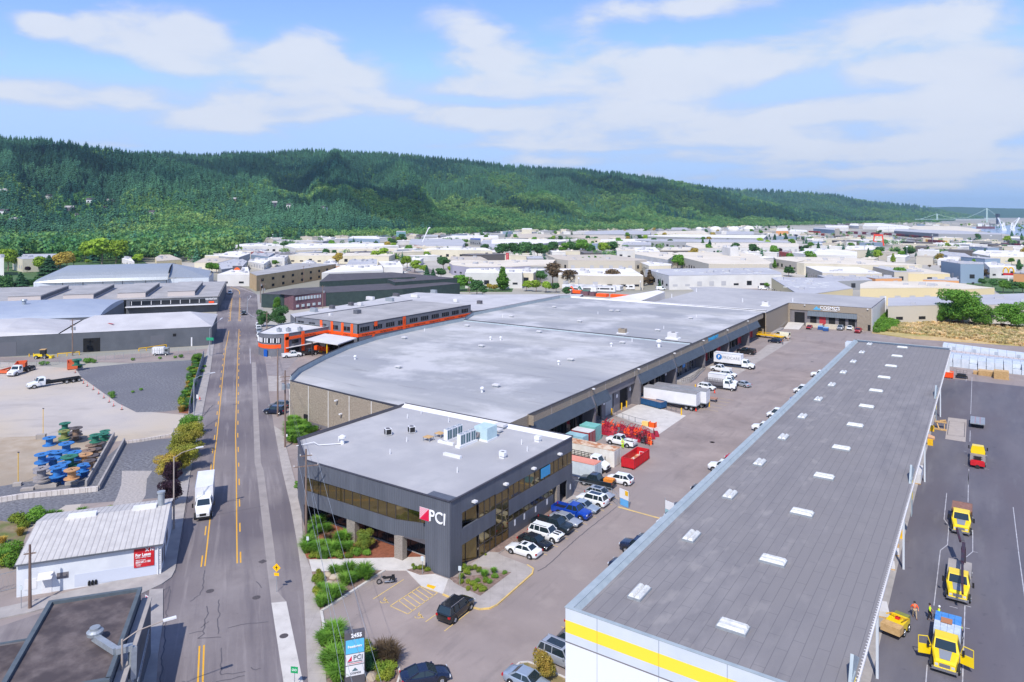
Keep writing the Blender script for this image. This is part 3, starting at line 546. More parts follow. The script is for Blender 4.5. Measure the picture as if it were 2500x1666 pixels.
vent('F',822,1410,'tall white flue at the street end of the office roof, conduit running from it',kind='turb',s=1.5)
cd_=MB().tube([rel(at('F',835,1410,9.0),9.12),rel(at('F',620,1425,9.0),9.12),rel(at('F',580,1410,9.0),9.3),rel(at('F',430,1438,9.0),9.2)],.07,6).obj('conduit',M['white']);tag(cd_,'white conduit running across the office roof from the flue to the street edge','conduit')
hall=thing('warehouse','very long warehouse with pale membrane roof, aggregate panel walls and dark seamed dock awnings','warehouse',(-68,98.2,0));HO=Vector((-68,98.2,0))
hl=lambda mb,name,m,sm=False:lo(mb,name,m,hall,sm,HO)
LE=[(-124.6,100.9),(-129.4,107),(-136,120),(-141.5,132.9),(-145.3,147.4),(-147,164.6),(-147,190.6)]
LE2=[(-147,191.0),(-152.5,203),(-153.0,265.6),(-150.6,270.3)]
hl(MB().sheet([(-68.3,107.2),(-66.9,107.2),(-68.3,107.25),(-68.3,190.6)]+LE[::-1]+[(-68.3,98.4)],8.3),'roof',M['roofB'])
hl(MB().sheet([(-68.3,191.2)]+LE2+[(-113.5,270.8),(-94.5,271.1),(-68.3,271.2)],8.3),'roof',M['roofB'])
sm_=MB().bar((-147,190.9,8.55),(-68.2,190.9,8.55),.35,.5);hl(sm_,'parapet',M['trim'])
w2=MB().add([(-147,190.2,8.31),(-68.4,190.2,8.31),(-68.4,190.7,8.62),(-147,190.7,8.62)],[(0,1,2,3)]);hl(w2,'flashing',M['flash'])
pr=MB()
for a,b in zip(LE,LE[1:]):pr.bar((a[0],a[1],8.9),(b[0],b[1],8.9),.3,1.2)
for a,b in zip(LE2,LE2[1:]):pr.bar((a[0],a[1],8.8),(b[0],b[1],8.8),.3,1.0)
hl(pr,'parapet',M['flash'])
cp=MB()
for a,b in list(zip(LE,LE[1:]))+list(zip(LE2,LE2[1:])):cp.bar((a[0],a[1],9.5),(b[0],b[1],9.5),.36,.08)
cp.bar((-124.6,100.9,8.52),(-89.3,98.1,8.52),.3,.1);cp.bar((-68,107.1,8.55),(-68,265.2,8.55),.32,.12)
cp.bar((-89.3,98.2,9.4),(-54.2,98.2,9.4),.25,.1);hl(cp,'parapet_cap',M['trim'])
ww=MB().prism([(-147,190.6)]+LE[::-1][1:]+[(-124.6,100.6),(-89.3,98.0),(-89.3,98.4),(-124.3,101.2),(-146.4,190.6)],0,8.27)
ww.prism([(-147,191),(-153,203),(-153,266),(-150.6,270.5),(-68.4,271.2),(-68.4,270.8),(-150,270),(-152,203),(-146.6,191)],0,8.27)
hl(ww,'wall',M['tan'])
jt=MB();a=Vector((-124.6,100.55,0));b=Vector((-89.3,97.95,0))
for k in range(6):q=a.lerp(b,(k+.02)/5.4);hl(MB().box(q.x-.12,q.x+.12,q.y-.05,q.y+.0,0.3,8.3),'panel_joint',M['conc_w'])
bs=MB().add([(-124.6,100.52,0),(-89.4,97.92,0),(-89.4,97.92,1.0),(-124.6,100.52,1.0)],[(0,1,2,3)]);hl(bs,'plinth',M['grey_p'])
dr_=MB().box(-119.3,-118.2,99.9,100.3,0,2.3);dr_.v=[(x,y-.15*0,z)for x,y,z in dr_.v];hl(dr_,'door',M['hole'])
def wlight(x,y,z,axis='x'):
 o=MB().box(-.15,.55,-.2,.2,-.1,.12).obj('wall_light',M['white'],hall);o.location=Vector((x,y,z))-HO;o.rotation_euler=(0,0,0 if axis=='x' else R(-90));return o
for x,z in((-108.5,6.9),(-107.2,4.4),(-97.5,7.2)):wlight(x,99.2,z,'y')
EX=-68.0
es=MB().box(EX-.3,EX,107,265.2,6.75,8.5).box(-68.3,-54.3,106.7,107.0,.0,.1);hl(es,'spandrel',M['tan'])
rt=MB().add([(-68.0,98.3,0),(-68.0,107.0,0),(-68.0,107.0,8.5),(-68.0,98.3,8.5)],[(0,1,2,3)]).add([(-68,107,6.7),(-66.95,107,6.7),(-66.95,107,8.5),(-68,107,8.5)],[(0,1,2,3)]);hl(rt,'wall',M['tan'])
ej=MB()
for k in range(22):y=115+7.5*k;hl(MB().box(EX,EX+.03,y-.07,y+.07,6.75,8.45),'panel_joint',M['conc'])
lw=MB().box(-70.2,-69.7,99,265,0,6.75);hl(lw,'wall',M['grey_d'])
PY=[131.2,154.0,176.7,199.3,221.7,244.2]
for y in PY:
 pz=MB().add([(-69.8,y-.35,0),(-67.2,y-.35,0),(-67.2,y-.35,4.9),(-67.95,y-.35,6.75),(-69.8,y-.35,6.75),(-69.8,y+.35,0),(-67.2,y+.35,0),(-67.2,y+.35,4.9),(-67.95,y+.35,6.75),(-69.8,y+.35,6.75)],[(0,1,2,3,4),(9,8,7,6,5),(0,5,6,1),(1,6,7,2),(2,7,8,3)])
 hl(pz,'pilaster',M['grey_p']);wlight(-67.95,y+.2,8.2)
def awning(y0,y1,x0=-68.0,x1=-66.9,z0=6.78,z1=4.75):
 a=MB().add([(x0,y0,z0),(x1,y0,z1),(x1,y1,z1),(x0,y1,z0),(x0,y0,z1-.1),(x1,y0,z1-.1),(x1,y1,z1-.1),(x0,y1,z1-.1)],[(0,1,2,3),(1,5,6,2),(0,4,5,1),(3,2,6,7),(4,7,6,5)]);hl(a,'awning',M['awn'])
awning(107.4,130.8);awning(131.6,138.2);awning(154.4,176.3);awning(177.1,198.9);awning(199.7,221.3);awning(222.1,243.8);awning(244.6,257.5)
gw=MB().box(-69.7,-68.35,138.3,153.6,5.0,6.75).box(-69.7,-69.3,138.3,140.2,0,5.0).box(-69.7,-69.3,144.3,147.4,0,5).box(-69.7,-69.3,151.8,153.6,0,5);hl(gw,'wall',M['grey_p'])
def dock(y0,y1,z0,z1,m,name='dock_door',x=-69.62):o=MB().box(x-.02,x,y0,y1,z0,z1);return hl(o,name,m)
dock(140.2,144.3,.05,5.0,mat('grey_shutter',rgb(150,156,164),rgb(160,166,172),2,.6));dock(147.4,151.8,0,5.0,M['hole'])
M['dockpad']=mat('dock_pad',(.02,.02,.022),rough=.8);M['dockred']=mat('dock_red',rgb(170,50,60),rough=.6)
k_=0
for y in(109.5,113.2,116.9,120.6,124.3,128.0,133.5,136.4,156.5,160.5,164.5,168.5,172.8,201.6,206,210.3,214.5,218.5,223.8,228,232.2,236.4,240.4,246.5,250.5,254.5):
 if 176<y<200:continue
 k_+=1;dd=dock(y-1.25,y+1.25,1.1,3.9,M['dockred']if y in(206,218.5,240.4,254.5)else M['dark_glass'])
 pd=MB().box(-69.7,-69.3,y-1.6,y-1.25,.9,4.1).box(-69.7,-69.3,y+1.25,y+1.6,.9,4.1).box(-69.7,-69.3,y-1.6,y+1.6,3.9,4.25);pd.v=[(a-HO.x,b-HO.y,c)for a,b,c in pd.v];pd.obj('dock_seal',M['dockred']if y in(206,218.5,240.4,254.5)else M['dockpad'],dd)
for y in(184.5,186.2,190.2,193.5,195.4):dock(y,y+1.0,.6,3.2,M['dark_glass'],'door')
sg=MB().box(-69.68,-69.6,182.2,183.8,1.9,3.4);hl(sg,'sign',M['white'])
sg=MB().box(-69.68,-69.6,188,189.9,2.2,3.8);hl(sg,'sign',mat('blue_sign',rgb(30,140,220),rough=.5))
sg=MB().box(-69.68,-69.5,174.3,176.2,2.5,4.2);hl(sg,'sign',M['white'])
for y,z in((139.4,3.3),(145.8,3.5),(152.9,3.6)):
 sg=MB().lathe([(0,0),(.45,0),(.45,.04),(0,.04)],(-69.27,y,z),16,axis='x');hl(sg,'sign',M['white'])
text('freedomrx',2.0,mat('sky_blue_letters',rgb(30,160,215),rough=.5),hall,(.06,209-98.2,7.7),FACE_E,bold=.03,sx=1.05,ext=.04)
wk=MB().prism([(-69.6,178.2),(-66.2,178.2),(-65.0,181),(-65.2,186),(-66.2,192),(-67.0,198.8),(-69.6,198.8)],0,.55);hl(wk,'walkway',M['conc_d'])
rp=[(-66.3,178.4),(-65.1,181),(-65.3,186),(-66.3,192),(-67.1,198.8)];rl=MB()
for a,b in zip(rp,rp[1:]):
 for z in(1.0,1.5):rl.bar((*a,z),(*b,z),.05)
 for k in range(4):q=Vector(a).lerp(Vector(b),k/4);rl.bar((q.x,q.y,.5),(q.x,q.y,1.55),.05)
hl(rl,'railing',M['black'])
wg=MB();WR=[(-68.3,271.2),(-68.3,265.3),(-67,265.3),(-67,300),(-37,300),(-37,341),(-84.8,344),(-114,348),(-122,338),(-113.5,322),(-113.2,270.8)]
hl(MB().sheet(WR,8.62),'roof',M['roofA'])
hl(MB().box(-67.3,-67.0,265.3,300,0,8.6).box(-67,-37,299.8,300.0,6.2,8.6).box(-67,-66.4,299.5,300.1,0,6.2).box(-41.9,-37,299.5,300.1,0,6.2),'wall',M['tan'])
hl(MB().box(-66.4,-41.9,300.1,300.4,0,6.2),'wall',M['grey_p']);hl(MB().box(-37,-36.8,300,341,0,8.6),'wall',M['roofW']);hl(MB().box(-37.1,-36.5,341,342,0,9.2),'wall',M['white'])
cp=MB().bar((-67,265.3,8.68),(-67,300,8.68),.3,.1).bar((-67,300,8.68),(-37,300,8.68),.3,.1).bar((-37,300,8.68),(-37,341,8.68),.3,.1).bar((-113.2,270.9,8.5),(-68.3,271.2,8.5),.3,.5);hl(cp,'parapet_cap',M['trim'])
up=MB().add([(-150,270.3,8.32),(-68.5,271.0,8.32),(-68.5,271.2,8.9),(-150,270.6,8.9)],[(0,1,2,3)]);hl(up,'flashing',M['white'])
dd=MB().box(-64.7,-60.9,300.05,300.12,0.3,5.3);hl(dd,'dock_door',M['hole'])
aw=MB().add([(-59.7,300,6.15),(-41.9,300,6.15),(-41.9,299.0,4.2),(-59.7,299.0,4.2),(-59.7,300,4.1),(-41.9,300,4.1)],[(0,3,2,1),(3,4,5,2),(0,4,3),(1,2,5)]);hl(aw,'awning',M['awnX'])
for i,x in enumerate((-58.8,-55.4,-52.0,-48.4,-45.0)):
 q=MB().box(x,x+2.3,300.0,300.08,1.0,4.0);hl(q,'dock_door',M['dockred']if i==1 else M['hole'])
q=MB().box(-38.2,-37.3,299.4,299.48,.2,2.4);hl(q,'door',M['hole'])
for x in(-61,-49,-38.5):q=MB().box(x,x+.5,299.3,299.8,8.1,8.4);hl(q,'wall_light',M['white'])
cosb=mat('light_blue_logo',rgb(90,170,210),rough=.5)
q=MB().add([(-57.8,299.7,6.7),(-55.2,299.7,6.7),(-56.4,299.7,8.1)],[(0,1,2)]).add([(-56.2,299.68,6.7),(-54.8,299.68,6.7),(-55.4,299.68,7.6)],[(0,1,2)]);hl(q,'logo',cosb)
text('COSMOS',1.75,M['white_letter'],hall,(-51.6+68,299.7-98.2,7.6),FACE_S,bold=.03,sx=1.02);text('GRANITE & MARBLE',.6,M['white_letter'],hall,(-51.6+68,299.7-98.2,6.72),FACE_S,bold=.01)
rp_=MB().add([(-67,300,1.1),(-61,300,1.1),(-60.6,288.5,.05),(-66,287,.05),(-67,300,0),(-61,300,0)],[(0,3,2,1),(1,2,5),(0,4,3)]);hl(rp_,'ramp',M['conc_w'])
rp_=MB().add([(-66.9,285,.05),(-65,285,.05),(-64.5,272,1.4),(-66.9,272,1.4)],[(0,1,2,3)]);
st_=MB().prism([(-67,287),(-65.8,287),(-65.8,272),(-67,272)],0,.6);hl(st_,'steps',M['conc_d'])
rl=MB().bar((-66.4,292,2.2),(-66.4,287,1.5),.06).bar((-66.4,287,1.5),(-65.9,272,1.3),.06);hl(rl,'railing',M['steel'])
gv='small vents scattered over the long warehouse roof'
lb='small pale cowl vent on the long warehouse roof'
for v,x,y in(('F',1350,515),('F',1300,765),('F',1885,410),('Q',90,515),('Q',215,855),('Q',850,632),('Q',580,393),('Q',345,260),('Q',925,303),('Q',1250,213),('Q',710,180),('Q',1590,380),('Q',1870,275),('Q',1290,485),('Q',2003-0,1000)if False else('Q',1195,213)):
 vent(v,x,y,lb,8.3,'box',gv)
for v,x,y in(('F',930,690),('F',2010,970),('Q',95,895),('Q',165,455),('Q',252,455),('Q',745,665),('Q',1193,510)):vent(v,x,y,'short white capped stack on the long warehouse roof',8.3,'turb','white capped stacks on the long warehouse roof',1.1)
for v,x,y in(('F',1523,450),('Q',1080,235),('Q',1640,360),('Q',1370,470),('Q',268,262),('Q',1917,262)):vent(v,x,y,'thin white vent pipe on the long warehouse roof',8.3,'pipe','thin vent pipes on the long warehouse roof',1.3)
for v,x,y in(('H',332,112),('H',692,110),('Q',1708,95),('Q',1917,45)):vent(v,x,y,'white standpipe on the far wing roof above the dock bays',8.62,'pipe','standpipes on the far wing roof',2.2)
vent('Q',1290,400,'boxy tan rooftop unit beside the roof seam, left of the pale one',8.3,'unit',s=1.0);vent('Q',1720,445,'boxy pale rooftop unit beside the roof seam, near the awning side',8.3,'unit',s=1.25)
vent('H',498,140,'square white rooftop unit on the far wing roof',8.62,'unit',s=1.1);vent('Q',1598,515,'silver duct elbow and fan on the weathered warehouse roof near the awnings',8.3,'turb',s=2.2)
M['roll']=mat('dark_roll_roofing',rgb(120,117,119),rgb(138,134,134),.35,.92,det=8,stretch=(1.2,.45,1),c3=rgb(129,125,125),scale3=.07)
lines_on(M['roll'],(5.2,1.0),rgb(84,83,88),.035,offset=.37,strength=.55,rot=R(90));stains(M['roll'],.8,rgb(140,136,134),.55,.7,.35,(1.2,.2,1))
def patches(m):
 nt=m.node_tree;N=nt.nodes;L=nt.links;b=N['Principled BSDF'];g_=N.new('ShaderNodeNewGeometry');mp=N.new('ShaderNodeMapping');mp.inputs['Scale'].default_value=(1,.42,1);L.new(g_.outputs['Position'],mp.inputs[0])
 n=N.new('ShaderNodeTexNoise');n.inputs['Scale'].default_value=.75;n.inputs['Detail'].default_value=2;L.new(mp.outputs[0],n.inputs['Vector']);r=N.new('ShaderNodeMapRange');r.inputs[1].default_value=.58;r.inputs[2].default_value=.72;r.inputs[4].default_value=.55;L.new(n.outputs['Fac'],r.inputs[0])
 s=N.new('ShaderNodeSeparateXYZ');L.new(g_.outputs['Position'],s.inputs[0]);q=N.new('ShaderNodeMapRange');q.inputs[1].default_value=-13;q.inputs[2].default_value=-22;q.inputs[3].default_value=.25;L.new(s.outputs[0],q.inputs[0])
 ml=N.new('ShaderNodeMath');ml.operation='MULTIPLY';L.new(r.outputs[0],ml.inputs[0]);L.new(q.outputs[0],ml.inputs[1]);mx=N.new('ShaderNodeMix');mx.data_type='RGBA';L.new(ml.outputs[0],mx.inputs[0]);L.new(b.inputs['Base Color'].links[0].from_socket,mx.inputs[6]);mx.inputs[7].default_value=(*rgb(152,147,144),1);L.new(mx.outputs[2],b.inputs['Base Color'])
patches(M['roll'])
M['panelw']=mat('white_panel',rgb(196,204,214),rgb(206,212,220),.3,.6);lines_on(M['panelw'],(5.82,60),rgb(150,160,172),.05,strength=.8)
RO=Vector((-32.3,57.2,0));rh=thing('warehouse','warehouse with dark grey roll roof, two rows of skylights and yellow band on white wall','warehouse',RO)
rl_=lambda mb,name,m:lo(mb,name,m,rh,False,RO)
RX0,RX1,RY0,RY1=-32.3,-8.6,57.2,226.5
rl_(MB().box(RX0+.5,RX1,RY0+.35,RY1-.4,7.2,7.5),'roof',M['roll'])
rl_(MB().box(RX0,RX0+.2,RY0+.2,RY1,0,7.95).box(RX0,RX1-.3,RY1-.2,RY1,0,7.95),'wall',M['panelw'])
fw=MB()
for z0,z1,mi in((0,4.8,2),(4.8,4.92,3),(4.92,5.72,0),(5.72,6.85,1),(6.85,7.95,0)):fw.box(RX0-.03,RX1+.2,RY0-.03,RY0+.2,z0,z1,mi)
yb=mat('yellow_band',rgb(246,216,60),rough=.6);lines_on(yb,(5.82,60),rgb(210,180,60),.05,strength=.8);wpn=mat('bright_white_panel',rgb(222,225,230),rough=.6);lines_on(wpn,(5.82,60),rgb(180,186,196),.05,strength=.8)
mats_=[M['panelw'],yb,wpn,M['grey_p']];fw.v=[(x-RO.x,y-RO.y,z)for x,y,z in fw.v];fw.obj('wall',mats_,rh)
rl_(MB().bar((RX0+.25,RY0-.05,7.98),(RX0+.25,RY1,7.98),.75,.07).bar((RX0-.1,RY0+.12,7.99),(RX1+.2,RY0+.12,7.99),.35,.06).bar((RX0,RY1-.3,7.98),(RX1,RY1-.3,7.98),.6,.07),'parapet_cap',M['flash'])
rl_(MB().add([(RX0+.6,RY0+.3,7.96),(RX0+.62,RY1-.5,7.96),(RX0+1.0,RY1-.5,7.51),(RX0+1.0,RY0+.3,7.51)],[(0,1,2,3)]),'flashing',M['flash'])
gt=MB().box(RX1-.02,RX1+.14,RY0+.3,RY1-.4,7.28,7.48)
for k in range(330):y=RY0+1+k*.5;gt.box(RX1-.12,RX1+.16,y,y+.08,7.48,7.53)
rl_(gt,'gutter',M['roofW'])
lt_=MB().box(RX1-.5,RX1-.25,RY0+.2,226.2,0,7.2);lt_.v=[(x-2.9,y,z)for x,y,z in lt_.v];rl_(lt_,'wall',M['panelw'])
M['sky']=mat('skylight_dome',rgb(222,222,218),rgb(190,190,186),3,.4)
def skylight(x,y,w_,l_,n):
 t=MB().box(x-w_/2-.06,x+w_/2+.06,y-l_/2-.06,y+l_/2+.06,7.5,7.72);sk=rl_(t,'skylight',M['steel'])
 dm=MB();cw=w_/n if l_>1.8 else l_/n
 for k in range(n):
  if l_>1.8:a0,a1,b0,b1=x-w_/2+k*cw+.03,x-w_/2+(k+1)*cw-.03,y-l_/2,y+l_/2
  else:a0,a1,b0,b1=x-w_/2,x+w_/2,y-l_/2+k*cw+.02,y-l_/2+(k+1)*cw-.02
  dm.add([(a0,b0,7.72),(a1,b0,7.72),(a1,b1,7.72),(a0,b1,7.72),(a0+.15,b0+.15,7.95),(a1-.15,b0+.15,7.95),(a1-.15,b1-.15,7.95),(a0+.15,b1-.15,7.95)],[(0,1,5,4),(1,2,6,5),(2,3,7,6),(3,0,4,7),(4,5,6,7)])
 dm.v=[(a-RO.x,b-RO.y,c)for a,b,c in dm.v];dm.obj('dome',M['sky'],sk)
for k in range(12):skylight(-28.0+.0*k,63.6+14.45*k+.35,1.25,2.6,2);skylight(-19.0-.09*k+.2,63.2+14.45*k,2.5,1.45,2)
for k,(y0,y1)in enumerate(((60.3,65.0),(110.5,117.3),(164.5,174.5))):
 bd=MB().add([(-9.1,y0,7.4),(-9.1,y1,7.4),(-9.1,(y0+y1)/2-1,9.4),(-8.85,y0,7.4),(-8.85,y1,7.4),(-8.85,(y0+y1)/2-1,9.4)],[(0,2,1),(3,4,5),(0,3,5,2),(2,5,4,1)]).box(-8.85,-8.75,y0+.3,y0+1.6,3.0,8.0);rl_(bd,'gable_board',M['flash'])
 rl_(MB().box(-8.74,-8.72,y0+.5,y0+1.5,5.2,7.6),'gable_stripe',yb)
for y in(75.5,100.6,135.5,181):rl_(MB().box(-8.95,-8.72,y,y+.25,0,7.2),'post',M['panelw'])
PAINT={}
def paint(name,c,metal=0.0,rough=.28):
 if name not in PAINT:PAINT[name]=mat('paint_'+name,c,rough=rough,metal=metal,spec=.6,coat=.6)
 return PAINT[name]
PC=dict(white=(rgb(236,238,240),0,.3),black=((.012,.013,.015),.1,.2),silver=(rgb(176,182,190),.35,.3),grey=(rgb(104,106,112),.3,.3),blue=(rgb(20,70,178),.2,.28),navy=(rgb(26,38,64),.2,.25),darkgreen=(rgb(38,50,58),.25,.28),champagne=(rgb(212,196,168),.1,.35),red=(rgb(176,24,40),.1,.3),yellow=(rgb(240,208,16),0,.35),brown=(rgb(66,50,50),.2,.3),pale=(rgb(226,222,196),0,.5),lightblue=(rgb(158,172,188),.3,.3))
def P_(n):return paint(n,*PC[n])
WH={}
def wheels(t,xs,hw,r,wd=.24,dual=()):
 for i,x in enumerate(xs):
  for s in(-1,1):
   ww_=wd*(2.1 if i in dual else 1);k=(round(r,2),round(ww_,2),s)
   if k not in WH:
    h=ww_/2;a=MB().lathe([(r*.55,-h),(r*.92,-h),(r,-h*.7),(r,h*.7),(r*.92,h),(r*.55,h)],n=18,axis='y');b=MB().lathe([(0,h*.75*s),(r*.2,h*.86*s),(r*.5,h*.8*s),(r*.58,h*.98*s),(r*.58,0)],n=18,axis='y')
    for q in range(5):an=2*math.pi*q/5;b.bar((0,h*.93*s,0),(math.cos(an)*r*.52,h*.93*s,math.sin(an)*r*.52),.07*r/.35,.03)
    WH[k]=(a.mesh('tyre',M['rubber'],True),b.mesh('rim',M['chrome']))
   w_=bpy.data.objects.new('wheel',WH[k][0]);COL.objects.link(w_);w_.parent=t;w_.location=(x,s*(hw-ww_/2+.03),r)
   q=bpy.data.objects.new('rim',WH[k][1]);COL.objects.link(q);q.parent=w_
def ring(x,zb,zt,w_,top=None):
 tw=top if top is not None else w_-.14
 h=[(tw*.55,zt+.015),(tw,zt),(w_-.03,zt-.09),(w_,zt-.26),(w_-.01,zb+.22),(w_-.09,zb)]
 return[(x,y,z)for y,z in h]+[(x,-y,z)for y,z in h[::-1]]
KIND=dict(sedan=dict(L=4.75,W=1.84,r=.33,wx=(.20,.79),body=[(0,.42,.62,.72),(.03,.3,.72,.86),(.12,.2,.80,.92),(.29,.2,.93,.92),(.36,.2,.96,.92),(.72,.2,.98,.92),(.86,.2,1.02,.92),(.97,.3,.96,.86),(1,.42,.86,.74)],gh=(.28,.43,.70,.86),H=1.43,zb=.95),coupe=dict(L=4.6,W=1.84,r=.33,wx=(.19,.79),body=[(0,.42,.58,.72),(.03,.3,.68,.86),(.12,.2,.78,.92),(.29,.2,.9,.92),(.36,.2,.94,.92),(.72,.2,.98,.92),(.86,.2,1.04,.92),(.97,.3,1.0,.86),(1,.42,.9,.74)],gh=(.27,.46,.66,.92),H=1.42,zb=.95),hatch=dict(L=4.5,W=1.84,r=.35,wx=(.19,.80),body=[(0,.45,.68,.72),(.03,.3,.80,.86),(.12,.24,.92,.92),(.27,.24,1.02,.92),(.36,.24,1.03,.92),(.72,.24,1.06,.92),(.9,.24,1.08,.92),(.98,.34,1.0,.86),(1,.5,.92,.76)],gh=(.25,.39,.82,.975),H=1.62,zb=1.03),suv=dict(L=4.85,W=1.94,r=.38,wx=(.185,.80),body=[(0,.5,.8,.8),(.03,.36,.98,.9),(.1,.28,1.08,.96),(.26,.28,1.15,.96),(.36,.28,1.15,.96),(.72,.28,1.17,.96),(.92,.28,1.17,.96),(.985,.36,1.12,.92),(1,.5,1.0,.86)],gh=(.25,.36,.90,.975),H=1.8,zb=1.15),pickup=dict(L=5.85,W=2.02,r=.41,wx=(.17,.79),body=[(0,.55,.95,.86),(.02,.42,1.12,.94),(.1,.36,1.2,1.0),(.24,.36,1.26,1.0),(.3,.36,1.26,1.0),(.6,.36,1.26,1.0),(.62,.36,1.26,1.0)],gh=(.23,.32,.53,.60),H=1.93,zb=1.25,bed=(.62,1.0)),van=dict(L=5.7,W=2.05,r=.38,wx=(.15,.78),body=[(0,.5,.85,.82),(.02,.4,1.0,.92),(.09,.3,1.15,1.0),(.16,.3,1.25,1.02),(.3,.3,1.25,1.02),(.9,.3,1.25,1.02),(.99,.3,1.25,1.0),(1,.4,1.2,.98)],gh=(.14,.27,.985,.998),H=2.15,zb=1.25))
def car(kind,color,label,loc,rz,group='cars and trucks parked around the buildings',extras=(),cat=None,L=None,nm=None):
 K=KIND[kind];pm=P_(color);Ln=L or K['L'];hw=K['W']/2;X=lambda f:Ln/2-f*Ln
 cat=cat or('pickup truck' if kind=='pickup' else 'van' if kind=='van' else 'car')
 t=thing(nm or{'pickup':'pickup_truck','van':'cargo_van'}.get(kind,'parked_car'),label,cat,(loc[0],loc[1],loc[2]if len(loc)>2 else 0.0),rz,group)
 mb=MB();mb.loft([ring(X(f),zb,zt,w_*hw/.96 if False else min(w_,hw))for f,zb,zt,w_ in K['body']][::-1]);H=K['H'];zb=K['zb'];g0,g1,g2,g3=K['gh']
 rw,bw=hw-.24,hw-.09
 rs=MB();x1,x2=X(g1),X(g2)
 mb.add([(x1,-rw,H-.07),(x2,-rw,H-.07),(x2,rw,H-.07),(x1,rw,H-.07),(x1-.06,-rw+.07,H),(x2+.06,-rw+.07,H),(x2+.06,rw-.07,H),(x1-.06,rw-.07,H)],[(0,3,2,1),(4,5,6,7)][::-1]+[(0,1,5,4),(1,2,6,5),(2,3,7,6),(3,0,4,7)])
 for s in(-1,1):
  mb.bar((X(g0)-.05,s*bw,zb),(x1,s*rw,H-.04),.07);mb.bar((X(g3)+.05,s*bw,zb),(x2,s*rw,H-.04),.12 if kind!='van' else.2)
  xm=(x1+x2)/2+.1;mb.bar((xm,s*(bw+.005),zb),(xm,s*(rw+.01),H-.05),.07)
  if kind in('suv','hatch'):xq=x2+.55;mb.bar((xq,s*(bw+.005),zb),(xq,s*(rw+.01),H-.05),.09)
  if kind=='van':mb.add([(x1-.9,s*(bw+.01),zb),(X(g3),s*(bw+.01),zb),(X(g2),s*(rw+.02),H-.05),(x1-.9,s*(rw+.02),H-.05)],[(0,1,2,3)if s<0 else(3,2,1,0)])
 if 'bed' in K:
  b0,b1=X(K['bed'][0]),X(1.0);mb.box(b1,b0,-hw+.02,hw-.02,.5,.82)
  mb.box(b1,b0,-hw,-hw+.1,.45,1.26).box(b1,b0,hw-.1,hw,.45,1.26).box(b1,b1+.09,-hw+.1,hw-.1,.5,1.24).box(b0-.08,b0,-hw+.1,hw-.1,.8,1.28)
 mb.obj('body',pm,t,smooth=True)
 if 'bed' in K:MB().box(b1+.09,b0-.08,-hw+.11,hw-.11,.822,.84).obj('bed_liner',M['black']if 'cover' not in extras else M['grey_d'],t)
 gx=MB().add([(X(g0),-bw,zb-.03),(X(g3),-bw,zb-.03),(X(g3),bw,zb-.03),(X(g0),bw,zb-.03),(x1+.02,-rw+.02,H-.06),(x2-.02,-rw+.02,H-.06),(x2-.02,rw-.02,H-.06),(x1+.02,rw-.02,H-.06)],[(0,3,2,1),(4,5,6,7),(0,1,5,4),(1,2,6,5),(2,3,7,6),(3,0,4,7)])
 gx.obj('windows',M['glass'],t)
 r=K['r']
 for f in K['wx']:
  for s in(-1,1):MB().lathe([(0,s*(hw+.004)),(r+.09,s*(hw+.004)),(r+.09,s*(hw-.1))],(X(f),0,r),18,axis='y').obj('wheel_arch',M['black'],t)
 wheels(t,[X(f)for f in K['wx']],hw+.015,r)
 zl=K['body'][1][2]-.14
 for s in(-1,1):
  MB().box(X(.0)-.12,X(0)-.005,s*hw*.78-.17,s*hw*.78+.17,zl-.09,zl+.07).obj('headlight',M['lamp'],t)
  zz=K['body'][-2][2]-.18 if 'bed' not in K else 1.05
  MB().box(X(1)-.008,X(1)+.14,s*hw*.84-.14,s*hw*.84+.14,zz-.1,zz+.1).obj('tail_light',M['tail'],t)
  MB().box(X(g0)-.35,X(g0)-.18,s*(hw+.0),s*(hw+.18),zb-.03,zb+.12).obj('mirror',pm,t)
 MB().box(X(0)-.1,X(0)+.012,-hw*.5,hw*.5,zl-.22,zl-.02).obj('grille',M['black'],t)
 if 'sunroof' in extras:MB().box(x2+.5,x1-.25,-rw+.25,rw-.25,H+.002,H+.008).obj('sunroof',M['glass'],t)
 if 'stripes' in extras:
  for s in(-1,1):MB().box(X(.24),X(.05),s*.32-.13,s*.32+.13,1.12,1.185).obj('hood_stripe',M['black'],t)
 if 'rails' in extras:
  for s in(-1,1):MB().bar((x1-.2,s*(rw-.05),H+.05),(x2+.1,s*(rw-.05),H+.05),.05).obj('roof_rail',M['black']if color=='white' else M['chrome'],t)
 if 'rack' in extras:
  rk=MB()
  for x in(b0-.1,b1+.2):
   for s in(-1,1):rk.bar((x,s*(hw-.06),1.25),(x,s*(hw-.06),2.0),.06)
   rk.bar((x,-hw,2.0),(x,hw,2.0),.06)
  for s in(-1,1):rk.bar((b0+1.5,s*(hw-.06),2.0),(b1,s*(hw-.06),2.0),.06)
  rk.obj('ladder_rack',M['black'],t)
 if 'canopy' in extras:MB().loft([[(x,-hw+.05,1.27),(x,-rw,1.9),(x,rw,1.9),(x,hw-.05,1.27)]for x in(b1+.1,b0)]).obj('bed_canopy',pm,t)
 if 'load' in extras:
  MB().box(b1+.1,b0-.5,-.8,.3,.85,1.5).obj('orange_crate',mat('orange_crate',rgb(236,150,50),rgb(210,120,40),4,.7),t)
 return t
E0,W0,N0,S0=0.0,math.pi,R(90),R(-90)
y0=79.24;pitch=2.7466;g1_='cars parked nose to tail along the office building'
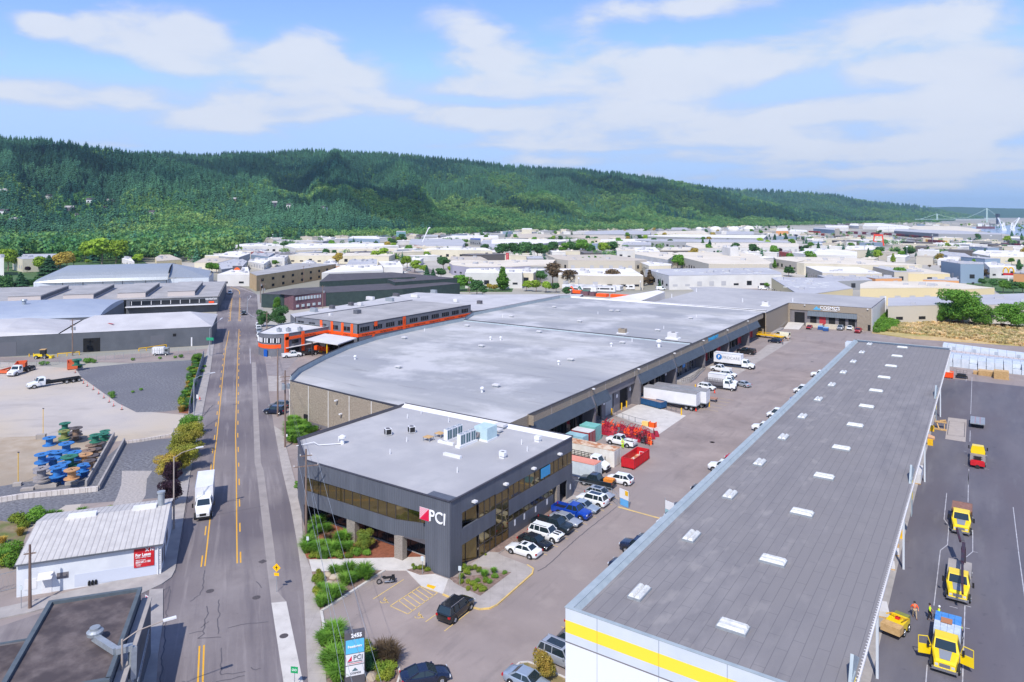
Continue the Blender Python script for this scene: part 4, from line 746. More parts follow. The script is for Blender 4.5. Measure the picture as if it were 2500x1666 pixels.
row=[('sedan','white','white sedan with black sunroof parked nearest the street corner in the office row',W0,('sunroof',)),('sedan','black','glossy black sedan between the white sunroof sedan and the white striped SUV',E0,()),('suv','white','white SUV with two black stripes on its hood and black roof rails',E0,('stripes','rails')),('pickup','darkgreen','dark slate pickup with empty bed between white striped SUV and silver sedan',E0,()),('sedan','silver','silver sedan squeezed between dark slate pickup and bright blue pickup',E0,()),('pickup','blue','bright blue crew cab pickup in the office row',E0,()),('sedan','lightblue','pale silver-blue sedan between bright blue pickup and white wagon',E0,()),('suv','white','white SUV with dark sunroof and its tail to the drive aisle',W0,('sunroof',)),('hatch','silver','silver-grey wagon with glass roof, last in the office row beside the fence',E0,('sunroof',))]
for i,(k,c,lb_,rz,ex_)in enumerate(row):
 LL=KIND[k]['L'];xx=-47.55-LL/2-(.9 if k!='pickup' else.25)+(-.7 if rz==W0 else 0)
 car(k,c,lb_,(max(xx,-52.6+LL/2)if k!='pickup' else xx,y0+pitch*(i-.5)),rz+R([1,-2,0,1,-1,1,2,-1,-2][i]),g1_,ex_)
def park(v,x,y,*a,rz=0,**k):p=at(v,x,y);return a,p
def carat(kind,color,label,v,x,y,rz,extras=(),group='cars and trucks parked around the buildings',z=0,**k):
 p=at(v,x,y);return car(kind,color,label,(p.x,p.y,z),rz,group,extras,**k)
carat('suv','black','black SUV with silver roof strip parked alone beside the hatched access bay','B',1560,1065,R(92),('rails',))
carat('coupe','navy','dark blue fastback sedan entering the lot at the bottom edge of the picture','B',1330,1560,R(52))
carat('sedan','lightblue','pale blue-grey sedan at the bottom edge beside the dry tree bed','C',270,1600,R(0))
car('suv','champagne',"sand-coloured SUV half hidden behind the white wall's corner",(-35.1,67.0),E0);car('hatch','grey','dark grey hatchback nose-in beside the white wall, between sand and silver SUVs',(-34.6,63.9),R(2));car('suv','silver','silver SUV with roof rails beside the small tree at the white wall',(-35.0,61.0),R(-3),extras=('rails','sunroof'))
carat('pickup','darkgreen','dark pickup carrying an orange crate beside the fenced gate','j1',770,1470,R(183),('load',));carat('hatch','white','white crossover behind the dark pickup with the orange crate','j1',1160,1420,R(183))
carat('pickup','white','white work pickup with black rack beside the red machine parts','j1',1190,760,R(178),('rack',))
carat('hatch','white','white crossover parked beside an orange cone near the two trailers','j2',1030,1005,R(-8));carat('sedan','silver','silver sedan parked alone behind the stake-bed truck','j2',1540,960,R(160))
carat('pickup','white','white extended cab pickup next to the logo box truck','j2',1240,750,R(172));carat('hatch','white','white car tucked behind the small white box truck','j2',1340,820,R(0))
carat('pickup','black','black pickup with canopy backed toward the docks past the logo box truck','j2',1600,495,R(172),('canopy',));carat('hatch','navy','dark blue hatchback beside the yellow flatbed ramp','j2',2010,335,R(175))
carat('van','pale','cream cargo van behind the yellow flatbed ramp','j2',2110,265,R(170))
for x,y,k,c,lb_,rz in((812,303,'coupe','red','small red car by the pale bins under the far dock bays',S0),(1103,310,'hatch','white','white car between the silver truck and red pickup at the far docks',S0),(1163,330,'pickup','red','red pickup parked at the right end of the far docks',S0),(1037,310,'pickup','silver','silver utility truck in front of the far docks',S0)):carat(k,c,lb_,'H',x,y,rz)
for yy,k,c,lb_,ex_ in((207,'pickup','white','white truck showing past the far end of the dark roof',('canopy',)),(186,'van','white','white van poking out past the dark roof, near its far end',()),(177.5,'sedan','blue','blue car just visible past the dark roof edge beside the white van',()),(160.5,'van','white','white van peeking over the dark roof edge, midway along',()),(149,'pickup','white','white box-backed utility truck partly hidden by the dark roof edge',('canopy',)),(128,'suv','red','dark red car partly hidden by the dark roof edge',()),(125,'hatch','white','white car between the red car and the racked pickup at the dark roof edge',()),(121.8,'pickup','white','white pickup with black rack partly hidden by the dark roof edge',('rack',)),(110.5,'suv','black','black SUV peeking past the dark roof edge by itself',()),(101.7,'suv','navy','dark blue SUV, farther of two dark tops near the dark roof edge',()),(98.9,'hatch','navy','dark blue car between a navy SUV and white car at the roof edge',()),(96.0,'hatch','white','white car roof showing beyond the dark roof edge',()),(89.2,'suv','darkgreen','farther of two dark cars half hidden near the gate sign',()),(86.4,'pickup','navy','navy pickup nearer of two dark vehicles past the gate',()),(81.0,'suv','navy','dark car behind the gate beside the roof edge',())):
 car(k,c,lb_,(-36.9 if KIND[k]['L']<5.4 else-37.4,yy),W0 if k!='van' else W0,extras=ex_)
ra=math.atan2(.58,-.815)
for v,x,y,k,c,lb_,rz in(('j6',25,985,'hatch','white','nearest of the white cars parked along the kerb before the curved corner building',ra+math.pi),('j6',18,905,'hatch','silver','second white car along the kerb before the curved corner building',ra+math.pi),('j6',10,850,'hatch','white','third pale car along the kerb before the curved corner building',ra+math.pi),('j6',8,805,'suv','white','farthest pale car along the kerb before the curved corner building',ra+math.pi),('F',390,670,'pickup','white','white pickup parked in front of the orange-striped building',R(60)),('F',535,650,'pickup','black','black pickup parked beside the white one at the orange-striped building',R(60)),('E',2075,240,'suv','black','black SUV driving on the avenue near the long low buildings',ra+math.pi),('F',250,1150,'suv','navy','dark blue SUV parked nose out beside the leaning utility pole',R(205)),('F',290,1100,'hatch','grey','grey car behind the dark SUV at the utility pole',R(205)),('c1',362,990,'van','white','white delivery van coming down the avenue in the distance',ra+math.pi)):
 carat(k,c,lb_,v,x,y,rz)
def boxtruck(label,loc,rz,Lb=6.5,Hb=2.4,cabc='white',z0=1.0,dark_grille=True,kind='box',boxm=None,nm='box_truck',group='trucks working around the buildings',nose=1.6,wheelr=.48,hood=True,W=2.4):
 """cab forward at +X; body behind it"""
 t=thing(nm,label,'truck',loc,rz,group);pm=P_(cabc);hw=W/2;cl=1.9;x0=Lb/2
 fr=MB().box(-x0,x0+cl,-.45,.45,.55,.85);fr.obj('chassis',M['black'],t)
 c=MB();xf=x0+cl
 if hood:c.loft([[(x0+.1,-hw+.12,.6),(x0+.1,-hw+.05,1.7),(x0+.1,-hw+.25,2.55),(x0+.1,hw-.25,2.55),(x0+.1,hw-.05,1.7),(x0+.1,hw-.12,.6)],[(xf-.45,-hw+.12,.6),(xf-.45,-hw+.05,1.7),(xf-.45,-hw+.3,2.5),(xf-.45,hw-.3,2.5),(xf-.45,hw-.05,1.7),(xf-.45,hw-.12,.6)],[(xf,-hw+.12,.6),(xf,-hw+.08,1.55),(xf,-hw+.2,1.62),(xf,hw-.2,1.62),(xf,hw-.08,1.55),(xf,hw-.12,.6)],[(xf+nose*.85,-hw+.3,.6),(xf+nose*.85,-hw+.3,1.2),(xf+nose*.85,-hw+.45,1.36),(xf+nose*.85,hw-.45,1.36),(xf+nose*.85,hw-.3,1.2),(xf+nose*.85,hw-.3,.6)],[(xf+nose,-hw+.34,.6),(xf+nose,-hw+.34,1.1),(xf+nose,-hw+.5,1.2),(xf+nose,hw-.5,1.2),(xf+nose,hw-.34,1.1),(xf+nose,hw-.34,.6)]])
 else:c.loft([[(x0+.1,-hw+.05,.5),(x0+.1,-hw+.02,1.5),(x0+.1,-hw+.15,2.5),(x0+.1,hw-.15,2.5),(x0+.1,hw-.02,1.5),(x0+.1,hw-.05,.5)],[(xf-.1,-hw+.05,.5),(xf-.1,-hw+.02,1.5),(xf-.25,-hw+.2,2.5),(xf-.25,hw-.2,2.5),(xf-.1,hw-.02,1.5),(xf-.1,hw-.05,.5)],[(xf+.25,-hw+.12,.5),(xf+.25,-hw+.12,1.35),(xf+.2,-hw+.2,1.5),(xf+.2,hw-.2,1.5),(xf+.25,hw-.12,1.35),(xf+.25,hw-.12,.5)]])
 c.obj('cab',pm,t,fix=True)
 wz0,wz1=(1.66,2.42)if hood else(1.56,2.4);xa,xb=(xf+.005,xf-.41)if hood else(xf+.2,xf-.18)
 wd=MB().add([(xa,-hw+.32,wz0),(xa,hw-.32,wz0),(xb+.02,hw-.4,wz1),(xb+.02,-hw+.4,wz1)],[(0,1,2,3)])
 for s in(-1,1):wd.add([(x0+.5,s*(hw-.03),1.72),(xf-.1,s*(hw-.03),1.72),(xf-.45,s*(hw-.2),2.36),(x0+.5,s*(hw-.2),2.36)],[(0,1,2,3)if s<0 else(3,2,1,0)])
 wd.obj('windshield',M['glass'],t)
 nx=xf+(nose if hood else.26)
 MB().box(nx-.05,nx+.02,-.45,.45,.75,1.1).obj('grille',M['black']if dark_grille else M['chrome'],t);MB().box(nx-.1,nx+.12,-hw+.15,hw-.15,.42,.66).obj('bumper',M['black']if dark_grille else M['chrome'],t)
 for s in(-1,1):MB().box(nx-.12,nx+.01,s*(hw-.55)-.14,s*(hw-.55)+.14,.8,1.02).obj('headlight',M['lamp'],t);MB().bar((xf-.3,s*(hw+.0),1.5),(xf-.1,s*(hw+.3),1.5),.04).box(xf-.15,xf-.08,s*(hw+.25)-.1,s*(hw+.25)+.1,1.45,2.05).obj('mirror',M['black'],t)
 wheels(t,[xf+nose*.38 if hood else xf-.45,-x0*.55],hw,wheelr,.27,dual=(1,))
 if kind=='box':
  MB().box(-x0,x0,-hw-.03,hw+.03,z0,z0+Hb).obj('cargo_box',boxm or M['white'],t);ed=MB()
  for s in(-1,1):ed.bar((-x0,s*(hw+.03),z0+Hb),(x0,s*(hw+.03),z0+Hb),.06);ed.bar((-x0,s*(hw+.03),z0+.03),(x0,s*(hw+.03),z0+.03),.06)
  ed.obj('edge_rail',M['steel'],t)
 elif kind=='flat':MB().box(-x0,x0,-hw,hw,z0-.1,z0+.1).obj('bed',boxm or M['conc_d'],t)
 elif kind=='stake':
  MB().box(-x0,x0,-hw,hw,z0-.1,z0+.1).obj('bed',M['grey_d'],t);sk=MB()
  for s in(-1,1):
   for k in range(8):x=-x0+k*(2*x0)/7;sk.bar((x,s*(hw-.04),z0),(x,s*(hw-.04),z0+1.25),.07)
   for z in(.3,.6,.9,1.2):sk.bar((-x0,s*(hw-.04),z0+z),(x0,s*(hw-.04),z0+z),.05,.1)
  for x in(-x0,x0):
   for z in(.3,.6,.9,1.2):sk.bar((x,-hw,z0+z),(x,hw,z0+z),.05,.1)
  sk.obj('stake_side',boxm or M['black'],t)
 elif kind=='dump':MB().box(-x0,x0,-hw,-hw+.08,z0,z0+1.1).box(-x0,x0,hw-.08,hw,z0,z0+1.1).box(-x0,-x0+.08,-hw,hw,z0,z0+1.1).box(x0-.08,x0,-hw,hw,z0,z0+1.3).box(-x0,x0,-hw,hw,z0-.05,z0+.05).box(-x0,x0,-hw,hw,z0+1.02,z0+1.06).obj('dump_bed',boxm,t)
 return t
p=(at('A',1505,378));fv=Vector((.815,-.58,0));hdg=math.atan2(-.58,.815)
t=boxtruck('white box truck with black grille driving down the avenue',(-97.3,62.3,0),hdg,7.2,2.65,z0=1.05,nose=1.7,W=2.4)
c0=at('A',1505,372);t.location=(c0.x-.815*(3.6+1.9+1.6),c0.y+.58*(3.6+1.9+1.6),0)
boxm=M['white']
t=boxtruck('white box truck with round blue logo and grey company name on its side',(-62.6,207.1,0),E0,7.9,2.75,z0=1.15,nose=1.5);t.location=(-62.95,207.3,0)
navy_l=mat('logo_blue',rgb(20,110,185),rough=.5);q=MB().lathe([(0,-1.25),(.85,-1.25),(.85,-1.22)],(-2.4,0,2.75),24,axis='y');q.obj('logo',navy_l,t)
text('PROCARE',1.15,mat('grey_letter',rgb(120,124,134),rough=.5),t,(1.1,-1.245,2.65),FACE_S,bold=-.01,ext=.01);text('P',1.3,M['white_letter'],t,(-2.4,-1.27,2.72),FACE_S,bold=.02,ext=.01)
boxtruck('white stake-bed truck parked between the white crossover and small box truck',(0,0,0),E0,4.6,1,kind='stake',boxm=M['grey_p'],nm='stake_truck',nose=1.1,wheelr=.4,W=2.2).location=at('j2',1150,985)
boxtruck('small white box truck parked just behind the stake-bed truck',(0,0,0),E0,4.4,1.9,nose=.9,wheelr=.38,W=2.2).location=at('j2',1190,935)
boxtruck('white truck with black stake rack between the white and the pink-topped containers',(0,0,0),R(-1),4.8,1,kind='stake',nm='stake_truck',nose=1.2,wheelr=.42,W=2.2).location=(-59.6,110.6,0)
M['graym']=mat('grey_hood',rgb(150,156,164),rough=.35,metal=.2)
def yellow_truck(label,v,x,y,kind,boxm,Lb,hoodpatch=True,rz=S0):
 p=at(v,x,y);t=boxtruck(label,(0,0,0),rz,Lb,1.0,'yellow',kind=kind,boxm=boxm,nm='yellow_truck',nose=1.55,dark_grille=False,group='yellow trucks in the east yard',W=2.45,z0=1.15)
 t.location=(p.x,p.y+Lb/2+3.45,0)
 if hoodpatch:xf=Lb/2+1.9;MB().add([(xf+.05,-.55,1.66),(xf+1.3,-.42,1.405),(xf+1.3,.42,1.405),(xf+.05,.55,1.66)],[(0,1,2,3)]).obj('hood_panel',M['graym'],t)
 return t
tD=yellow_truck('yellow dump truck with rust-brown bed in the east yard','D',1355,480,'dump',mat('rust_bed',rgb(150,112,98),rgb(126,90,78),3,.8),3.6)
tC=yellow_truck('yellow crane truck with long folded boom over its cab','D',1330,985,'flat',M['conc_d'],5.6)
tL=yellow_truck('yellow flatbed truck with both doors open, stacked with blue and white packs','D',1235,1520,'flat',M['grey_d'],4.6)
xf=2.3+1.9
for s in(-1,1):
 d=MB().box(-.0,.06,0,1.15,.65,1.6).bar((.03,.03,1.6),(.03,.3,2.4),.06).bar((.03,.3,2.4),(.03,1.12,2.35),.06).bar((.03,1.12,2.35),(.03,1.12,1.6),.06);o=d.obj('door',P_('yellow'),tL);o.location=(xf-.35,s*1.22,0);o.rotation_euler=(0,0,R(-15)if s>0 else R(195))
bm=MB().bar((2.0,.35,3.0),(-3.6,.35,3.1),.34,.4).bar((-2.6,.35,1.2),(-2.6,.35,3.0),.5).bar((-3.6,.0,3.3),(-6.6,-.5,3.7),.22,.26).bar((2.0,.35,3.0),(7.6,.5,2.9),.26,.3).bar((7.6,.5,2.9),(8.6,.55,2.3),.22);bm.obj('crane_boom',mat('boom',rgb(70,34,46),rgb(50,50,58),1,.5),tC)
MB().bar((-3.8,.25,3.35),(-6.4,-.2,3.75),.4,.1).obj('boom_jib',M['grey_d'],tC)
g_='packs stacked on the yellow flatbed'
pb=[mat('pack_blue',rgb(60,130,200),rgb(90,150,210),2,.5),mat('pack_white',rgb(206,214,226),rgb(180,194,214),2,.5)]
for i in range(4):
 for j in range(4):
  bx=MB().box(-.28,.28,-.47,.47,0,.95+.05*((i*j)%2));o=bx.obj('shingle_pack',pb[0]if i<2 else pb[1]);o.location=(tL.location.x-.88+.585*j,tL.location.y+1.65-.99*i+.15,1.26)
  tag(o,('blue-wrapped' if i<2 else 'white-wrapped')+' bundle among the packs on the yellow flatbed with open doors','pack',g_+(' blue' if i<2 else ' white'))
MB_=MB().box(-.5,.5,-.5,.5,0,.06);o=MB_.obj('cardboard_sheet',mat('cardboard',rgb(176,120,84),rough=.9));o.location=tL.location+Vector((-.1,.4,2.3));tag(o,'brown cardboard sheet lying on top of the packs','cardboard')
t=boxtruck('yellow-cabbed flatbed with worn deck and red forklift mount at its rear',(0,0,0),N0,4.2,1,'yellow',kind='flat',boxm=mat('worn_deck',rgb(130,122,120),rgb(150,140,136),2,.9),nm='flatbed_truck',nose=1.0,W=2.3,group='yellow trucks in the east yard',z0=1.1)
p=at('j5',975,1440);t.location=(p.x,p.y+3.0,0)
MB().box(-2.9,-2.15,-1.05,1.05,.5,1.15).box(-2.5,-2.2,-.9,.9,1.1,1.3).obj('forklift_mount',M['red'],t);MB().box(-2.2,-1.9,-.5,.5,1.2,1.9).bar((-2,-.4,1.2),(.2,-.4,1.35),.08).bar((-2,.4,1.2),(.2,.4,1.35),.08).bar((-.2,-.7,1.3),(-.2,.7,1.3),.08).bar((-1.2,-.7,1.3),(-1.2,.7,1.3),.08).obj('mast',M['black'],t)
tw_=MB().lathe([(0,0),(.35,0),(.35,.3),(0,.3)],(-3.0,0,.35),12,axis='x');tw_.obj('rear_wheel',M['rubber'],t)
t=thing('flatbed_trailer','empty flat steel trailer deck with two red seams standing in the east yard','trailer',at('j5',975,925));t.location.y+=2.6
MB().box(-1.28,1.28,-2.9,2.9,.95,1.15).obj('deck',M['steel'],t);MB().box(-.45,-.4,-2.9,2.9,1.15,1.16).box(.4,.45,-2.9,2.9,1.15,1.16).obj('seam',M['red'],t)
for s in(-1,1):
 for yy in(-1.2,-.2):o=MB().lathe([(0,-.12),(.42,-.12),(.42,.12),(0,.12)],(s*.95,yy,.42),14,axis='x').obj('wheel',M['rubber'],t)
M['trtop']=mat('trailer_roof',rgb(150,148,148),rgb(130,126,124),.6,.7,det=8)
def trailer(label,x1,y,L_=12.6):
 t=thing('semi_trailer',label,'trailer',(x1-L_/2,y,0),0,'white trailers backed to the docks');h=L_/2
 MB().box(-h,h,-1.28,1.28,1.15,4.0).obj('cargo_box',M['white'],t);MB().box(-h-.0,h,-1.29,1.29,4.0,4.05).obj('roof',M['trtop'],t);rb=MB().box(-h,h,-1.31,-1.28,1.1,1.3).box(-h,h,-1.31,-1.28,3.85,4.0).box(h,h+.04,-1.3,1.3,1.1,1.3)
 for k in(-1.28,-.02,1.24):rb.box(h,h+.04,k,k+.06,1.2,4.0)
 rb.obj('frame',M['steel'],t)
 wheels(t,(h-1.2,h-2.4),1.2,.5,.28,dual=(0,1));MB().box(-h+3,-h+3.15,-.7,-.55,0,1.15).box(-h+3,-h+3.15,.55,.7,0,1.15).obj('landing_leg',M['grey_d'],t)
 MB().box(h-3.3,h-.5,-.5,.5,.7,1.15).obj('bogie',M['black'],t);return t
trailer('nearer of two white semi-trailers backed to the dock, beside the blue dumpster',-54.4,156.7);trailer('farther of two white semi-trailers backed to the dock',-53.3,160.2)
t=thing('pallet','weathered timber pallets lying behind the farther white trailer','pallets',at('j2',1110,1180)+Vector((0,0,0)));MB().box(-1.4,1.2,-.7,.7,.75,.95).obj('board',mat('old_timber',rgb(164,126,108),rough=.9),t);MB().box(-1.2,-1.1,-.6,.6,0,.75).box(.9,1.0,-.6,.6,0,.75).obj('leg',M['grey_d'],t)
def rolloff(label,v,x,y,rz,L_=8.0):
 p=at(v,x,y);t=boxtruck(label,(p.x,p.y,0),rz,L_,1,'white',kind='none',nm='rolloff_truck',nose=1.9,dark_grille=False,W=2.45,wheelr=.52)
 MB().box(-L_/2-.2,L_/2-.2,-.75,-.5,1.0,1.25).box(-L_/2-.2,L_/2-.2,.5,.75,1.0,1.25).box(-L_/2-.2,-L_/2,-.75,.75,1.0,1.2).box(L_/2-1.2,L_/2-.2,-.8,.8,1.0,1.6).bar((-L_/2+.5,0,.9),(L_/2-1.5,0,1.3),.25).obj('hoist_frame',M['black'],t)
 wheels(t,(-L_/2+.4,-L_/2+1.7,-L_/2+3.3),1.2,.5,.27,dual=(0,1));MB().box(-L_/2-.3,-L_/2+2.4,-1.2,-.6,1.0,1.08).box(-L_/2-.3,-L_/2+2.4,.6,1.2,1.0,1.08).obj('mudguard',M['black'],t);return t
p=at('E',520,840);rolloff('white day-cab roll-off truck with bare black frame in the pale yard','E',530,825,math.atan2((at('E',380,845)-at('E',665,800)).y,(at('E',380,845)-at('E',665,800)).x))
rolloff('white roll-off truck parked beside the orange bins near the yard fence','E',215,725,math.atan2((at('E',170,745)-at('E',300,700)).y,(at('E',170,745)-at('E',300,700)).x),5.5)
t=thing('garbage_truck','small white compactor truck parked along the grey warehouse wall','truck',at('E',1370,583),math.atan2(.815,.58)-R(10));MB().box(-2.4,1.0,-1.05,1.05,.6,2.5).obj('hopper',M['white'],t);MB().box(1.05,2.3,-1.0,1.0,.5,2.3).obj('cab',M['steel'],t);MB().box(2.25,2.32,-.85,.85,1.3,2.15).box(1.3,2.2,-1.02,1.02,1.3,2.1).obj('windshield',M['glass'],t);wheels(t,(1.6,-1.5),1.05,.42)
for k in range(5):MB().box(-2.3+.7*k,-2.2+.7*k,-1.08,-1.05,.7,2.4).obj('rib',M['steel'],t)
t=thing('motorcycle','black cruiser motorcycle parked at the end of the first painted bay','motorcycle',at('B',1040,835),R(228))
for x in(-.75,.8):o=MB().lathe([(.2,-.07),(.31,-.06),(.33,0),(.31,.06),(.2,.07),(.2,-.07)],(x,0,.33),16,axis='y').obj('wheel',M['rubber'],t);MB().lathe([(0,-.03),(.2,-.03),(.2,.03),(0,.03)],(x,0,.33),12,axis='y').obj('rim',M['chrome'],o)
MB().box(-.3,.3,-.2,.2,.28,.62).obj('engine',M['chrome'],t);MB().loft([[(x,-w_,z),(x,-w_*.7,z+h_),(x,w_*.7,z+h_),(x,w_,z)]for x,w_,z,h_ in((-.05,.1,.68,.1),(.1,.16,.66,.22),(.35,.14,.7,.2),(.5,.06,.76,.1))]).obj('fuel_tank',M['black'],t)
MB().box(-.75,-.05,-.16,.16,.62,.76).obj('seat',M['black'],t);MB().tube([(.82,.1,.33),(.5,.12,.95)],.03).tube([(.82,-.1,.33),(.5,-.12,.95)],.03).tube([(.45,-.42,1.0),(.5,0,1.05),(.45,.42,1.0)],.025).obj('fork',M['chrome'],t);MB().tube([(.1,.2,.3),(-.9,.22,.3)],.05).obj('exhaust',M['chrome'],t)
MB().box(-1.05,-.7,-.38,-.16,.45,.8).box(-1.05,-.7,.16,.38,.45,.8).obj('saddlebag',M['black'],t)
def corr(mb,x0,x1,y0,y1,z0,z1,pitch=.28,dep=.035,mi=0):
 def wall(a,b,nx,ny):
  n=max(2,int(((b[0]-a[0])**2+(b[1]-a[1])**2)**.5/pitch));vs=[]
  for i in range(n+1):
   for j,t_ in enumerate((0,.35,.5,.85)):
    t=(i+t_)/(n+1);d=dep if j in(2,3)else 0;vs.append((a[0]+(b[0]-a[0])*t-nx*d,a[1]+(b[1]-a[1])*t-ny*d))
  vs.append(b);m=len(vs);mb.add([(x,y,z0)for x,y in vs]+[(x,y,z1)for x,y in vs],[(k,k+1,m+k+1,m+k)for k in range(m-1)],mi)
 wall((x0,y0),(x1,y0),0,-1);wall((x1,y0),(x1,y1),1,0);wall((x1,y1),(x0,y1),0,1);wall((x0,y1),(x0,y0),-1,0)
def container(label,x0,x1,y0,y1,H,mw,mr,end=True):
 t=thing('shipping_container',label,'container',((x0+x1)/2,(y0+y1)/2,0),0,'containers behind the office');a,b=(x1-x0)/2,(y1-y0)/2
 w_=MB();corr(w_,-a,a,-b,b,.12,H-.1);w_.box(-a,a,-b,b,0,.14).obj('wall',mw,t);MB().box(-a-.01,a+.01,-b-.01,b+.01,H-.1,H).obj('roof',mr,t)
 f=MB()
 for s in(-1,1):
  for q in(-1,1):f.box(s*a-.06,s*a+.06,q*b-.06,q*b+.06,0,H+.01)
 f.obj('corner_post',mw,t)
 if end:
  d=MB().box(a,a+.04,-b+.08,-.02,.15,H-.15).box(a,a+.04,.02,b-.08,.15,H-.15).obj('door',mw,t)
  MB().bar((a+.07,-.3,.2),(a+.07,-.3,H-.2),.04).bar((a+.07,.3,.2),(a+.07,.3,H-.2),.04).bar((a+.07,-b+.4,.2),(a+.07,-b+.4,H-.2),.04).bar((a+.07,b-.4,.2),(a+.07,b-.4,H-.2),.04).obj('lock_rod',M['steel'],d)
 return t
M['rusty']=mat('rusty_roof',rgb(214,196,172),rgb(176,112,70),.9,.85,det=9,mixpos=(.42,.6));M['seafoam']=mat('seafoam',rgb(126,190,182),rgb(112,178,172),1,.6);M['paleteal']=mat('pale_teal',rgb(160,196,204),rgb(140,180,192),1,.6);M['crate_red']=mat('faded_red',rgb(160,40,44),rgb(140,36,42),1,.6)
container('long white container with rust-stained roof behind the office block',-66.4,-54.3,113.2,115.65,2.9,mat('off_white',rgb(226,224,218),rgb(212,206,196),.8,.6),M['rusty'])
container('pale blue-white container with salmon-pink roof nearest the office back corner',-60.4,-54.3,105.8,108.2,2.6,mat('blue_white',rgb(206,216,224),rgb(194,204,212),.8,.6),mat('salmon_roof',rgb(226,150,130),rgb(214,136,116),.5,.7))
container('seafoam green container, tallest of the three at the dock wall',-66.7,-63.4,123.7,126.3,2.9,M['seafoam'],M['seafoam'])
container('red container with white roof between seafoam and pale teal ones',-67.0,-63.2,120.9,123.3,2.6,M['crate_red'],M['roofW'])
container('pale teal container with ribbed roof, lowest of the three at the dock wall',-67.0,-63.2,118.2,120.4,2.4,M['paleteal'],M['paleteal'])
def dumpster(label,x0,x1,y0,y1,H,m,inner,rz=0,ribs_dark=False,group=None,loc=None,fill=None):
 a,b=(x1-x0)/2,(y1-y0)/2;t=thing('dumpster',label,'dumpster',loc or((x0+x1)/2,(y0+y1)/2,0),rz,group);mb=MB()
 mb.box(-a,-a+.08,-b,b,.2,H).box(a-.08,a,-b,b,.2,H).box(-a+.08,a-.08,-b,-b+.08,.2,H).box(-a+.08,a-.08,b-.08,b,.2,H).box(-a,a,-b,b,.18,.26)
 mb.box(-a-.05,a+.05,-b-.05,-b+.03,H-.1,H+.02).box(-a-.05,a+.05,b-.03,b+.05,H-.1,H+.02).box(-a-.05,-a+.03,-b,b,H-.1,H+.02).box(a-.03,a+.05,-b,b,H-.1,H+.02);mb.obj('tub',m,t);rb=MB();L_=max(a,b);n=int(2*L_/.6)
 for k in range(n+1):
  q=-L_+2*L_*k/n
  if b>a:
   rb.box(a,a+.07,q-.05,q+.05,.1,H-.1).box(-a-.07,-a,q-.05,q+.05,.1,H-.1)
  else:rb.box(q-.05,q+.05,-b-.07,-b,.1,H-.1).box(q-.05,q+.05,b,b+.07,.1,H-.1)
 rb.obj('rib',m,t);MB().box(-a+.09,a-.09,-b+.09,b-.09,.3,.3+(fill or.3)).obj('inner_floor',inner,t)
 MB().box(-a+.2,-a+.4,-b,b,0,.2).box(a-.4,a-.2,-b,b,0,.2).obj('skid',M['black'],t);return t
t=dumpster('bright red open roll-off dumpster with scrap inside behind the containers',-53.2,-50.9,113.9,120.5,1.85,M['red'],M['rusty'])
MB().bar((-.4,-1,.7),(.3,0,1.0),.12).bar((0,-.6,.7),(-.5,.2,.9),.12).bar((.1,1.2,.7),(.1,1.6,1.7),.08).bar((.1,1.6,1.7),(.9,1.5,1.75),.08).obj('scrap',M['roofW'],t)
dumpster('blue open dumpster filled with rubble below the nearer white trailer',-68,-61.3,153.9,156.0,1.5,mat('blue_dumpster',rgb(26,74,118),rgb(32,84,130),1,.6),mat('rubble',rgb(176,150,140),rgb(110,90,86),5,.9),R(-16),loc=(-64.6,154.6,0.06),fill=1.05)
for v,x,y,a,c,lb_ in(('E',552,708,R(156),'o','orange roll-off bin standing alone by the yard fence'),('E',110,720,R(152),'o','orange bin with dark lid left of the parked white roll-off truck'),('E',15,740,R(120),'o','low orange bin cut by the left edge of the picture')):
 p=at(v,x,y);dumpster(lb_,-1.2,1.2,-2.6,2.6,2.1 if x>20 else 1.0,mat('bin_orange',rgb(222,104,62),rgb(200,92,56),1,.7)if 'bo' not in M else M['bo'],M['rusty'],a-R(90)+R(0),loc=(p.x-.5,p.y+2.2,0),group='orange bins in the west yard')
t=dumpster('orange bin full of scrap at the far end of the east yard',-1.2,1.2,-1.2,1.2,1.6,M['orange'],M['rusty'],0,loc=tuple(at('j5',595,285)+Vector((0,1.5,0))),fill=1.2)
t=thing('utility_trailer','small black mesh-sided trailer beside the scrap bin','trailer',at('j5',770,290));MB().box(-1.2,1.2,0,2.2,.5,.6).box(-1.0,1.0,.2,1.6,.6,1.2).obj('deck',M['black'],t);f_=MB()
for x in(-1.2,-.4,.4,1.2):f_.bar((x,2.3,.5),(x,2.3,2.0),.05)
for z in(.9,1.4,2.0):f_.bar((-1.2,2.3,z),(1.2,2.3,z),.04)
f_.obj('mesh_gate',M['black'],t);MB().lathe([(0,-.1),(.35,-.1),(.35,.1),(0,.1)],(-1.3,1,.35),12,axis='x').lathe([(0,-.1),(.35,-.1),(.35,.1),(0,.1)],(1.3,1,.35),12,axis='x').obj('wheel',M['rubber'],t)
for x,y,lb_ in((892,310,'left blue bin under the far dock bays'),(930,320,'right blue bin under the far dock bays')):
 t=thing('waste_bin',lb_,'bin',at('H',x,y),0,'blue bins at the far docks');MB().prism([(-.9,-.7),(.9,-.7),(.9,.7),(-.9,.7)],.1,1.2).obj('tub',mat('bin_blue',rgb(40,80,140),rough=.6),t);MB().add([(-.95,-.75,1.2),(.95,-.75,1.2),(.95,.75,1.5),(-.95,.75,1.5)],[(0,1,2,3)]).obj('lid',mat('bin_lid',rgb(120,160,200),rough=.5),t)
t=thing('dock_enclosure','cream concrete enclosures in front of the far dock bays','enclosure',at('H',900,300));MB().box(-6,0,1,5,0,1.4).box(1,7,0,4,0,1.5).box(8,11,2,5,0,1.2).box(18,21,3,5.5,0,1.2).obj('wall',mat('cream_wall',rgb(206,196,176),rgb(190,180,162),1,.8),t)
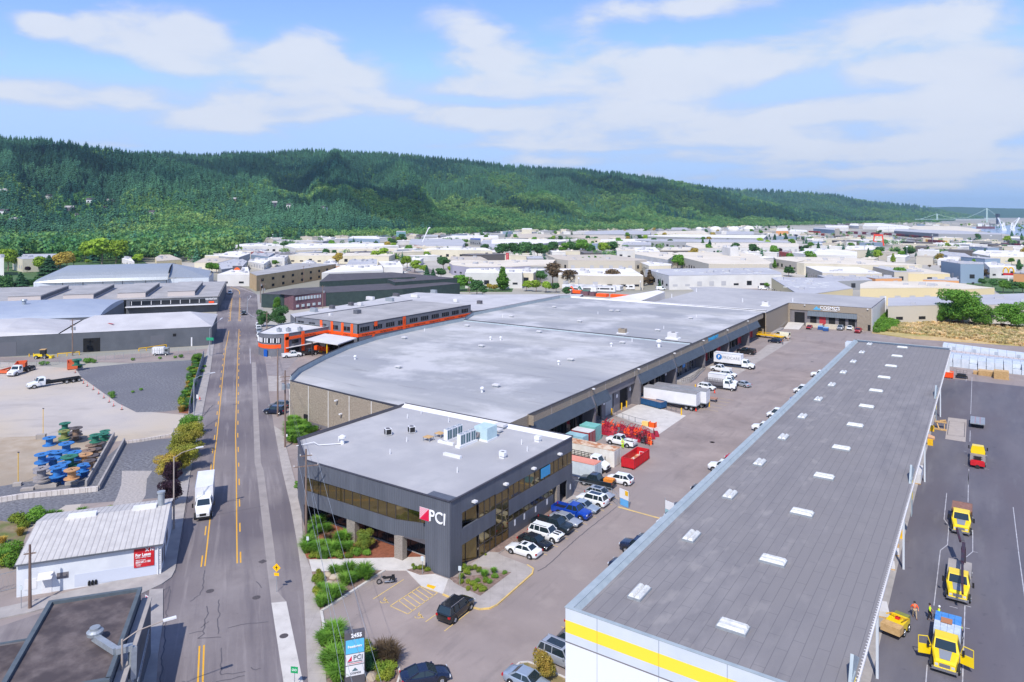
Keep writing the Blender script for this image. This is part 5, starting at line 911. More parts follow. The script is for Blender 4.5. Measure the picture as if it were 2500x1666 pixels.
t=thing('ramp_trailer','long yellow flatbed ramp standing at the far end of the awning row','trailer',at('j2',1930,270),R(-8));MB().box(-5,5,-1.2,1.2,.9,1.1).obj('deck',M['yellow2'],t);f_=MB()
for s in(-1,1):f_.bar((-5,s*1.2,1.7),(3,s*1.2,1.7),.1);
for k in range(6):f_.bar((-5+1.6*k,-1.2,1.1),(-5+1.6*k,-1.2,1.7),.1);f_.bar((-5+1.6*k,1.2,1.1),(-5+1.6*k,1.2,1.7),.1)
f_.obj('side_rail',M['yellow2'],t);MB().box(-4,-3.6,-1,1,0,.9).box(3,3.4,-1,1,0,.9).obj('support',M['black'],t)
AV=math.atan2(.8,.6);P0=at('E',1800,500)
def bthing(name,label,loc,rz,cat='warehouse',group=None):return thing(name,label,cat,loc,rz,group)
def cbox(t,name,m,*boxes):
 mb=MB()
 for b in boxes:mb.box(*b)
 return mb.obj(name,m,t)
M['char']=mat('charcoal_wall',rgb(84,88,96),rgb(94,98,106),.3,.8,det=7);M['whiteroof']=mat('white_roof',rgb(194,192,193),rgb(178,176,178),.12,.8,det=7);M['blueroof']=mat('blue_grey_roof',rgb(148,158,176),rgb(158,167,182),.12,.7,det=6)
M['greyroof']=mat('grey_roof',rgb(150,148,148),rgb(172,169,168),.15,.85,det=8);M['shut']=mat('shutter',rgb(96,98,106),rough=.6);M['win']=mat('pale_window',rgb(196,206,210),rough=.3)
t=bthing('warehouse','long charcoal warehouse with white vaulted roofs and one open black doorway by the avenue',P0,AV)
cbox(t,'wall',M['char'],(-80,0,.4,.7,0,6.3),(-.3,0,.7,32,0,6.3),(-80,-.3,31.8,32,0,6.3))
r=MB().add([(-44.5,.3,6.3),(.2,.3,6.3),(.2,32,6.3),(-44.5,32,6.3),(-38,17,9.6),(-8,17,9.6)],[(0,1,5,4),(1,2,5),(2,3,4,5),(3,0,4)]);secs=[]
for k in range(9):a=math.pi*k/8;secs.append([(x,16.2-15.9*math.cos(a),z0+3.0*math.sin(a)*s)for x,z0,s in((-84,6.3,1),(-60,6.3,1),(-45,6.3,.05))])
for i in range(8):r.add(secs[i]+secs[i+1],[(0,1,4,3),(1,2,5,4)])
r.obj('roof',M['whiteroof'],t)
def hole(t,x0,x1,z1,m,y=.4,nm='door'):return cbox(t,nm,m,(x0,x1,y-.05,y+.02,0,z1))
q=[(P0-at('E',x,560))for x in(725,850)]
def lx(x,y=560,z=0):p=at('E',x,y,z)-P0;return p.x*.6+p.y*.8
for a,b,m,z in((-38,-33.2,M['hole'],4.4),(-61.5,-56.2,M['shut'],4.4),(-18.6,-14.4,M['shut'],4.2)):hole(t,a,b,z,m)
cbox(t,'vent',M['hole'],(-11.9,-10.9,.33,.42,3.6,4.5));hole(t,-6.4,-6.0,3,M['white'],nm='wall_lamp')
tag(cbox(None,'tarp_patch',M['red'],(0,3.2,0,.5,0,.03)),'red patch lying on the white vaulted roof','patch').location=at('E',915,312,7.9)
t=bthing('warehouse','warehouse with smooth blue-grey barrel roof behind the charcoal one',P0,AV);cbox(t,'wall',M['char'],(-100,-39.5,34,34.3,0,7),(-39.8,-39.5,34,82,0,7));r=MB();secs=[]
for k in range(13):a=math.pi*k/12;secs.append((58-24*math.cos(a),7+3.6*math.sin(a)))
for i in range(12):r.add([(-110,*secs[i]),(-52,*secs[i]),(-52,*secs[i+1]),(-110,*secs[i+1]),(-39.5,secs[i][0],7+(secs[i][1]-7)*.55),(-39.5,secs[i+1][0],7+(secs[i+1][1]-7)*.55)],[(0,1,2,3),(1,4,5,2)])
r.add([(-39.5,34,7)]+[(-39.5,s[0],7+(s[1]-7)*.55)for s in secs],[tuple(range(14))]);r.obj('roof',M['blueroof'],t)
for x,lb_ in((-88,'left'),(-79,'middle'),(-68,'right')):o=MB().lathe([(.7,0),(.7,1.3),(1.1,1.6),(.9,2.0),(0,2.0)],n=12).obj('roof_vent',M['steel']);o.location=P0+Vector((x*.6-.8*52,x*.8+.6*52,10.4));tag(o,lb_+' of the three galvanised vents on the blue-grey barrel roof','roof vent')
t=bthing('market_building','long low grey building with four raised roof monitors and white letters on its fascia',P0,AV,'commercial building');cbox(t,'wall',M['char'],(-40,-2.5,90,90.3,0,7),(-2.8,-2.5,90,168,0,7));cbox(t,'roof',M['greyroof'],(-110,-2.3,89.8,168,6.85,7.0))
cbox(t,'canopy',M['white'],(-40,-3,87.2,90,3.6,3.85));w_=cbox(t,'window',M['dark_glass'],(-38.5,-8,89.9,89.98,4.3,6.0));cbox(w_,'window_frame',M['white'],*[(-38+k*3.9,-37.8+k*3.9,89.8,89.9,4.3,6.0)for k in range(8)])
text('REJUVENATION',1.1,M['white_letter'],t,(-5.6,89.75,5.9),FACE_S,bold=.02,sx=.62);cbox(t,'sign',M['orange'],(-6.6,-4.4,89.7,89.8,4.1,4.9))
for x0,x1 in((-86,-74),(-65.6,-54),(-44.6,-33.4),(-24.3,-13)):o=cbox(t,'roof_monitor',mat('beige_monitor',rgb(196,186,182),rough=.8)if 'mono' not in M else M['mono'],(x0,x1,97,145,7,9.2));cbox(o,'monitor_roof',M['greyroof'],(x0-.2,x1+.2,96.8,145.2,9.2,9.35));cbox(o,'clerestory',M['char'],(x1,x1+.05,98,144,7.4,8.8))
t=bthing('curved_hall','large hall with silver barrel roof beyond the monitor-roofed building',P0,AV,'hall');r=MB();secs=[]
for k in range(15):a=math.pi*k/14;secs.append((226-25*math.cos(a),6+8*math.sin(a)))
for i in range(14):r.add([(-104,secs[i][0]*.9+22.6,6+(secs[i][1]-6)*.25),(-92,*secs[i]),(-36,*secs[i]),(-36,*secs[i+1]),(-92,*secs[i+1]),(-104,secs[i+1][0]*.9+22.6,6+(secs[i+1][1]-6)*.25)],[(0,1,4,5),(1,2,3,4)])
r.obj('roof',M['steel'],t,smooth=True);cbox(t,'wall',M['panelw'],(-104,-36,203,203.3,0,6.3));MB().add([(-36,226,14),(-14,226,9),(-14,250,6),(-36,250,7),(-14,206,6),(-36,204,7)],[(0,1,2,3),(0,5,4,1)]).obj('roof',M['steel'],t);cbox(t,'wall',M['panelw'],(-36,-14,204.5,205,0,6.3),(-14.3,-14,205,250,0,6));cbox(t,'post',M['char'],*[(x,x+.3,202.8,203.05,0,6.2)for x in(-90,-80,-70,-60,-48,-37)])
FB=at('A',1195,770);FA=math.atan2(.811,.585)
t=bthing('shop_building','low white-painted building with pale ribbed gable roof and red lease board',FB,FA,'building')
M['ribroof']=stripes_on(mat('ribbed_roof',rgb(198,194,190),rgb(182,178,175),.8,.75,det=8),(.585,.811,0),.62,.05,rgb(150,144,142),.9,duty=.35)
MB().add([(-15.1,-.3,3.9),(.25,-.3,3.9),(.25,8.7,5.25),(-15.1,8.7,5.25),(.25,13.6,4.3),(-15.1,13.6,4.3)],[(0,1,2,3),(3,2,4,5)]).add([(-15.1,-.3,3.8),(.25,-.3,3.8),(.25,-.3,3.9),(-15.1,-.3,3.9)],[(0,1,2,3)]).obj('roof',M['ribroof'],t)
cbox(t,'ridge_cap',M['white'],(-15,-12,8.3,9.3,5.2,5.5),(-7.5,-3.4,8.3,9.3,5.2,5.5))if False else None
for x0,x1 in((-11.6,-8.4),(-4.2,-1.4)):cbox(t,'ridge_vent',M['white'],(x0,x1,8.2,9.2,5.15,5.55))
MB().lathe([(.42,0),(.42,1.75),(.5,1.75),(.5,1.95),(0,1.95)],(-.9,9.0,5.1),16).obj('chimney',M['steel'],t)
MB().box(-15,0,0,.25,0,3.85).add([(0,0,0),(0,13.5,0),(0,13.5,4.25),(0,8.7,5.2),(0,0,3.85)],[(0,1,2,3,4)]).obj('wall',mat('white_wall',rgb(222,226,230),rgb(206,210,218),.35,.8,det=6),t)
cbox(t,'gutter',M['char'],(-15.1,.25,-.42,-.3,3.72,3.86));cbox(t,'window',M['bronze'],(.0,.03,1.0,2.2,.9,2.6));cbox(t,'door',M['grey_p'],(0,.04,3.0,4.0,0,2.2));cbox(t,'window',M['grey_p'],(0,.04,5.4,7.6,1.2,2.6))
cbox(t,'door',M['white'],(-12.45,-11.5,-.05,0,0,1.95));cbox(t,'window',M['white'],(-14.2,-13.0,-.04,0,.7,1.9));cbox(t,'wall_panel',mat('patched_paint',rgb(198,204,218),rough=.8),(-9.2,-.5,-.012,0,.15,1.6));cbox(t,'notice',M['grey_p'],(-11.0,-9.8,-.03,0,1.4,2.1))
MB().add([(-12.8,-.05,2.45),(-11.3,-.05,2.45),(-11.3,-1.0,1.95),(-12.8,-1.0,1.95)],[(0,3,2,1)]).obj('canopy',M['roofW'],t);MB().tube([(-.35,-.1,0),(-.35,-.1,3.8)],.06).obj('downpipe',M['white'],t)
cbox(t,'address_strip',M['white'],(.01-.2,.02-.0,-.03,-.0,.6,3.4));text('F\nA\nB\nR\nI\nC\nA\nT\nE\nD',.26,M['char'],t,(-.12,-.04,2.0),FACE_S,ext=.005)
o=cbox(t,'lease_board',M['red'],(-2.95,-.75,-.1,-.02,1.35,3.6))
text('X N',.5,M['white_letter'],o,(-1.25,-.12,3.35),FACE_S,bold=.02);text('For Lease',.46,M['white_letter'],o,(-1.95,-.12,2.82),FACE_S,bold=.02,sx=.92);text('RETAIL - OFFICE - FLEX',.16,M['white_letter'],o,(-1.95,-.12,2.52),FACE_S,bold=.004);text('Mark Fraser',.22,M['white_letter'],o,(-2.2,-.12,2.2),FACE_S);text('503.241.1155',.3,M['white_letter'],o,(-1.95,-.12,1.95),FACE_S,bold=.01);text('Macadam\nForbes',.16,M['white_letter'],o,(-2.45,-.12,1.62),FACE_S)
NR=G(*nat('A',1045,862),6.9);t=bthing('flat_roof_building','near flat-roofed building with brown gravel roof and blue-grey parapet at the lower left',(NR.x,NR.y,0),math.atan2(6.2,4.8),'building')
M['brownroof']=mat('brown_built_up_roof',rgb(86,76,76),rgb(112,102,100),.8,.95,det=10,c3=rgb(72,64,66),scale3=.5);M['bluegrey']=mat('blue_grey_metal',rgb(78,88,96),rgb(90,100,108),1,.8)
cbox(t,'roof',M['brownroof'],(-7.8,0,-14.5,0,6.2,6.55));cbox(t,'wall',M['char'],(-7.8,-7.6,-14.5,0,0,6.5),(-.2,0,-14.5,0,0,6.5),(-7.8,0,-.2,0,0,6.5),(-7.8,0,-14.5,-14.3,0,6.5));cbox(t,'parapet',M['bluegrey'],(-8,-7.6,-14.6,.15,6.5,6.85),(-.25,.1,-14.6,.15,6.5,6.85),(-7.6,-.25,-.2,.15,6.5,6.85),(-8,.1,-14.9,-14.5,5.6,6.85))
cbox(t,'ledge',M['conc_d'],(.1,1.0,-14.6,.1,5.6,5.75));cbox(t,'wall',M['char'],(0,.9,-14.6,0,0,5.6));cbox(t,'roof',M['brownroof'],(-16,-8.0,-18,-3.9,5.2,5.4));cbox(t,'wall',M['grey_p'],(-16,-8,-4.1,-3.9,0,5.5),(-16,-15.8,-18,-3.9,0,5.3));cbox(t,'parapet',M['bluegrey'],(-16,-8.05,-4.05,-3.75,5.4,5.55))
t=thing('exhaust_fan','round galvanised exhaust hood with long square duct on the brown gravel roof','exhaust fan',at('A',705,1255,6.6));MB().lathe([(.25,0),(.25,.35),(.62,.5),(.68,.8),(.5,.95),(.42,.95),(.42,1.15),(0,1.2)],n=18).obj('hood',M['steel'],t)
a=at('A',860,1335,7.1)-t.location;b=at('A',985,1305,7.1)-t.location;MB().bar((.1,-.1,.35),a,.5).bar(a,b,.5).bar(b,b+Vector((.3,-.25,-2.5)),.5).bar(b+Vector((.3,-.25,-2.5)),b+Vector((-.2,-.9,-3.2)),.5).obj('duct',M['steel'],t);tw_=MB()
for k in range(12):p=at('A',1105-7*k,1175+32*k,4.5);q=at('A',1105-7*(k+1),1175+32*(k+1),4.5);tw_.bar(p,q,.07).bar(p-Vector((0,0,.5)),q,.05).bar(p-Vector((0,0,.5)),q-Vector((0,0,.5)),.07)
tag(tw_.obj('sign_frame',M['steel']),'slender steel lattice frame beside the brown-roofed building','frame')
M['wgrey']=mat('building_grey',rgb(104,106,114),rgb(114,116,124),.5,.8);M['orng']=mat('orange_band',rgb(255,92,20),rough=.55)
t=bthing('equipment_store','long grey two-storey building wrapped in bright orange bands beside the warehouse',(-168.5,163,0),0,'commercial building')
cbox(t,'wall',M['wgrey'],(-30.5,0,0,.3,0,8.85),(-.3,0,0,60,0,8.85),(-30.5,-30.2,0,60,0,8.85));cbox(t,'roof',M['greyroof'],(-30.2,-.3,.3,60,8.3,8.6));cbox(t,'parapet_cap',M['trim'],(-30.6,.1,-.1,.2,8.85,8.95),(-.2,.1,.2,60,8.85,8.95))
cbox(t,'band',M['orng'],(-19,0,-.08,-.02,4.7,5.75),(.02,.08,-.08,60,4.7,5.75))
for x in(-17.6,-12.5,-7.7,-3.4):MB().add([(x,-.12,3.2),(x+1.1,-.12,3.2),(x+1.1-.15*(x+10)*-.2,-.12,8.8),(x-.15*(x+10)*-.2,-.12,8.8)],[(0,1,2,3)]).obj('band',M['orng'],t)
for y in(21,):cbox(t,'band',M['orng'],(.1,.16,y,y+1.4,1.5,8.8))
cbox(t,'band',M['orng'],(.1,.16,7.2,8.6,7.3,8.8));MB().add([(.12,4.6,2.0),(.12,5.8,2.0),(.12,7.6,4.7),(.12,6.4,4.7)],[(0,1,2,3)]).obj('band',M['orng'],t)
for k in range(5):w_=cbox(t,'window',M['dark_glass'],(-29+k*5.6,-26+k*5.6,-.03,0,6.3,7.7));cbox(w_,'window_frame',M['wgrey'],(-27.55+k*5.6,-27.4+k*5.6,-.06,-.03,6.3,7.7))
for k in range(10):w_=cbox(t,'window',M['dark_glass'],(0,.04,1+k*5.9,5+k*5.9,6.3,7.7));cbox(w_,'window_frame',M['wgrey'],*[(.04,.07,1.95+k*5.9+j,2.05+k*5.9+j,6.3,7.7)for j in(0,1,2)])
for k in range(7):text('Lifting Rigging Services Fleet',.75,M['hole'],t,(.1,4.6+8.4*k,5.2),FACE_E,ext=.003,sx=.72)
for k in range(2):text('Lifting Rigging Services',.75,M['hole'],t,(-14+9*k,-.1,5.2),FACE_S,ext=.003,sx=.78)
text('Lifting',.7,M['hole'],t,(.17,21.7,7.2),(R(90),R(-90),R(90)),ext=.003)
cbox(t,'roof_unit',M['shut'],(-21,-19,18,20,8.6,10));cbox(t,'roof_unit',M['roofW'],(-25,-24,10,11,8.6,9.4))
t=bthing('corner_office','low grey corner block with rounded end, white window bars and orange bands',(-186,142.5,0),0,'commercial building')
arc=[(-6.2,.6),(-4.2,-.3),(-1.9,-.6),(.3,-.1),(1.8,.9),(2.7,2.2)]
foot_=arc+[(3.4,3.0),(3.8,20.5),(-14,20.5),(-14,14)]
MB().prism(foot_,0,6.9,top=False,bot=False).obj('wall',M['wgrey'],t);MB().sheet(foot_,6.6).obj('roof',M['roofW'],t);up_=MB()
for a,b in zip(foot_,foot_[1:]):up_.bar((*a,6.95),(*b,6.95),.3,.12)
up_.obj('parapet_cap',M['steel'],t)
bd=MB();gl=MB();mu=MB()
for a,b in zip(arc,arc[1:]):
 d=Vector((b[0]-a[0],b[1]-a[1],0));n=Vector((d.y,-d.x,0)).normalized()*.08;A,B_=Vector((*a,0))+n,Vector((*b,0))+n
 bd.add([(A.x,A.y,2.5),(B_.x,B_.y,2.5),(B_.x,B_.y,3.7),(A.x,A.y,3.7)],[(0,1,2,3)]);gl.add([(A.x,A.y,4.2),(B_.x,B_.y,4.2),(B_.x,B_.y,5.7),(A.x,A.y,5.7)],[(0,1,2,3)])
 for f in(.2,.6):c_=A.lerp(B_,f)+n*.4;mu.box(c_.x-.25,c_.x+.25,c_.y-.1,c_.y+.1,4.25,5.65)
bd.obj('band',M['orng'],t);w_=gl.obj('window',M['dark_glass'],t);mu.obj('window_panel',M['white'],w_)
cbox(t,'door',mat('blue_door',rgb(20,90,180),rough=.4),(-1.7,-.2,-.85,-.6,0,2.2));cbox(t,'eave',M['roofW'],(3.4,4.6,3,16,2.5,2.65))
cbox(t,'band',M['orng'],(3.45,3.95,2.9,4.2,0,6.9),(3.85,3.95,2.9,20.5,5.0,5.9));cbox(t,'band',M['orng'],(3.85,4.0,9.2,10.3,0,6.9));cbox(t,'window',M['dark_glass'],(3.8,3.9,5.6,8.0,3.6,4.7));cbox(t,'window',M['dark_glass'],(3.8,3.9,5.6,8.4,1.0,2.2));text('Services Fleet Lifting',.7,M['hole'],t,(3.97,12.5,5.45),FACE_E,ext=.003,sx=.8)
for x,y,lb_ in((-3,6,'curb-side'),(-1,8,'middle'),(1,11,'rear')):o=thing('rooftop_unit',lb_+' cluster of small rooftop units on the rounded corner block','rooftop unit',(-186+x,142.5+y,6.6));cbox(o,'cabinet',M['steel'],(-.7,.7,-.5,.5,.1,1.1));MB().lathe([(.3,1.1),(.3,1.3),(0,1.3)],n=10).obj('fan',M['grey_d'],o)
t=bthing('canopy','broad pale flat loading canopy in the corner of the orange-banded building',(-172,155.5,0),0,'canopy');MB().prism([(-6,-5.6),(8.8,-5.9),(5.0,5.4),(-9.8,5.6)],4.7,5.0).obj('roof',M['roofW'],t)
for x,y in((-4,-5),(3,-5.2),(8,-5)):MB().box(x,x+.25,y,y+.25,0,4.7).obj('post',M['yellow2']if x==3 else M['trim'],t)
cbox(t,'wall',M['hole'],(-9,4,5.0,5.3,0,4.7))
t=thing('equipment_rack','row of orange machines on a yellow beam under the loading canopy','machinery',at('F',645,625));cbox(t,'machine',M['orng'],*[(-3+1.6*k,-1.8+1.6*k,-.5,.5,.5,1.7)for k in range(4)]);cbox(t,'beam',M['yellow2'],(-3,1.5,-1.3,-1.0,.1,.5))
def lowbox(name,label,pts,z,wall,roof,cat='warehouse',cap=True):
 c_=sum((Vector((p[0],p[1],0))for p in pts),Vector())/len(pts);t=bthing(name,label,c_,0,cat);L_=[(p[0]-c_.x,p[1]-c_.y)for p in pts]
 MB().prism(L_,0,z,top=False,bot=False).obj('wall',wall,t);MB().prism(L_,z-.15,z+.05).obj('roof',roof,t);return t,c_
lowbox('warehouse','low building with cluttered white roof behind the orange-banded one',[(-220,178),(-200,166),(-199,164.5),(-199,224),(-168,224),(-150.5,272),(-160,300),(-205,268),(-231,262)],6.4,M['wgrey'],M['whiteroof'])
for i,(x,y,w_)in enumerate(((895,235,2),(975,235,2),(580,285,3),(735,262,2),(1060,185,4),(1225,195,4),(1280,155,3),(1440,165,4),(1600,125,3),(1990,220,2),(1790,205,2))):
 p=at('F',x,y,6.4);o=thing('rooftop_unit',['small dark','boxy pale','twin grey'][i%3]+' rooftop unit on the cluttered white roof, %s of the row'%['first','second','third','fourth','fifth','sixth','seventh','eighth','ninth','tenth','eleventh'][i],'rooftop unit',(p.x,p.y,6.45));cbox(o,'cabinet',[M['grey_d'],M['roofW'],M['steel']][i%3],(-w_/2,w_/2,-.7,.7,.2,1.5));cbox(o,'base',M['steel'],(-w_/2-.2,w_/2+.2,-.9,.9,0,.2))
M['pbrick']=mat('plum_brick',rgb(104,74,84),rgb(120,88,96),1.5,.9);M['dgreen']=mat('dark_green_wall',rgb(44,60,60),rgb(54,70,68),.5,.8);M['dkroof']=mat('charcoal_roof',rgb(74,70,76),rgb(88,84,88),.2,.9,det=8)
t,c_=lowbox('brick_block','plum brick two-storey block with rows of white-framed windows',[(-266.8,217.5),(-265.3,235.6),(-275,236),(-275,219)],6.8,M['pbrick'],M['dkroof'],'building');MB().add([(-7,-9.6,6.9),(4.6,-9.6,6.9),(4.6,9.6,6.9),(-7,9.6,6.9),(-3,-4,9.3),(1,-4,9.3)],[(0,1,5,4),(1,2,5),(2,3,4,5),(3,0,4)]).obj('roof',M['dkroof'],t)
for k in range(10):cbox(t,'window',M['win'],(4.2+.03*k,4.35+.08*k,-8.6+1.7*k,-7.5+1.7*k,4.5,6.0))
for k in range(5):cbox(t,'window',M['win'],(4.2+.05*k,4.35+.18*k,-8.3+3.1*k,-6.8+3.1*k,1.2,2.4))
t,c_=lowbox('green_shed','long dark green shed with charcoal roof behind the plum brick block',[(-288,216),(-275.5,219),(-265.3,236),(-247,270),(-241,309),(-262,311),(-295,241)],6.5,M['dgreen'],M['dkroof']);
for k in range(3):p=at('c2',215+640*(k==1),1045-80*(k==1));
for v,x,y in(('c2',215,1050),('c1',2010,1070),('c1',2275,1050)):p=at(v,x,y,2);o=cbox(t,'door',M['win'],(-.1,.1,-2,2,-2,2));o.location=(p.x-c_.x+.6,p.y-c_.y-.3,2)
lowbox('green_shed','square-ended green shed with dark roof at the right of the long one',[(-262,280),(-249.9,318),(-279,322),(-268,300),(-277,290)],8.3,M['dgreen'],M['dkroof']);lowbox('green_shed','farther low charcoal-roofed shed with green end wall behind the long one',[(-300,262),(-285,300),(-270,325),(-312,330),(-335,300)],8.0,M['dgreen'],M['dkroof'])
M['tanw']=mat('tan_block',rgb(186,160,122),rgb(172,148,112),.4,.85);t,c_=lowbox('tan_block','tan two-storey block with dark paired windows at the bend of the avenue',[(-351,260),(-387,353),(-420,345),(-372.5,271)],9,M['tanw'],M['greyroof'],'building')
for k in range(9):
 p=Vector((-351,260,0)).lerp(Vector((-387,353,0)),.06+.115*k)-c_
 for z in(2.0,6.0):o=MB().box(-.05,.15,-1.3,1.3,-.8,.8).obj('window',M['hole'],t);o.location=(p.x,p.y,z);o.rotation_euler=(0,0,math.atan2(93,-36)-R(90))
M['pole_pale']=mat('weathered_pole',rgb(170,158,150),rgb(150,138,130),2,.8)
def lamp(label,p,h,tipxy,m=None,arm=.9):
 t=thing('street_lamp',label,'street lamp',(p.x,p.y,0),0,'cobra-head lamps along the avenue');MB().tube([(0,0,0),(0,0,h-.6)],[.14,.08],8).obj('pole',m or M['steel'],t);d=Vector((tipxy[0]-p.x,tipxy[1]-p.y,0));MB().tube([(0,0,h-.8),d*.3+Vector((0,0,h-.25)),d*.85+Vector((0,0,h))],.05,6).obj('arm',m or M['steel'],t)
 n=d.normalized();MB().bar(d*.82+Vector((0,0,h)),d+n*.35+Vector((0,0,h)),.3,.14).obj('lamp_head',M['white'],t);return t
lamp('tall street lamp beside the fence above the dark gravel pit',at('E',1650,1110),9.0,at('E',1815,733,9.0));lamp('wooden street lamp between the hedge and the white gabled shop',at('A',1290,435),10.8,at('E',1708,1366,10.8),M['pole_pale'])
lamp('nearest street lamp at the bottom edge, arm over the road',G(298,1802),8.9,at('A',1275,1093,8.9),M['pole_pale']);lamp('street lamp at the far end of the charcoal warehouse by the avenue',at('E',1785,590),9.2,at('E',1890,268,9.2));lamp('distant lamp with curved arm before the bend of the avenue',at('F',15,305),8.5,at('F',42,152,8.5))
def upole(label,p,h,arms=((.8,2.4),),trans=0,rz=AV,lean=(0,0)):
 t=thing('utility_pole',label,'utility pole',(p.x,p.y,0),rz,'wooden utility poles');MB().tube([(0,0,0),(lean[0],lean[1],h)],[.19,.12],8).obj('pole',M['wood'],t)
 for dz,w_ in arms:o=MB().bar((-w_/2,0,h-dz),(w_/2,0,h-dz),.12).obj('crossarm',M['wood'],t);MB().box(-w_/2,-w_/2+.1,-.05,.05,h-dz+.06,h-dz+.25).box(w_/2-.1,w_/2,-.05,.05,h-dz+.06,h-dz+.25).obj('insulator',M['roofW'],o)
 for k in range(trans):a=2.1*k;MB().lathe([(0,-.5),(.3,-.5),(.3,.45),(0,.5)],(.55*math.cos(a),.55*math.sin(a),h-3),12).obj('transformer',M['steel'],t)
 return t
p1=at('F',272,1175);p2=at('F',335,1440);p3=at('B',447,520)
upole('tall bare brown utility pole beside the parked dark blue SUV',p1,15.0,());upole('utility pole with a cluster of grey transformers at the warehouse street corner',p2,14.6,((1.2,2.0),(2.0,1.6)),3);upole('utility pole with crossarms at the office building corner',p3,12.4,((.9,1.6),(2.3,3.2)))
upole('dark wooden pole in front of the white gabled shop',at('A',222,1025),7.2,((1.0,1.2),));upole('brown utility pole with transformers in front of the charcoal warehouse',at('E',617,590),11.5,((.5,1.6),(2,1.4)),2)
for v,x,y,h,tr,lb_ in(('c1',797,1120,12,1,'pole by the parked cars before the plum brick block'),('c1',840,1165,11,2,'pole with white transformers left of the plum brick block'),('F',655,260,11,1,'pole with transformer at the corner of the plum brick block'),('F',180,560,11,0,'pole beside the rounded corner block'),('c2',672,1000,9,2,'left pole with twin transformers behind the cluttered white roof'),('c2',943,990,9,2,'middle pole with twin transformers behind the cluttered white roof'),('c2',1740,975,9,2,'right pole with twin transformers beyond the green shed'),('c2',2185,915,9,2,'pole with twin transformers in front of the tall poplar'),('c8',683,660,8,1,'pole at the left end of the silver barrel hall'),('c8',2013,640,14,1,'tall dark pole at the right end of the silver barrel hall'),('c1',1418,830,11,0,'left of two dark poles on the tan block'),('c1',1503,780,10,0,'right of two dark poles on the tan block')):upole(lb_,at(v,x,y),h,((.5,2.0),),tr)
wr=[];
for i,(px,z0,z1,ox)in enumerate(((838,10.3,9,.2),(866,11.6,9.6,-1.2),(938,11.4,9.8,1.4),(905,8.8,8,.3))):
 e=G(px,1690,z1);d=p3+Vector((ox*.6,ox*.8,z0));pts=[d.lerp(e,k/12)-Vector((0,0,.8*(k/12)*(1-k/12)*2))for k in range(13)];o=MB().tube(pts,.015,4).obj('overhead_wire',M['steel']);tag(o,'pale overhead wire running from the office corner pole past the tall tenant sign','overhead wire','overhead wires at the office corner')
for i,(a,b,za,zb)in enumerate(((p3,p2,11.4,13.3),(p3,p2,10.1,12.6),(p2,p1,13.3,14.5),(p2,p1,12.6,13.8))):
 pts=[Vector((a.x,a.y,za)).lerp(Vector((b.x,b.y,zb)),k/8)-Vector((0,0,2.0*(k/8)*(1-k/8)))for k in range(9)];o=MB().tube(pts,.02,4).obj('overhead_wire',M['grey_d']);tag(o,'dark overhead wire strung between the poles along the office and warehouse street front','overhead wire','overhead wires along the street front')
t=thing('pylon_sign','tall grey tenant sign with street number and three coloured panels in the planting','sign',at('B',808,1640),math.atan2(.6,.8)+R(10)-R(15)+R(0))
t.location=at('B',808,1580);t.location.z=0;t.rotation_euler=(0,0,R(52));Wd=.92;
cbox(t,'frame',M['grey_d'],(-Wd,Wd,-.25,.25,0,5.0));panels=((4.45,5.0,M['grey_d'],None),(3.05,4.32,mat('sky_panel',rgb(92,184,222),rough=.4),'freedomrx'),(2.0,2.98,M['white'],None),(.95,1.9,M['white'],None))
for z0,z1,m,tx in panels[1:]:cbox(t,'panel',m,(-Wd+.08,Wd-.08,-.28,-.25,z0,z1))
text('2455',.5,M['white_letter'],t,(.15,-.27,4.68),FACE_S,bold=.02);text('freedomrx',.3,M['white_letter'],t,(0,-.3,3.7),FACE_S,bold=.008);text('PCI',.62,M['char'],t,(.28,-.3,2.62),FACE_S);text('PORTLAND COMPOUNDING',.1,M['char'],t,(0,-.3,2.28),FACE_S);text('COSMOS',.24,M['shut'],t,(.05,-.3,1.2),FACE_S)
MB().add([(-.68,-.3,2.36),(-.3,-.3,2.36),(-.3,-.3,2.84)],[(0,1,2)]).obj('logo',crim,t);cbox(t,'red_rule',M['red'],(-.6,.7,-.3,-.285,2.1,2.14));MB().add([(-.3,-.3,1.4),(.3,-.3,1.4),(0,-.3,1.72)],[(0,1,2)]).obj('logo',M['coil'],t)
def sign(label,v,x,y,h,m,w_=.5,hh=.6,kind='rect',nm='street_sign',rz=R(25),tx=None):
 t=thing(nm,label,'sign',at(v,x,y),rz);MB().tube([(0,0,0),(0,0,h)],.035,6).obj('post',M['steel'],t)
 if kind=='diamond':o=MB().add([(0,-.06,h-1.0),(.5,-.06,h-.5),(0,-.06,h),(-.5,-.06,h-.5),(0,-.04,h-1.0),(.5,-.04,h-.5),(0,-.04,h),(-.5,-.04,h-.5)],[(0,1,2,3),(7,6,5,4)]).obj('sign_plate',m,t);cbox(t,'sign_plate',m,(-.3,.3,-.06,-.04,h-1.45,h-1.1));cbox(o,'symbol',M['hole'],(-.04,.04,-.075,-.062,h-.72,h-.3),(-.16,.16,-.075,-.062,h-.5,h-.44))
 else:o=cbox(t,'sign_plate',m,(-w_/2,w_/2,-.06,-.04,h-hh,h))
 if tx:text(tx,hh*.5,M['white_letter'],t,(0,-.07,h-hh/2),FACE_S)
 return t
sign('yellow diamond warning sign on the verge left of the office','B',230,898,3.35,mat('sign_yellow',rgb(255,190,0),rough=.5),kind='diamond')
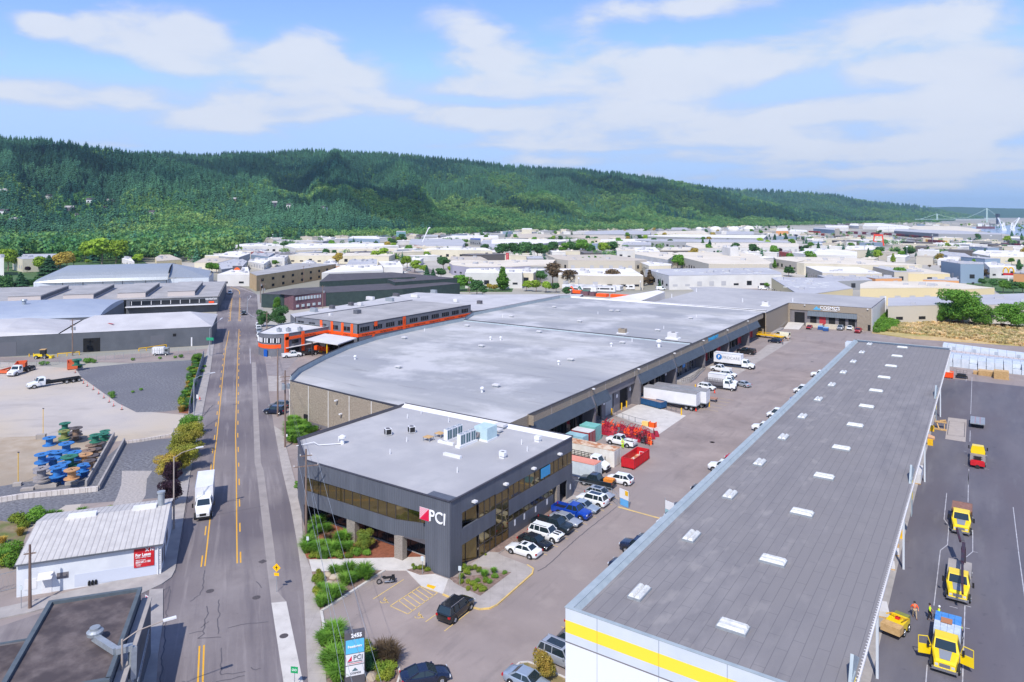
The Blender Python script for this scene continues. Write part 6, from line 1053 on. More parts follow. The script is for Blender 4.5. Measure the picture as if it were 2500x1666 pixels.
sign('pale blue accessible-parking sign in the small triangular bed','B',1310,770,2.3,M['win'],.35,.6);sign('pale accessible-parking sign at the corner of the planted island','B',1588,855,2.4,M['win'],.35,.55);sign('green bicycle route sign at the bottom of the white strip','B',362,1610,2.0,mat('sign_green',rgb(0,150,90),rough=.5),.7,.6,tx='OO');sign('small green and white street blade beside the shrubs','B',460,600,2.0,M['win'],.35,.5)
sign('green overhead street-name sign by the charcoal warehouse','E',1787,592,5.8,mat('sign_green2',rgb(40,150,110),rough=.5),2.4,.9);sign('small thin sign post before the white gabled shop','A',157,1030,2.7,M['win'],.35,.5);sign('small white notice on the fence beside the orange cone','E',1680,985,1.8,M['white'],.5,.9);sign('small white sign near the shrubs under the transformer pole','F',348,1400,1.7,M['white'],.4,.5)
t=thing('banner_flag','small red and white feather banner by the brown-roofed building','banner',at('A',1090,1060));cbox(t,'flag',M['white'],(-.3,.3,-.02,.02,.4,2.0));cbox(t,'emblem',crim,(-.2,.25,-.03,-.02,1.2,1.9));MB().tube([(-.32,0,0),(-.32,0,2.1)],.03,6).obj('post',M['steel'],t)
t=thing('site_board','white map board with yellow square above a blue board at the gate','sign',at('C',985,262),R(-18));cbox(t,'map_panel',M['white'],(-.9,.9,-.1,-.02,1.1,2.5));cbox(t,'yellow_panel',M['yellow2'],(.25,.85,-.12,-.1,1.75,2.45));cbox(t,'blue_panel',mat('gate_blue',rgb(96,168,224),rough=.5),(-.75,.85,-.1,-.02,.05,1.05));MB().tube([(.95,0,0),(.95,0,2.7)],.05).tube([(-.95,0,0),(-.95,0,2.0)],.05).obj('post',M['steel'],t)
t=thing('site_board','second blue and white gate board half hidden by the dark roof edge','sign',at('C',1320,345),R(-18));cbox(t,'map_panel',M['white'],(-.7,.9,-.1,-.02,1.1,2.3));cbox(t,'blue_panel',M['paleteal'],(-.7,.9,-.1,-.02,.2,1.05));MB().tube([(-.8,0,0),(-.8,0,2.6)],.05).obj('post',M['steel'],t)
def fence(label,pts,h,step=2.6,m=None,rails=True,name='chain_link_fence',infill=None,group=None):
 c_=pts[0];t=thing(name,label,'fence',(c_.x,c_.y,0),0,group);P=[p-Vector((c_.x,c_.y,0))for p in pts]
 for a,b in zip(P,P[1:]):
  n=max(1,round((b-a).length/step))
  for k in range(n):q=a.lerp(b,k/n);MB().tube([(q.x,q.y,0),(q.x,q.y,h)],.045,6).obj('post',m or M['steel'],t)
 r_=MB()
 for a,b in zip(P,P[1:]):
  r_.bar((a.x,a.y,h-.03),(b.x,b.y,h-.03),.05).bar((a.x,a.y,.1),(b.x,b.y,.1),.04)
  if rails:
   n=int((b-a).length/.5);d=(b-a)/max(n,1)
   for k in range(n):q=a+d*k;e=q+d;r_.bar((q.x,q.y,.1),(e.x,e.y,h),.015).bar((q.x,q.y,h),(e.x,e.y,.1),.015)
 r_.obj('mesh',m or M['steel'],t)
 if infill:
  s=MB()
  for a,b in zip(P,P[1:]):s.bar((a.x,a.y,h/2),(b.x,b.y,h/2),.03,h*.92)
  s.obj('slats',infill,t)
 return t
fence('chain-link fence with pale posts between the office and the gate board',[at('C',615,150),at('C',762,185),at('C',890,215),at('C',940,262)],1.8);fence('chain-link fence along the north edge of the pale yard',ats('E',[(0,690),(385,680),(505,660)]),2.0);fence('chain-link fence between the charcoal warehouse drive and the gravel pit',ats('E',[(505,650),(900,625),(1270,600),(1600,575),(1725,570)]),2.0)
fence('grey slatted fence running beside the hedge along the avenue',ats('E',[(1735,600),(1690,760),(1640,930),(1608,1085)]),2.3,infill=mat('fence_slat',rgb(128,146,156),rgb(112,128,140),2,.7));fence('wire fence left of the white gabled shop',ats('A',[(-80,920),(120,870)]),2.1);fence('wire fence between gravel strip and pavement above the shop',ats('E',[(1480,1265),(1440,1440)]),1.5)
cone=thing('traffic_cone','orange delineator post on the yard edge of the gravel pit','traffic cone',at('E',640,735),0,'delineators along the gravel pit');MB().lathe([(.07,.08),(.05,1.1),(0,1.1)],n=8).obj('post',mat('cone_orange',rgb(232,70,50),rough=.5),cone);cbox(cone,'base',M['rubber'],(-.25,.25,-.25,.25,0,.08));MB().lathe([(.075,.7),(.075,.9)],n=8).obj('band',M['white'],cone)
for x,y in((688,800),(710,825),(743,850),(793,880),(840,915),(884,950),(929,985),(967,1018),(1037,1048),(645,700)):dup(cone,at('E',x,y))
c2=thing('traffic_cone','orange cone beside the white crossover near the trailers','traffic cone',at('j2',1145,1060));MB().lathe([(.2,.04),(.04,.85),(0,.85)],n=12).obj('cone',bpy.data.materials['cone_orange'],c2);cbox(c2,'base',M['rubber'],(-.24,.24,-.24,.24,0,.05));dup(c2,at('j2',877,1320),label='small orange cone below the nearer white trailer');dup(c2,at('E',1700,965),label='orange cone beside the slatted fence')
for v,x,y,h,m,lb_ in(('Q',1197,1095,1.5,'yellow2','yellow bollard left of the grey roller door'),('Q',1281,1050,1.6,'yellow2','yellow bollard right of the grey roller door'),('Q',1323,1028,1.5,'yellow2','yellow bollard left of the dark drive-in door'),('Q',1375,985,1.4,'yellow2','left of two yellow bollards beside the red no-entry disc'),('Q',1400,990,1.5,'yellow2','right of two yellow bollards beside the red no-entry disc'),('Q',1790,1095,1.6,'yellow2','yellow bollard at the tip of the white ramp slab'),('j2',1068,1255,1.7,'yellow2','yellow bollard behind the farther white trailer'),('j2',868,990,1.0,'yellow2','short yellow bollard at the curved walkway'),('E',52,592,1.1,'yellow2','yellow post left of the first charcoal shutter'),('E',195,585,1.1,'yellow2','yellow post right of the first charcoal shutter'),('E',249,597,.9,'yellow2','left of two stout yellow posts beside the loader'),('E',286,593,.9,'yellow2','right of two stout yellow posts beside the loader'),('E',722,552,1.0,'yellow2','yellow post left of the open black doorway'),('E',855,545,1.0,'yellow2','yellow post right of the open black doorway'),('E',1292,515,2.4,'yellow2','tall yellow post beside the second charcoal shutter'),('E',1415,505,1.2,'yellow2','yellow post right of the second charcoal shutter')):
 t=thing('bollard',lb_,'bollard',at(v,x,y),0,'yellow bollards');MB().lathe([(.15,0),(.15,h-.05),(.1,h),(0,h)],n=10).obj('post',M[m],t)
for lb_,pts in(('long yellow guard rail left of the open black doorway',[(490,598),(570,592),(675,582)]),('yellow guard rail in front of the second charcoal shutter',[(1182,552),(1245,545),(1310,535),(1415,520)])):
 P=ats('E',pts);t=thing('guard_rail',lb_,'guard rail',P[0]);f_=MB()
 for a,b in zip(P,P[1:]):f_.bar(a-P[0]+Vector((0,0,1.0)),b-P[0]+Vector((0,0,1.0)),.22)
 f_.obj('rail',M['yellow2'],t)
 for p in P:cbox(t,'post',M['yellow2'],(p.x-P[0].x-.1,p.x-P[0].x+.1,p.y-P[0].y-.1,p.y-P[0].y+.1,0,1.0))
for v,x,y,lb_ in(('D',910,500,'yellow post base on the yard walk nearest the camera'),('j5',505,300,'yellow post base at the far end of the dark-roofed hall'),('j5',390,955,'yellow post base beside the timber frame'),('j5',372,1135,'yellow post base beside the wrapped bundle')):t=thing('post_guard',lb_,'post guard',at(v,x,y),0,'yellow post guards');cbox(t,'block',M['yellow2'],(-.45,.45,-.3,.3,0,1.1))
t=thing('lumber_stack','timber frame and boards leaning on the walk of the dark-roofed hall','lumber',at('j5',480,940));MB().bar((-.8,0,.15),(1.4,-.1,.15),.5,.25).bar((1.0,.2,0),(1.0,.2,1.3),.15).bar((-.8,1.5,1.3),(1.3,1.6,1.3),.7,.25).bar((.1,1.6,1.5),(1.2,1.7,1.7),.6,.2).bar((-.7,2.2,1.6),(0,.4,.2),.2).obj('board',M['timber'],t)
t=thing('wrapped_bundle','crumpled brown paper-wrapped bundle on the walk edge','bundle',at('j5',370,1060));MB().loft([[(x,y*s,z*s+.02)for y,z in((-.5,0),(-.6,.5),(0,.9),(.5,.6),(.5,0))]for x,s in((-.8,.6),(-.3,1.1),(.3,.9),(.8,.7))]).obj('wrap',mat('kraft',rgb(190,150,120),rough=.9),t)
for i,(v,x,y,m,sz,lb_)in enumerate((('D',1020,60,'roofW',(.9,2.6,1.6),'tall white-wrapped pallet load on the walk'),('D',865,575,'timber',(.5,.6,.4),'small brown carton stack on the walk'),('D',865,615,'roofW',(.5,.7,.5),'white wrapped stack next to the carton stack'),('D',830,715,'roofW',(.5,.8,.5),'pale wrapped stack near the middle of the walk'),('D',755,1050,'roofW',(.8,1.2,.7),'white machine box on the walk nearest the yellow loader'),('j5',265,1075,'roofW',(.5,1.4,.9),'white bag pile at the walk beside the wrapped bundle'),('j5',320,890,'roofW',(.5,1.8,1.2),'white bag pile behind the timber frame'),('j5',425,440,'panelw',(.6,2.4,1.2),'pale bag row on the walk near the far gable board'))):
 p=at(v,x,y);t=thing('pallet_load',lb_,'pallet load',(p.x,p.y,.05),R(3*i));a,b,c_=sz;cbox(t,'load',M[m]if m!='panelw' else M['win'],(-a,a,-b,b,.15,c_));cbox(t,'pallet',M['timber'],(-a,a,-b,b,0,.14))
for i,(x,y,w_,d_,h_,lb_)in enumerate(((975,235,1.0,.8,1.1,'small timber stack, leftmost at the end of the east yard'),(1090,255,1.9,1.2,1.6,'second timber stack at the end of the east yard'),(1150,262,1.0,.9,1.0,'low timber crate in front of the second timber stack'),(1280,298,1.7,1.2,2.3,'largest boxed timber crate at the end of the east yard'))):
 p=at('j5',x,y);t=thing('lumber_stack',lb_,'lumber',p,0,'timber stacks at the end of the east yard')
 for k in range(int(h_/.28)):MB().box(-w_+.05*(k%2),w_-.07*(k%3),0,d_*2,.28*k+.03,.28*k+.25).obj('layer',M['timber'],t)
M['wrap']=mat('white_wrap',rgb(190,200,212),rgb(210,216,224),.7,.4,rnd=.06);PM=MB().prism([(-.95,-.6),(.95,-.6),(.95,.6),(-.95,.6)],0,1.25).mesh('wrapped_pallet',M['wrap']);PM2=MB().box(-.95,.95,-.6,.6,0,.6).mesh('wrapped_pallet',M['wrap'])
rp=random.Random(5);n_=0
A0=at('H',1768,570);A1=at('H',2360,655)
for blk,(xs,ys,nx,ny,lv)in enumerate((((A0.x-.5),A0.y+1,23,7,2),(-38,254,30,2,2))):
 for j in range(ny):
  for i in range(nx):
   lvls=[0,1]if not(blk==0 and j==0 and i%5==4)else[0]
   for l in lvls:
    if l==0 and 0<j and blk==0:continue
    o=bpy.data.objects.new('wrapped_pallet',PM);COL.objects.link(o);f=i/nx;o.location=(xs+2.02*i+rp.uniform(-.05,.05),ys+(1.5 if blk==0 else 2.2)*j-(A0.y-A1.y)*f*(1 if blk==0 else 0)-.25*i*(blk),l*1.27+0.03);o.rotation_euler=(0,0,R(rp.uniform(-2,2)));n_+=1
    tag(o,'white shrink-wrapped pallet in the %s block of stacked pallets behind the dark-roofed hall'%('near' if blk==0 else 'far'),'wrapped pallet','white wrapped pallets, %s block'%('near' if blk==0 else 'far'))
wb_=mat('pinkish_pallets',rgb(190,176,172),rgb(206,196,192),.5,.8);o=MB().prism([(A0.x-1,A0.y+13),(A1.x+2,A1.y+13),(A1.x+2,A1.y+21),(A0.x-1,A0.y+21)],0,1.6).obj('pallet_stacks',wb_);lines_on(wb_,(1.2,1.2),rgb(150,136,134),.12,strength=.7);tag(o,'pinkish-brown mass of stacked empty pallets between the white wrapped rows','pallets',kind='stuff')
o=MB().prism([(A0.x-1,A0.y+22),(A1.x+2,A1.y+22),(A1.x+2,A1.y+27),(A0.x-1,A0.y+29)],0,2.5).obj('wrapped_goods',lines_on(mat('white_goods',rgb(216,222,230),rgb(200,208,218),.6,.5),(2.2,1.3),rgb(160,170,182),.12,strength=.7));tag(o,'long white mass of wrapped goods along the edge of the dry meadow','wrapped goods',kind='stuff')
M['rb']=mat('reel_blue',rgb(44,124,196),rgb(58,106,160),1.5,.8);M['rg']=mat('reel_green',rgb(32,104,86),rgb(52,120,96),1.5,.8);M['rn']=mat('reel_brown',rgb(120,98,84),rgb(150,124,104),1.5,.85);M['rk']=mat('reel_dark',rgb(78,72,76),rgb(98,88,84),1.5,.85);M['ry']=mat('reel_olive',rgb(134,140,76),rgb(118,124,70),1.5,.85);M['rw']=mat('reel_grey',rgb(156,150,150),rgb(132,128,130),1.5,.85);M['rt']=mat('reel_tan',rgb(196,150,104),rgb(172,130,92),1.5,.85)
CN=dict(rb='blue',rg='green',rn='weathered brown',rk='dark',ry='olive',rw='grey-wrapped',rt='tan');RM={}
def reel(c,x,y,v='j3',lv=0,s=1.0,label=None,c2=None):
 p=at(v,x,y,lv*1.35*s);t=thing('cable_reel',label,'cable reel',(p.x,p.y,lv*1.35*s),R((x*7)%90),'cable reels in the west yard');r_=1.05
 k=(c,c2)
 if k not in RM:RM[k]=(MB().lathe([(0,0),(r_,0),(r_,.1),(0,.1)],n=22).mesh('flange',M[c]),MB().lathe([(.1,1.25),(r_,1.25),(r_,1.35),(.1,1.35)],n=22).mesh('flange',M[c]),MB().lathe([(.55,.1),(.55,1.25)],n=18).mesh('drum',M[c2 or c]),MB().box(-.45,.45,-.06,.06,1.352,1.365).box(-.06,.06,-.45,.45,1.352,1.368).mesh('hub',M['hole']))
 for nm,me in zip(('flange','flange','drum','hub'),RM[k]):o=bpy.data.objects.new(nm,me);COL.objects.link(o);o.parent=t
 t.scale=(s,)*3
reels=[('rg',805,390,0,1,'green reel under the olive one at the back of the reel yard'),('rk',1025,385,0,1.1,'dark reel at the bottom of the back right stack'),('rk',1035,240,1,1.1,'dark reel on top of the back right stack'),('ry',800,290,1,1,'olive reel on top at the back of the reel yard'),('rk',805,190,0,.95,'dark reel with grey drum farthest back, lower'),('rg',815,120,1,.95,'dark green reel topmost at the far back'),('rb',500,500,0,1.1,'lone blue reel at the left, nearest the yellow pole'),('rb',840,640,0,1.25,'large blue reel alone in the middle of the row'),('rg',1420,500,0,1.1,'green reel near the concrete wall, lower'),('rg',1430,370,1,1.0,'green reel near the concrete wall, upper'),('rg',1590,400,0,1.0,'green reel farthest right near the wall end'),('rg',1620,330,0,.9,'small green reel tucked behind the others by the wall'),('rn',1350,640,0,1.0,'brown reel beside the wall, middle'),('rk',1490,600,0,1.0,'dark tilted reel close against the wall'),('rn',1290,760,0,1.1,'brown reel with pale top by the wall'),('rk',1420,720,0,1.0,'dark reel behind the brown pale-topped one'),('rt',1230,850,0,1.1,'tan orange reel top among the brown ones'),('rk',1370,850,0,1.0,'dark reel right of the tan one'),('rb',680,790,0,1.1,'blue reel with pale grey top in the second row'),('rb',350,1000,0,1.1,'blue reel at the left end, lower of two'),('rb',350,790,1,1.1,'blue reel at the left end, upper of two'),('rb',540,760,0,.9,'small blue reel behind the left pair'),('rb',570,930,0,1.15,'blue reel in the centre of the front group'),('rg',900,920,0,1.3,'big teal green reel in the centre'),('rb',1010,800,0,1.1,'blue reel behind the big teal one'),('rb',1170,1110,0,1.1,'blue reel right of the tan-topped pair, lower'),('rb',1180,960,1,.85,'small blue reel on top at the right'),('rw',340,1210,0,1.15,'grey-wrapped reel at the front left, lower'),('rw',340,1090,1,1.15,'grey-wrapped reel at the front left, upper'),('rb',690,1190,0,1.15,'bright blue reel at the front, lower'),('rb',660,1060,1,1.15,'bright blue reel at the front, upper'),('rb',910,1240,0,1.15,'blue reel at the front right, under the tan one'),('rt',950,1110,1,1.1,'tan reel on top at the front right'),('rk',1300,960,0,1.0,'dark low reel beside the wall at the front'),('rb',800,1010,0,1.0,'blue reel behind the front bright blue pair')]
for c,x,y,lv,s,lb_ in reels:reel(c,x,y-25+(lv and 60),lv=lv,s=s,label=lb_,c2='rn' if c=='rk' else None)
reel('rg',655,675,'E',0,1.2,'dark green reel beside the orange bin at the fence, lower');reel('rg',653,668,'E',1,1.2,'dark green reel beside the orange bin at the fence, upper')
M['block']=lines_on(mat('block_wall',rgb(196,186,180),rgb(212,204,198),1,.9),(1.2,.6),rgb(150,140,134),.04,strength=.8,rot=0)
def wallrun(label,pts,h,th,m,name='retaining_wall',n=None):
 c_=pts[0];mb=MB();P=[p-c_ for p in pts]
 for a,b in zip(P,P[1:]):mb.bar((a.x,a.y,h/2),(b.x,b.y,h/2),th,h)
 o=mb.obj(name,m);o.location=(c_.x,c_.y,0);tag(o,label,'wall');return o
wallrun('low pale block wall in front of the reels, running to the left edge',ats('j3',[(-1500,1780),(0,1540),(1480,1395)]),.75,.5,M['block']);wallrun('low pale block wall between the yard and gravel strip, up to the hedge',ats('j3',[(2020,440),(2350,400)])+[at('E',1480,1270)],.5,.4,M['block'])
wallrun('grey concrete barrier wall beside the reels, left of two',ats('j3',[(1235,1320),(1800,310)]),1.0,.3,M['conc_d']);wallrun('grey concrete barrier wall, right of two, above the gravel',ats('j3',[(1490,1390),(2010,420)]),.9,.3,M['conc_d'])
for v,x,y,a,b,c_,lb_ in(('j3',430,1320,1.6,.5,.5,'long rough timber block in front of the reels'),('j3',950,1260,.9,.4,.5,'pale concrete block in front of the tan reel'),('j3',60,1380,.9,.4,.4,'concrete block at the left in front of the reels'),('A',130,110,.6,.35,.5,'concrete block base of the nearer yellow pole'),('E',350,1295,.8,.5,.9,'concrete block base of the farther yellow pole')):p=at(v,x,y);o=MB().prism([(-a,-b),(a,-b),(a,b),(-a,b)],0,c_).obj('concrete_block',M['conc']);o.location=p;o.rotation_euler=(0,0,R(50));tag(o,lb_,'block')
for v,x,y,h,lb_ in(('A',135,100,5.2,'slim yellow pole with lamp nearest the white shop'),('E',367,1270,5.4,'slim yellow pole at the edge of the reel yard')):t=thing('light_pole',lb_,'pole',at(v,x,y));MB().tube([(0,0,.4),(0,0,h)],.06,6).obj('pole',M['yellow2'],t);cbox(t,'lamp_head',M['grey_d'],(-.1,.3,-.1,.1,h,h+.12))
t=thing('wheel_loader','small yellow wheel loader behind the yard fence','loader',at('E',360,612),AV-R(10));cbox(t,'body',P_('yellow'),(-2.2,.2,-.7,.7,.7,1.4));cbox(t,'cab',M['black'],(-.4,1.0,-.65,.65,1.2,2.7));cbox(t,'roof',M['timber'],(-.5,1.1,-.75,.75,2.7,2.85));MB().bar((1,.0,1.3),(2.4,0,.5),.3).box(2.3,3.0,-1,1,.1,.8).obj('bucket',P_('yellow'),t);wheels(t,(1.0,-1.4),.95,.55,.35)
t=thing('forklift','yellow skid loader with pale cargo box tilted in the east yard','loader',at('D',875,1200),R(-104));cbox(t,'body',P_('yellow'),(-1.4,.6,-.85,.85,.35,1.3));f_=MB()
for k in range(7):f_.bar((-.9+.0*k,-.7+.23*k,1.3),(-.2,-.7+.23*k,1.75),.06)
for s in(-1,1):f_.bar((-1.3,s*.8,1.3),(.5,s*.8,1.9),.1)
f_.obj('cage',M['yellow2'],t);cbox(t,'seat',M['red'],(-.6,-.2,-.2,.2,1.3,1.5));cbox(t,'cargo_box',M['timber'],(.65,1.7,-.95,.95,.6,1.35));cbox(t,'rear_hood',M['ry'],(-2.0,-1.4,-.7,.7,.6,1.35));wheels(t,(.2,-1.1),.9,.42,.3)
M['mach']=mat('crimson_steel',rgb(176,26,52),rgb(140,28,48),3,.6);rr=random.Random(2);protos=[]
for k,m in enumerate((M['mach'],M['orng'],M['grey_d'])):
 t=thing('plate_attachment','crimson steel attachment in the dense rows beside the white ramp slab','attachment',(0,0,0),0,'steel attachments beside the ramp');MB().add([(-.45,-.5,.1),(.45,-.5,.1),(.45,.3,.9),(-.45,.3,.9),(-.45,.5,0),(.45,.5,0)],[(0,1,2,3),(3,2,5,4),(0,3,4),(1,5,2)]).obj('hood',m,t);MB().bar((-.4,.3,.9),(-.3,-.2,1.5),.08).bar((.4,.3,.9),(.3,-.2,1.5),.08).bar((-.3,-.2,1.5),(.3,-.2,1.5),.08).bar((-.5,-.6,.2),(.5,-.6,.2),.1).obj('handle_frame',m,t);MB().lathe([(0,-.1),(.25,-.1),(.25,.1),(0,.1)],(0,.1,.3),10,axis='x').obj('roller',M['black'],t);protos.append(t)
first=[True]*3;c00=at('j1',870,400);c01=at('j1',1650,560);c10=at('j1',870,560);names=('crimson','orange','dark')
for j in range(6):
 for i in range(15):
  k=rr.choices((0,1,2),(7,1.5,2 if j>3 else 1))[0];f=i/14;p=c00.lerp(c01,f)+(c10-c00)*(j/4.6);p+=Vector((rr.uniform(-.12,.12),rr.uniform(-.12,.12),0));lb_=names[k]+' steel attachment in the dense rows beside the white ramp slab';a_=R(rr.choice((0,90,180))+rr.uniform(-12,12))
  if first[k]:first[k]=False;protos[k].location=p;protos[k].rotation_euler=(0,0,a_);protos[k]['label']=lb_;protos[k].scale=(.95,)*3;continue
  dup(protos[k],p,a_,lb_,scale=rr.uniform(.65,.9));
for x,y in((1650,600),(1730,630),(1800,590)):t=thing('loader_bucket','long crimson bucket standing on end beside the dark pipe racks','bucket',at('j1',x,y),R(-60),'crimson buckets by the ramp');cbox(t,'bucket',M['mach'],(-1.3,1.3,-.4,.4,0,.5));cbox(t,'lip',M['crate_red'],(-1.3,1.3,-.45,-.4,.1,1.0))
for x,y in((1560,700),(1640,750),(1480,650)):t=thing('pipe_rack','dark pipe rack beside the white work pickup','rack',at('j1',x,y),R(-20),'dark pipe racks by the white work pickup');f_=MB();[f_.bar((-1.0,q,z),(1.0,q,z),.07)for q in(-.5,.5)for z in(.3,.7,1.1)];[f_.bar((a,q,0),(a,q,1.2),.07)for a in(-1,0,1)for q in(-.5,.5)];f_.obj('frame',M['black'],t)
t=thing('yellow_skip','pale yellow tray and orange frame at the edge of the white ramp slab','skip',at('j1',1620,430));cbox(t,'tray',mat('pale_yellow_skip',rgb(240,200,120),rough=.6),(-.8,.6,-.4,.4,.1,.9));cbox(t,'frame',M['orng'],(.8,2.2,-.6,-.5,0,1.1),(.8,.9,-.6,.4,0,1.1),(2.1,2.2,-.6,.4,0,1.1))
fence('thin handrail along the near edge of the white ramp slab',ats('j1',[(1010,240),(1430,370),(1640,420)]),1.1,2,M['char'],rails=False,name='handrail');fence('brown handrail between the blue dumpster and the ramp tip',ats('j2',[(455,1290),(660,1345)]),1.0,1.5,M['char'],rails=False,name='handrail')
st_=[at('B',*p)for p in((620,845),(650,800),(690,790),(610,780),(665,860),(900,1390),(870,1540),(930,1545),(500,505))]
for i,p in enumerate(st_):
 bm=bmesh.new();bmesh.ops.create_icosphere(bm,subdivisions=2,radius=.45+.25*((i*37)%5)/5)
 for v_ in bm.verts:v_.co=v_.co*(1+.25*mnoise.noise(v_.co*2+Vector((i,0,0))));v_.co.z*=.6
 me=bpy.data.meshes.new('boulder');bm.to_mesh(me);bm.free();me.materials.append(M['sand']);o=bpy.data.objects.new('boulder',me);COL.objects.link(o);o.location=(p.x,p.y,.2);tag(o,'pale rounded boulder set among the grasses and shrubs by the office lot','boulder','boulders in the office planting')
M['skin']=mat('skin',rgb(196,144,116),rough=.6);M['hivis']=mat('hi_vis',rgb(206,255,30),rough=.6);M['jeans']=mat('jeans',rgb(50,66,94),rough=.8);M['khaki']=mat('khaki',rgb(178,160,134),rough=.8);M['blackc']=mat('black_cloth',(.02,.02,.025),rough=.8);M['hair']=mat('hair',(.03,.02,.015),rough=.7);M['helmet']=mat('white_helmet',rgb(235,235,235),rough=.3)
def skinned(name,verts,edges,radii,m,parent,sub=1):
 me=bpy.data.meshes.new('t');me.from_pydata(verts,edges,[]);o=bpy.data.objects.new('t',me);COL.objects.link(o);mo=o.modifiers.new('s','SKIN');o.modifiers.new('u','SUBSURF').levels=sub
 for i,r_ in enumerate(radii):me.skin_vertices[0].data[i].radius=(r_,r_*.85)if not isinstance(r_,tuple)else r_
 me.skin_vertices[0].data[0].use_root=True;dg=bpy.context.evaluated_depsgraph_get();nm=bpy.data.meshes.new_from_object(o.evaluated_get(dg));bpy.data.objects.remove(o);nm.materials.clear();nm.materials.append(m);nm.shade_smooth();b=bpy.data.objects.new(name,nm);COL.objects.link(b);b.parent=parent;return b
def person(label,p,rz,top,trousers,head=None,armL=(.25,-.1,1.0),armR=(-.25,-.1,1.0),stride=.1,z=0,lean=0.0,hold=None):
 """facing -Y locally"""
 t=thing('person',label,'person',(p.x,p.y,z),rz);L_=lean
 hp=Vector((0,0,.95));ch=Vector((0,-L_*.6,1.3));nk=Vector((0,-L_*.9,1.5));hd=Vector((0,-L_-.02,1.66));eL=(Vector((.2,-L_*.8,1.42))+Vector(armL))/2+Vector((.08,.04,-.06));eR=(Vector((-.2,-L_*.8,1.42))+Vector(armR))/2+Vector((-.08,.04,-.06))
 V_=[hp,ch,nk,hd,(.2,-L_*.8,1.43),eL,armL,(-.2,-L_*.8,1.43),eR,armR,(.1,0,.9),(.12,-stride*.5-.03,.5),(.11,-stride,.08),(.11,-stride-.16,.04),(-.1,0,.9),(-.12,stride*.5-.03,.5),(-.11,stride,.08),(-.11,stride-.16,.04)]
 E_=[(0,1),(1,2),(2,3),(1,4),(4,5),(5,6),(1,7),(7,8),(8,9),(0,10),(10,11),(11,12),(12,13),(0,14),(14,15),(15,16),(16,17)]
 skinned('body',[tuple(v_)for v_ in V_],E_,[.15,.16,.07,.105,.075,.055,.04,.075,.055,.04,.1,.075,.055,.045,.1,.075,.055,.045],M['skin'],t)
 skinned('shirt',[tuple(v_)for v_ in(Vector((0,0,.98)),ch,nk*.97+Vector((0,0,.0)),V_[4],V_[5],Vector(V_[5]).lerp(Vector(armL),.5),V_[7],V_[8],Vector(V_[8]).lerp(Vector(armR),.5))],[(0,1),(1,2),(1,3),(3,4),(4,5),(1,6),(6,7),(7,8)],[(.2,.14),(.2,.15),.085,.095,.07,.06,.095,.07,.06],top,t)
 skinned('trousers',[tuple(v_)for v_ in(hp,V_[10],V_[11],V_[12],V_[14],V_[15],V_[16])],[(0,1),(1,2),(2,3),(0,4),(4,5),(5,6)],[(.175,.14),.115,.09,.075,.115,.09,.075],trousers,t)
 MB().lathe([(0,.13),(.07,.11),(.115,.04),(.12,-.02),(.1,-.06)],(0,-L_+.01,1.7),12).obj('helmet' if head=='helmet' else 'hair',M['helmet']if head=='helmet' else(M['hivis']if head=='cap' else M['hair']),t)
 for s,hpos in((1,Vector(armL)),(-1,Vector(armR))):
  d=(hpos-Vector(V_[5 if s>0 else 8])).normalized();hb=MB();tip=hpos+d*.09;hb.bar(hpos,tip,.075,.03)
  for q,ln in zip((-.027,-.009,.009,.027),(.06,.075,.07,.055)):hb.bar(tip+Vector((q,0,0)),tip+Vector((q,-.012,0))+d*ln,.015)
  hb.bar(hpos+d*.03+Vector((-s*.03,0,0)),hpos+d*.075+Vector((-s*.065,-.02,0)),.018);hb.obj('hand',M['skin'],t)
 for s,(x,y)in((1,(.11,-stride)),(-1,(-.11,stride))):MB().loft([[(x-.05,y+.07,0),(x-.05,y+.07,.1),(x+.05,y+.07,.1),(x+.05,y+.07,0)],[(x-.055,y-.08,0),(x-.05,y-.08,.09),(x+.05,y-.08,.09),(x+.055,y-.08,0)],[(x-.045,y-.2,0),(x-.04,y-.2,.05),(x+.04,y-.2,.05),(x+.045,y-.2,0)]]).obj('shoe',M['blackc'],t)
 return t
person('person in orange shirt and pale trousers walking in the east yard',at('D',1012,1090),R(20),M['orng'],M['khaki'],armL=(.3,-.25,1.05),armR=(-.32,.1,1.0),stride=.28)
person('person in lime safety shirt and dark trousers standing left of the loaded truck',at('D',1125,1105),R(90),M['hivis'],M['blackc'],armL=(.28,-.2,1.05),armR=(-.28,-.15,1.0),stride=.2)
person('person in lime shirt and white helmet leaning behind the stacked packs',at('D',1182,1120),R(100),M['hivis'],M['blackc'],'helmet',lean=.18)
person('person in lime shirt reaching onto the packs from the right of the truck',at('D',1362,1250),R(-90),M['hivis'],M['jeans'],armL=(.2,-.5,1.45),armR=(-.2,-.45,1.35),lean=.12)
person('person in yellow safety clothing standing at the open door of the white work pickup',at('j1',1212,820),R(200),M['hivis'],M['hivis'],'cap')
person('person in dark clothes on the pavement by the rounded corner block',at('j6',150,1320),R(60),M['blackc'],M['blackc'],stride=.2)
person('person in dark clothes beside the dark blue hatchback at the ramp trailer',at('j2',2122,360),R(30),M['blackc'],M['jeans']);person('person in pale top near the cream van at the ramp trailer',at('j2',2200,312),R(10),M['roofW'],M['khaki'])
t=thing('wall_mural','small painted group of three dark figures low on the white shop wall','mural',FB+Vector((-.585*7.6+.05,-.811*7.6-.05,0)),FA)
for k in range(3):MB().box(-.2+.35*k,.08+.35*k,-.045,-.03,.1,.55).lathe([(0,.0),(.09,.02),(.1,.1),(0,.16)],(-.06+.35*k,-.04,.56),8).obj('figure',M['hole'],t)
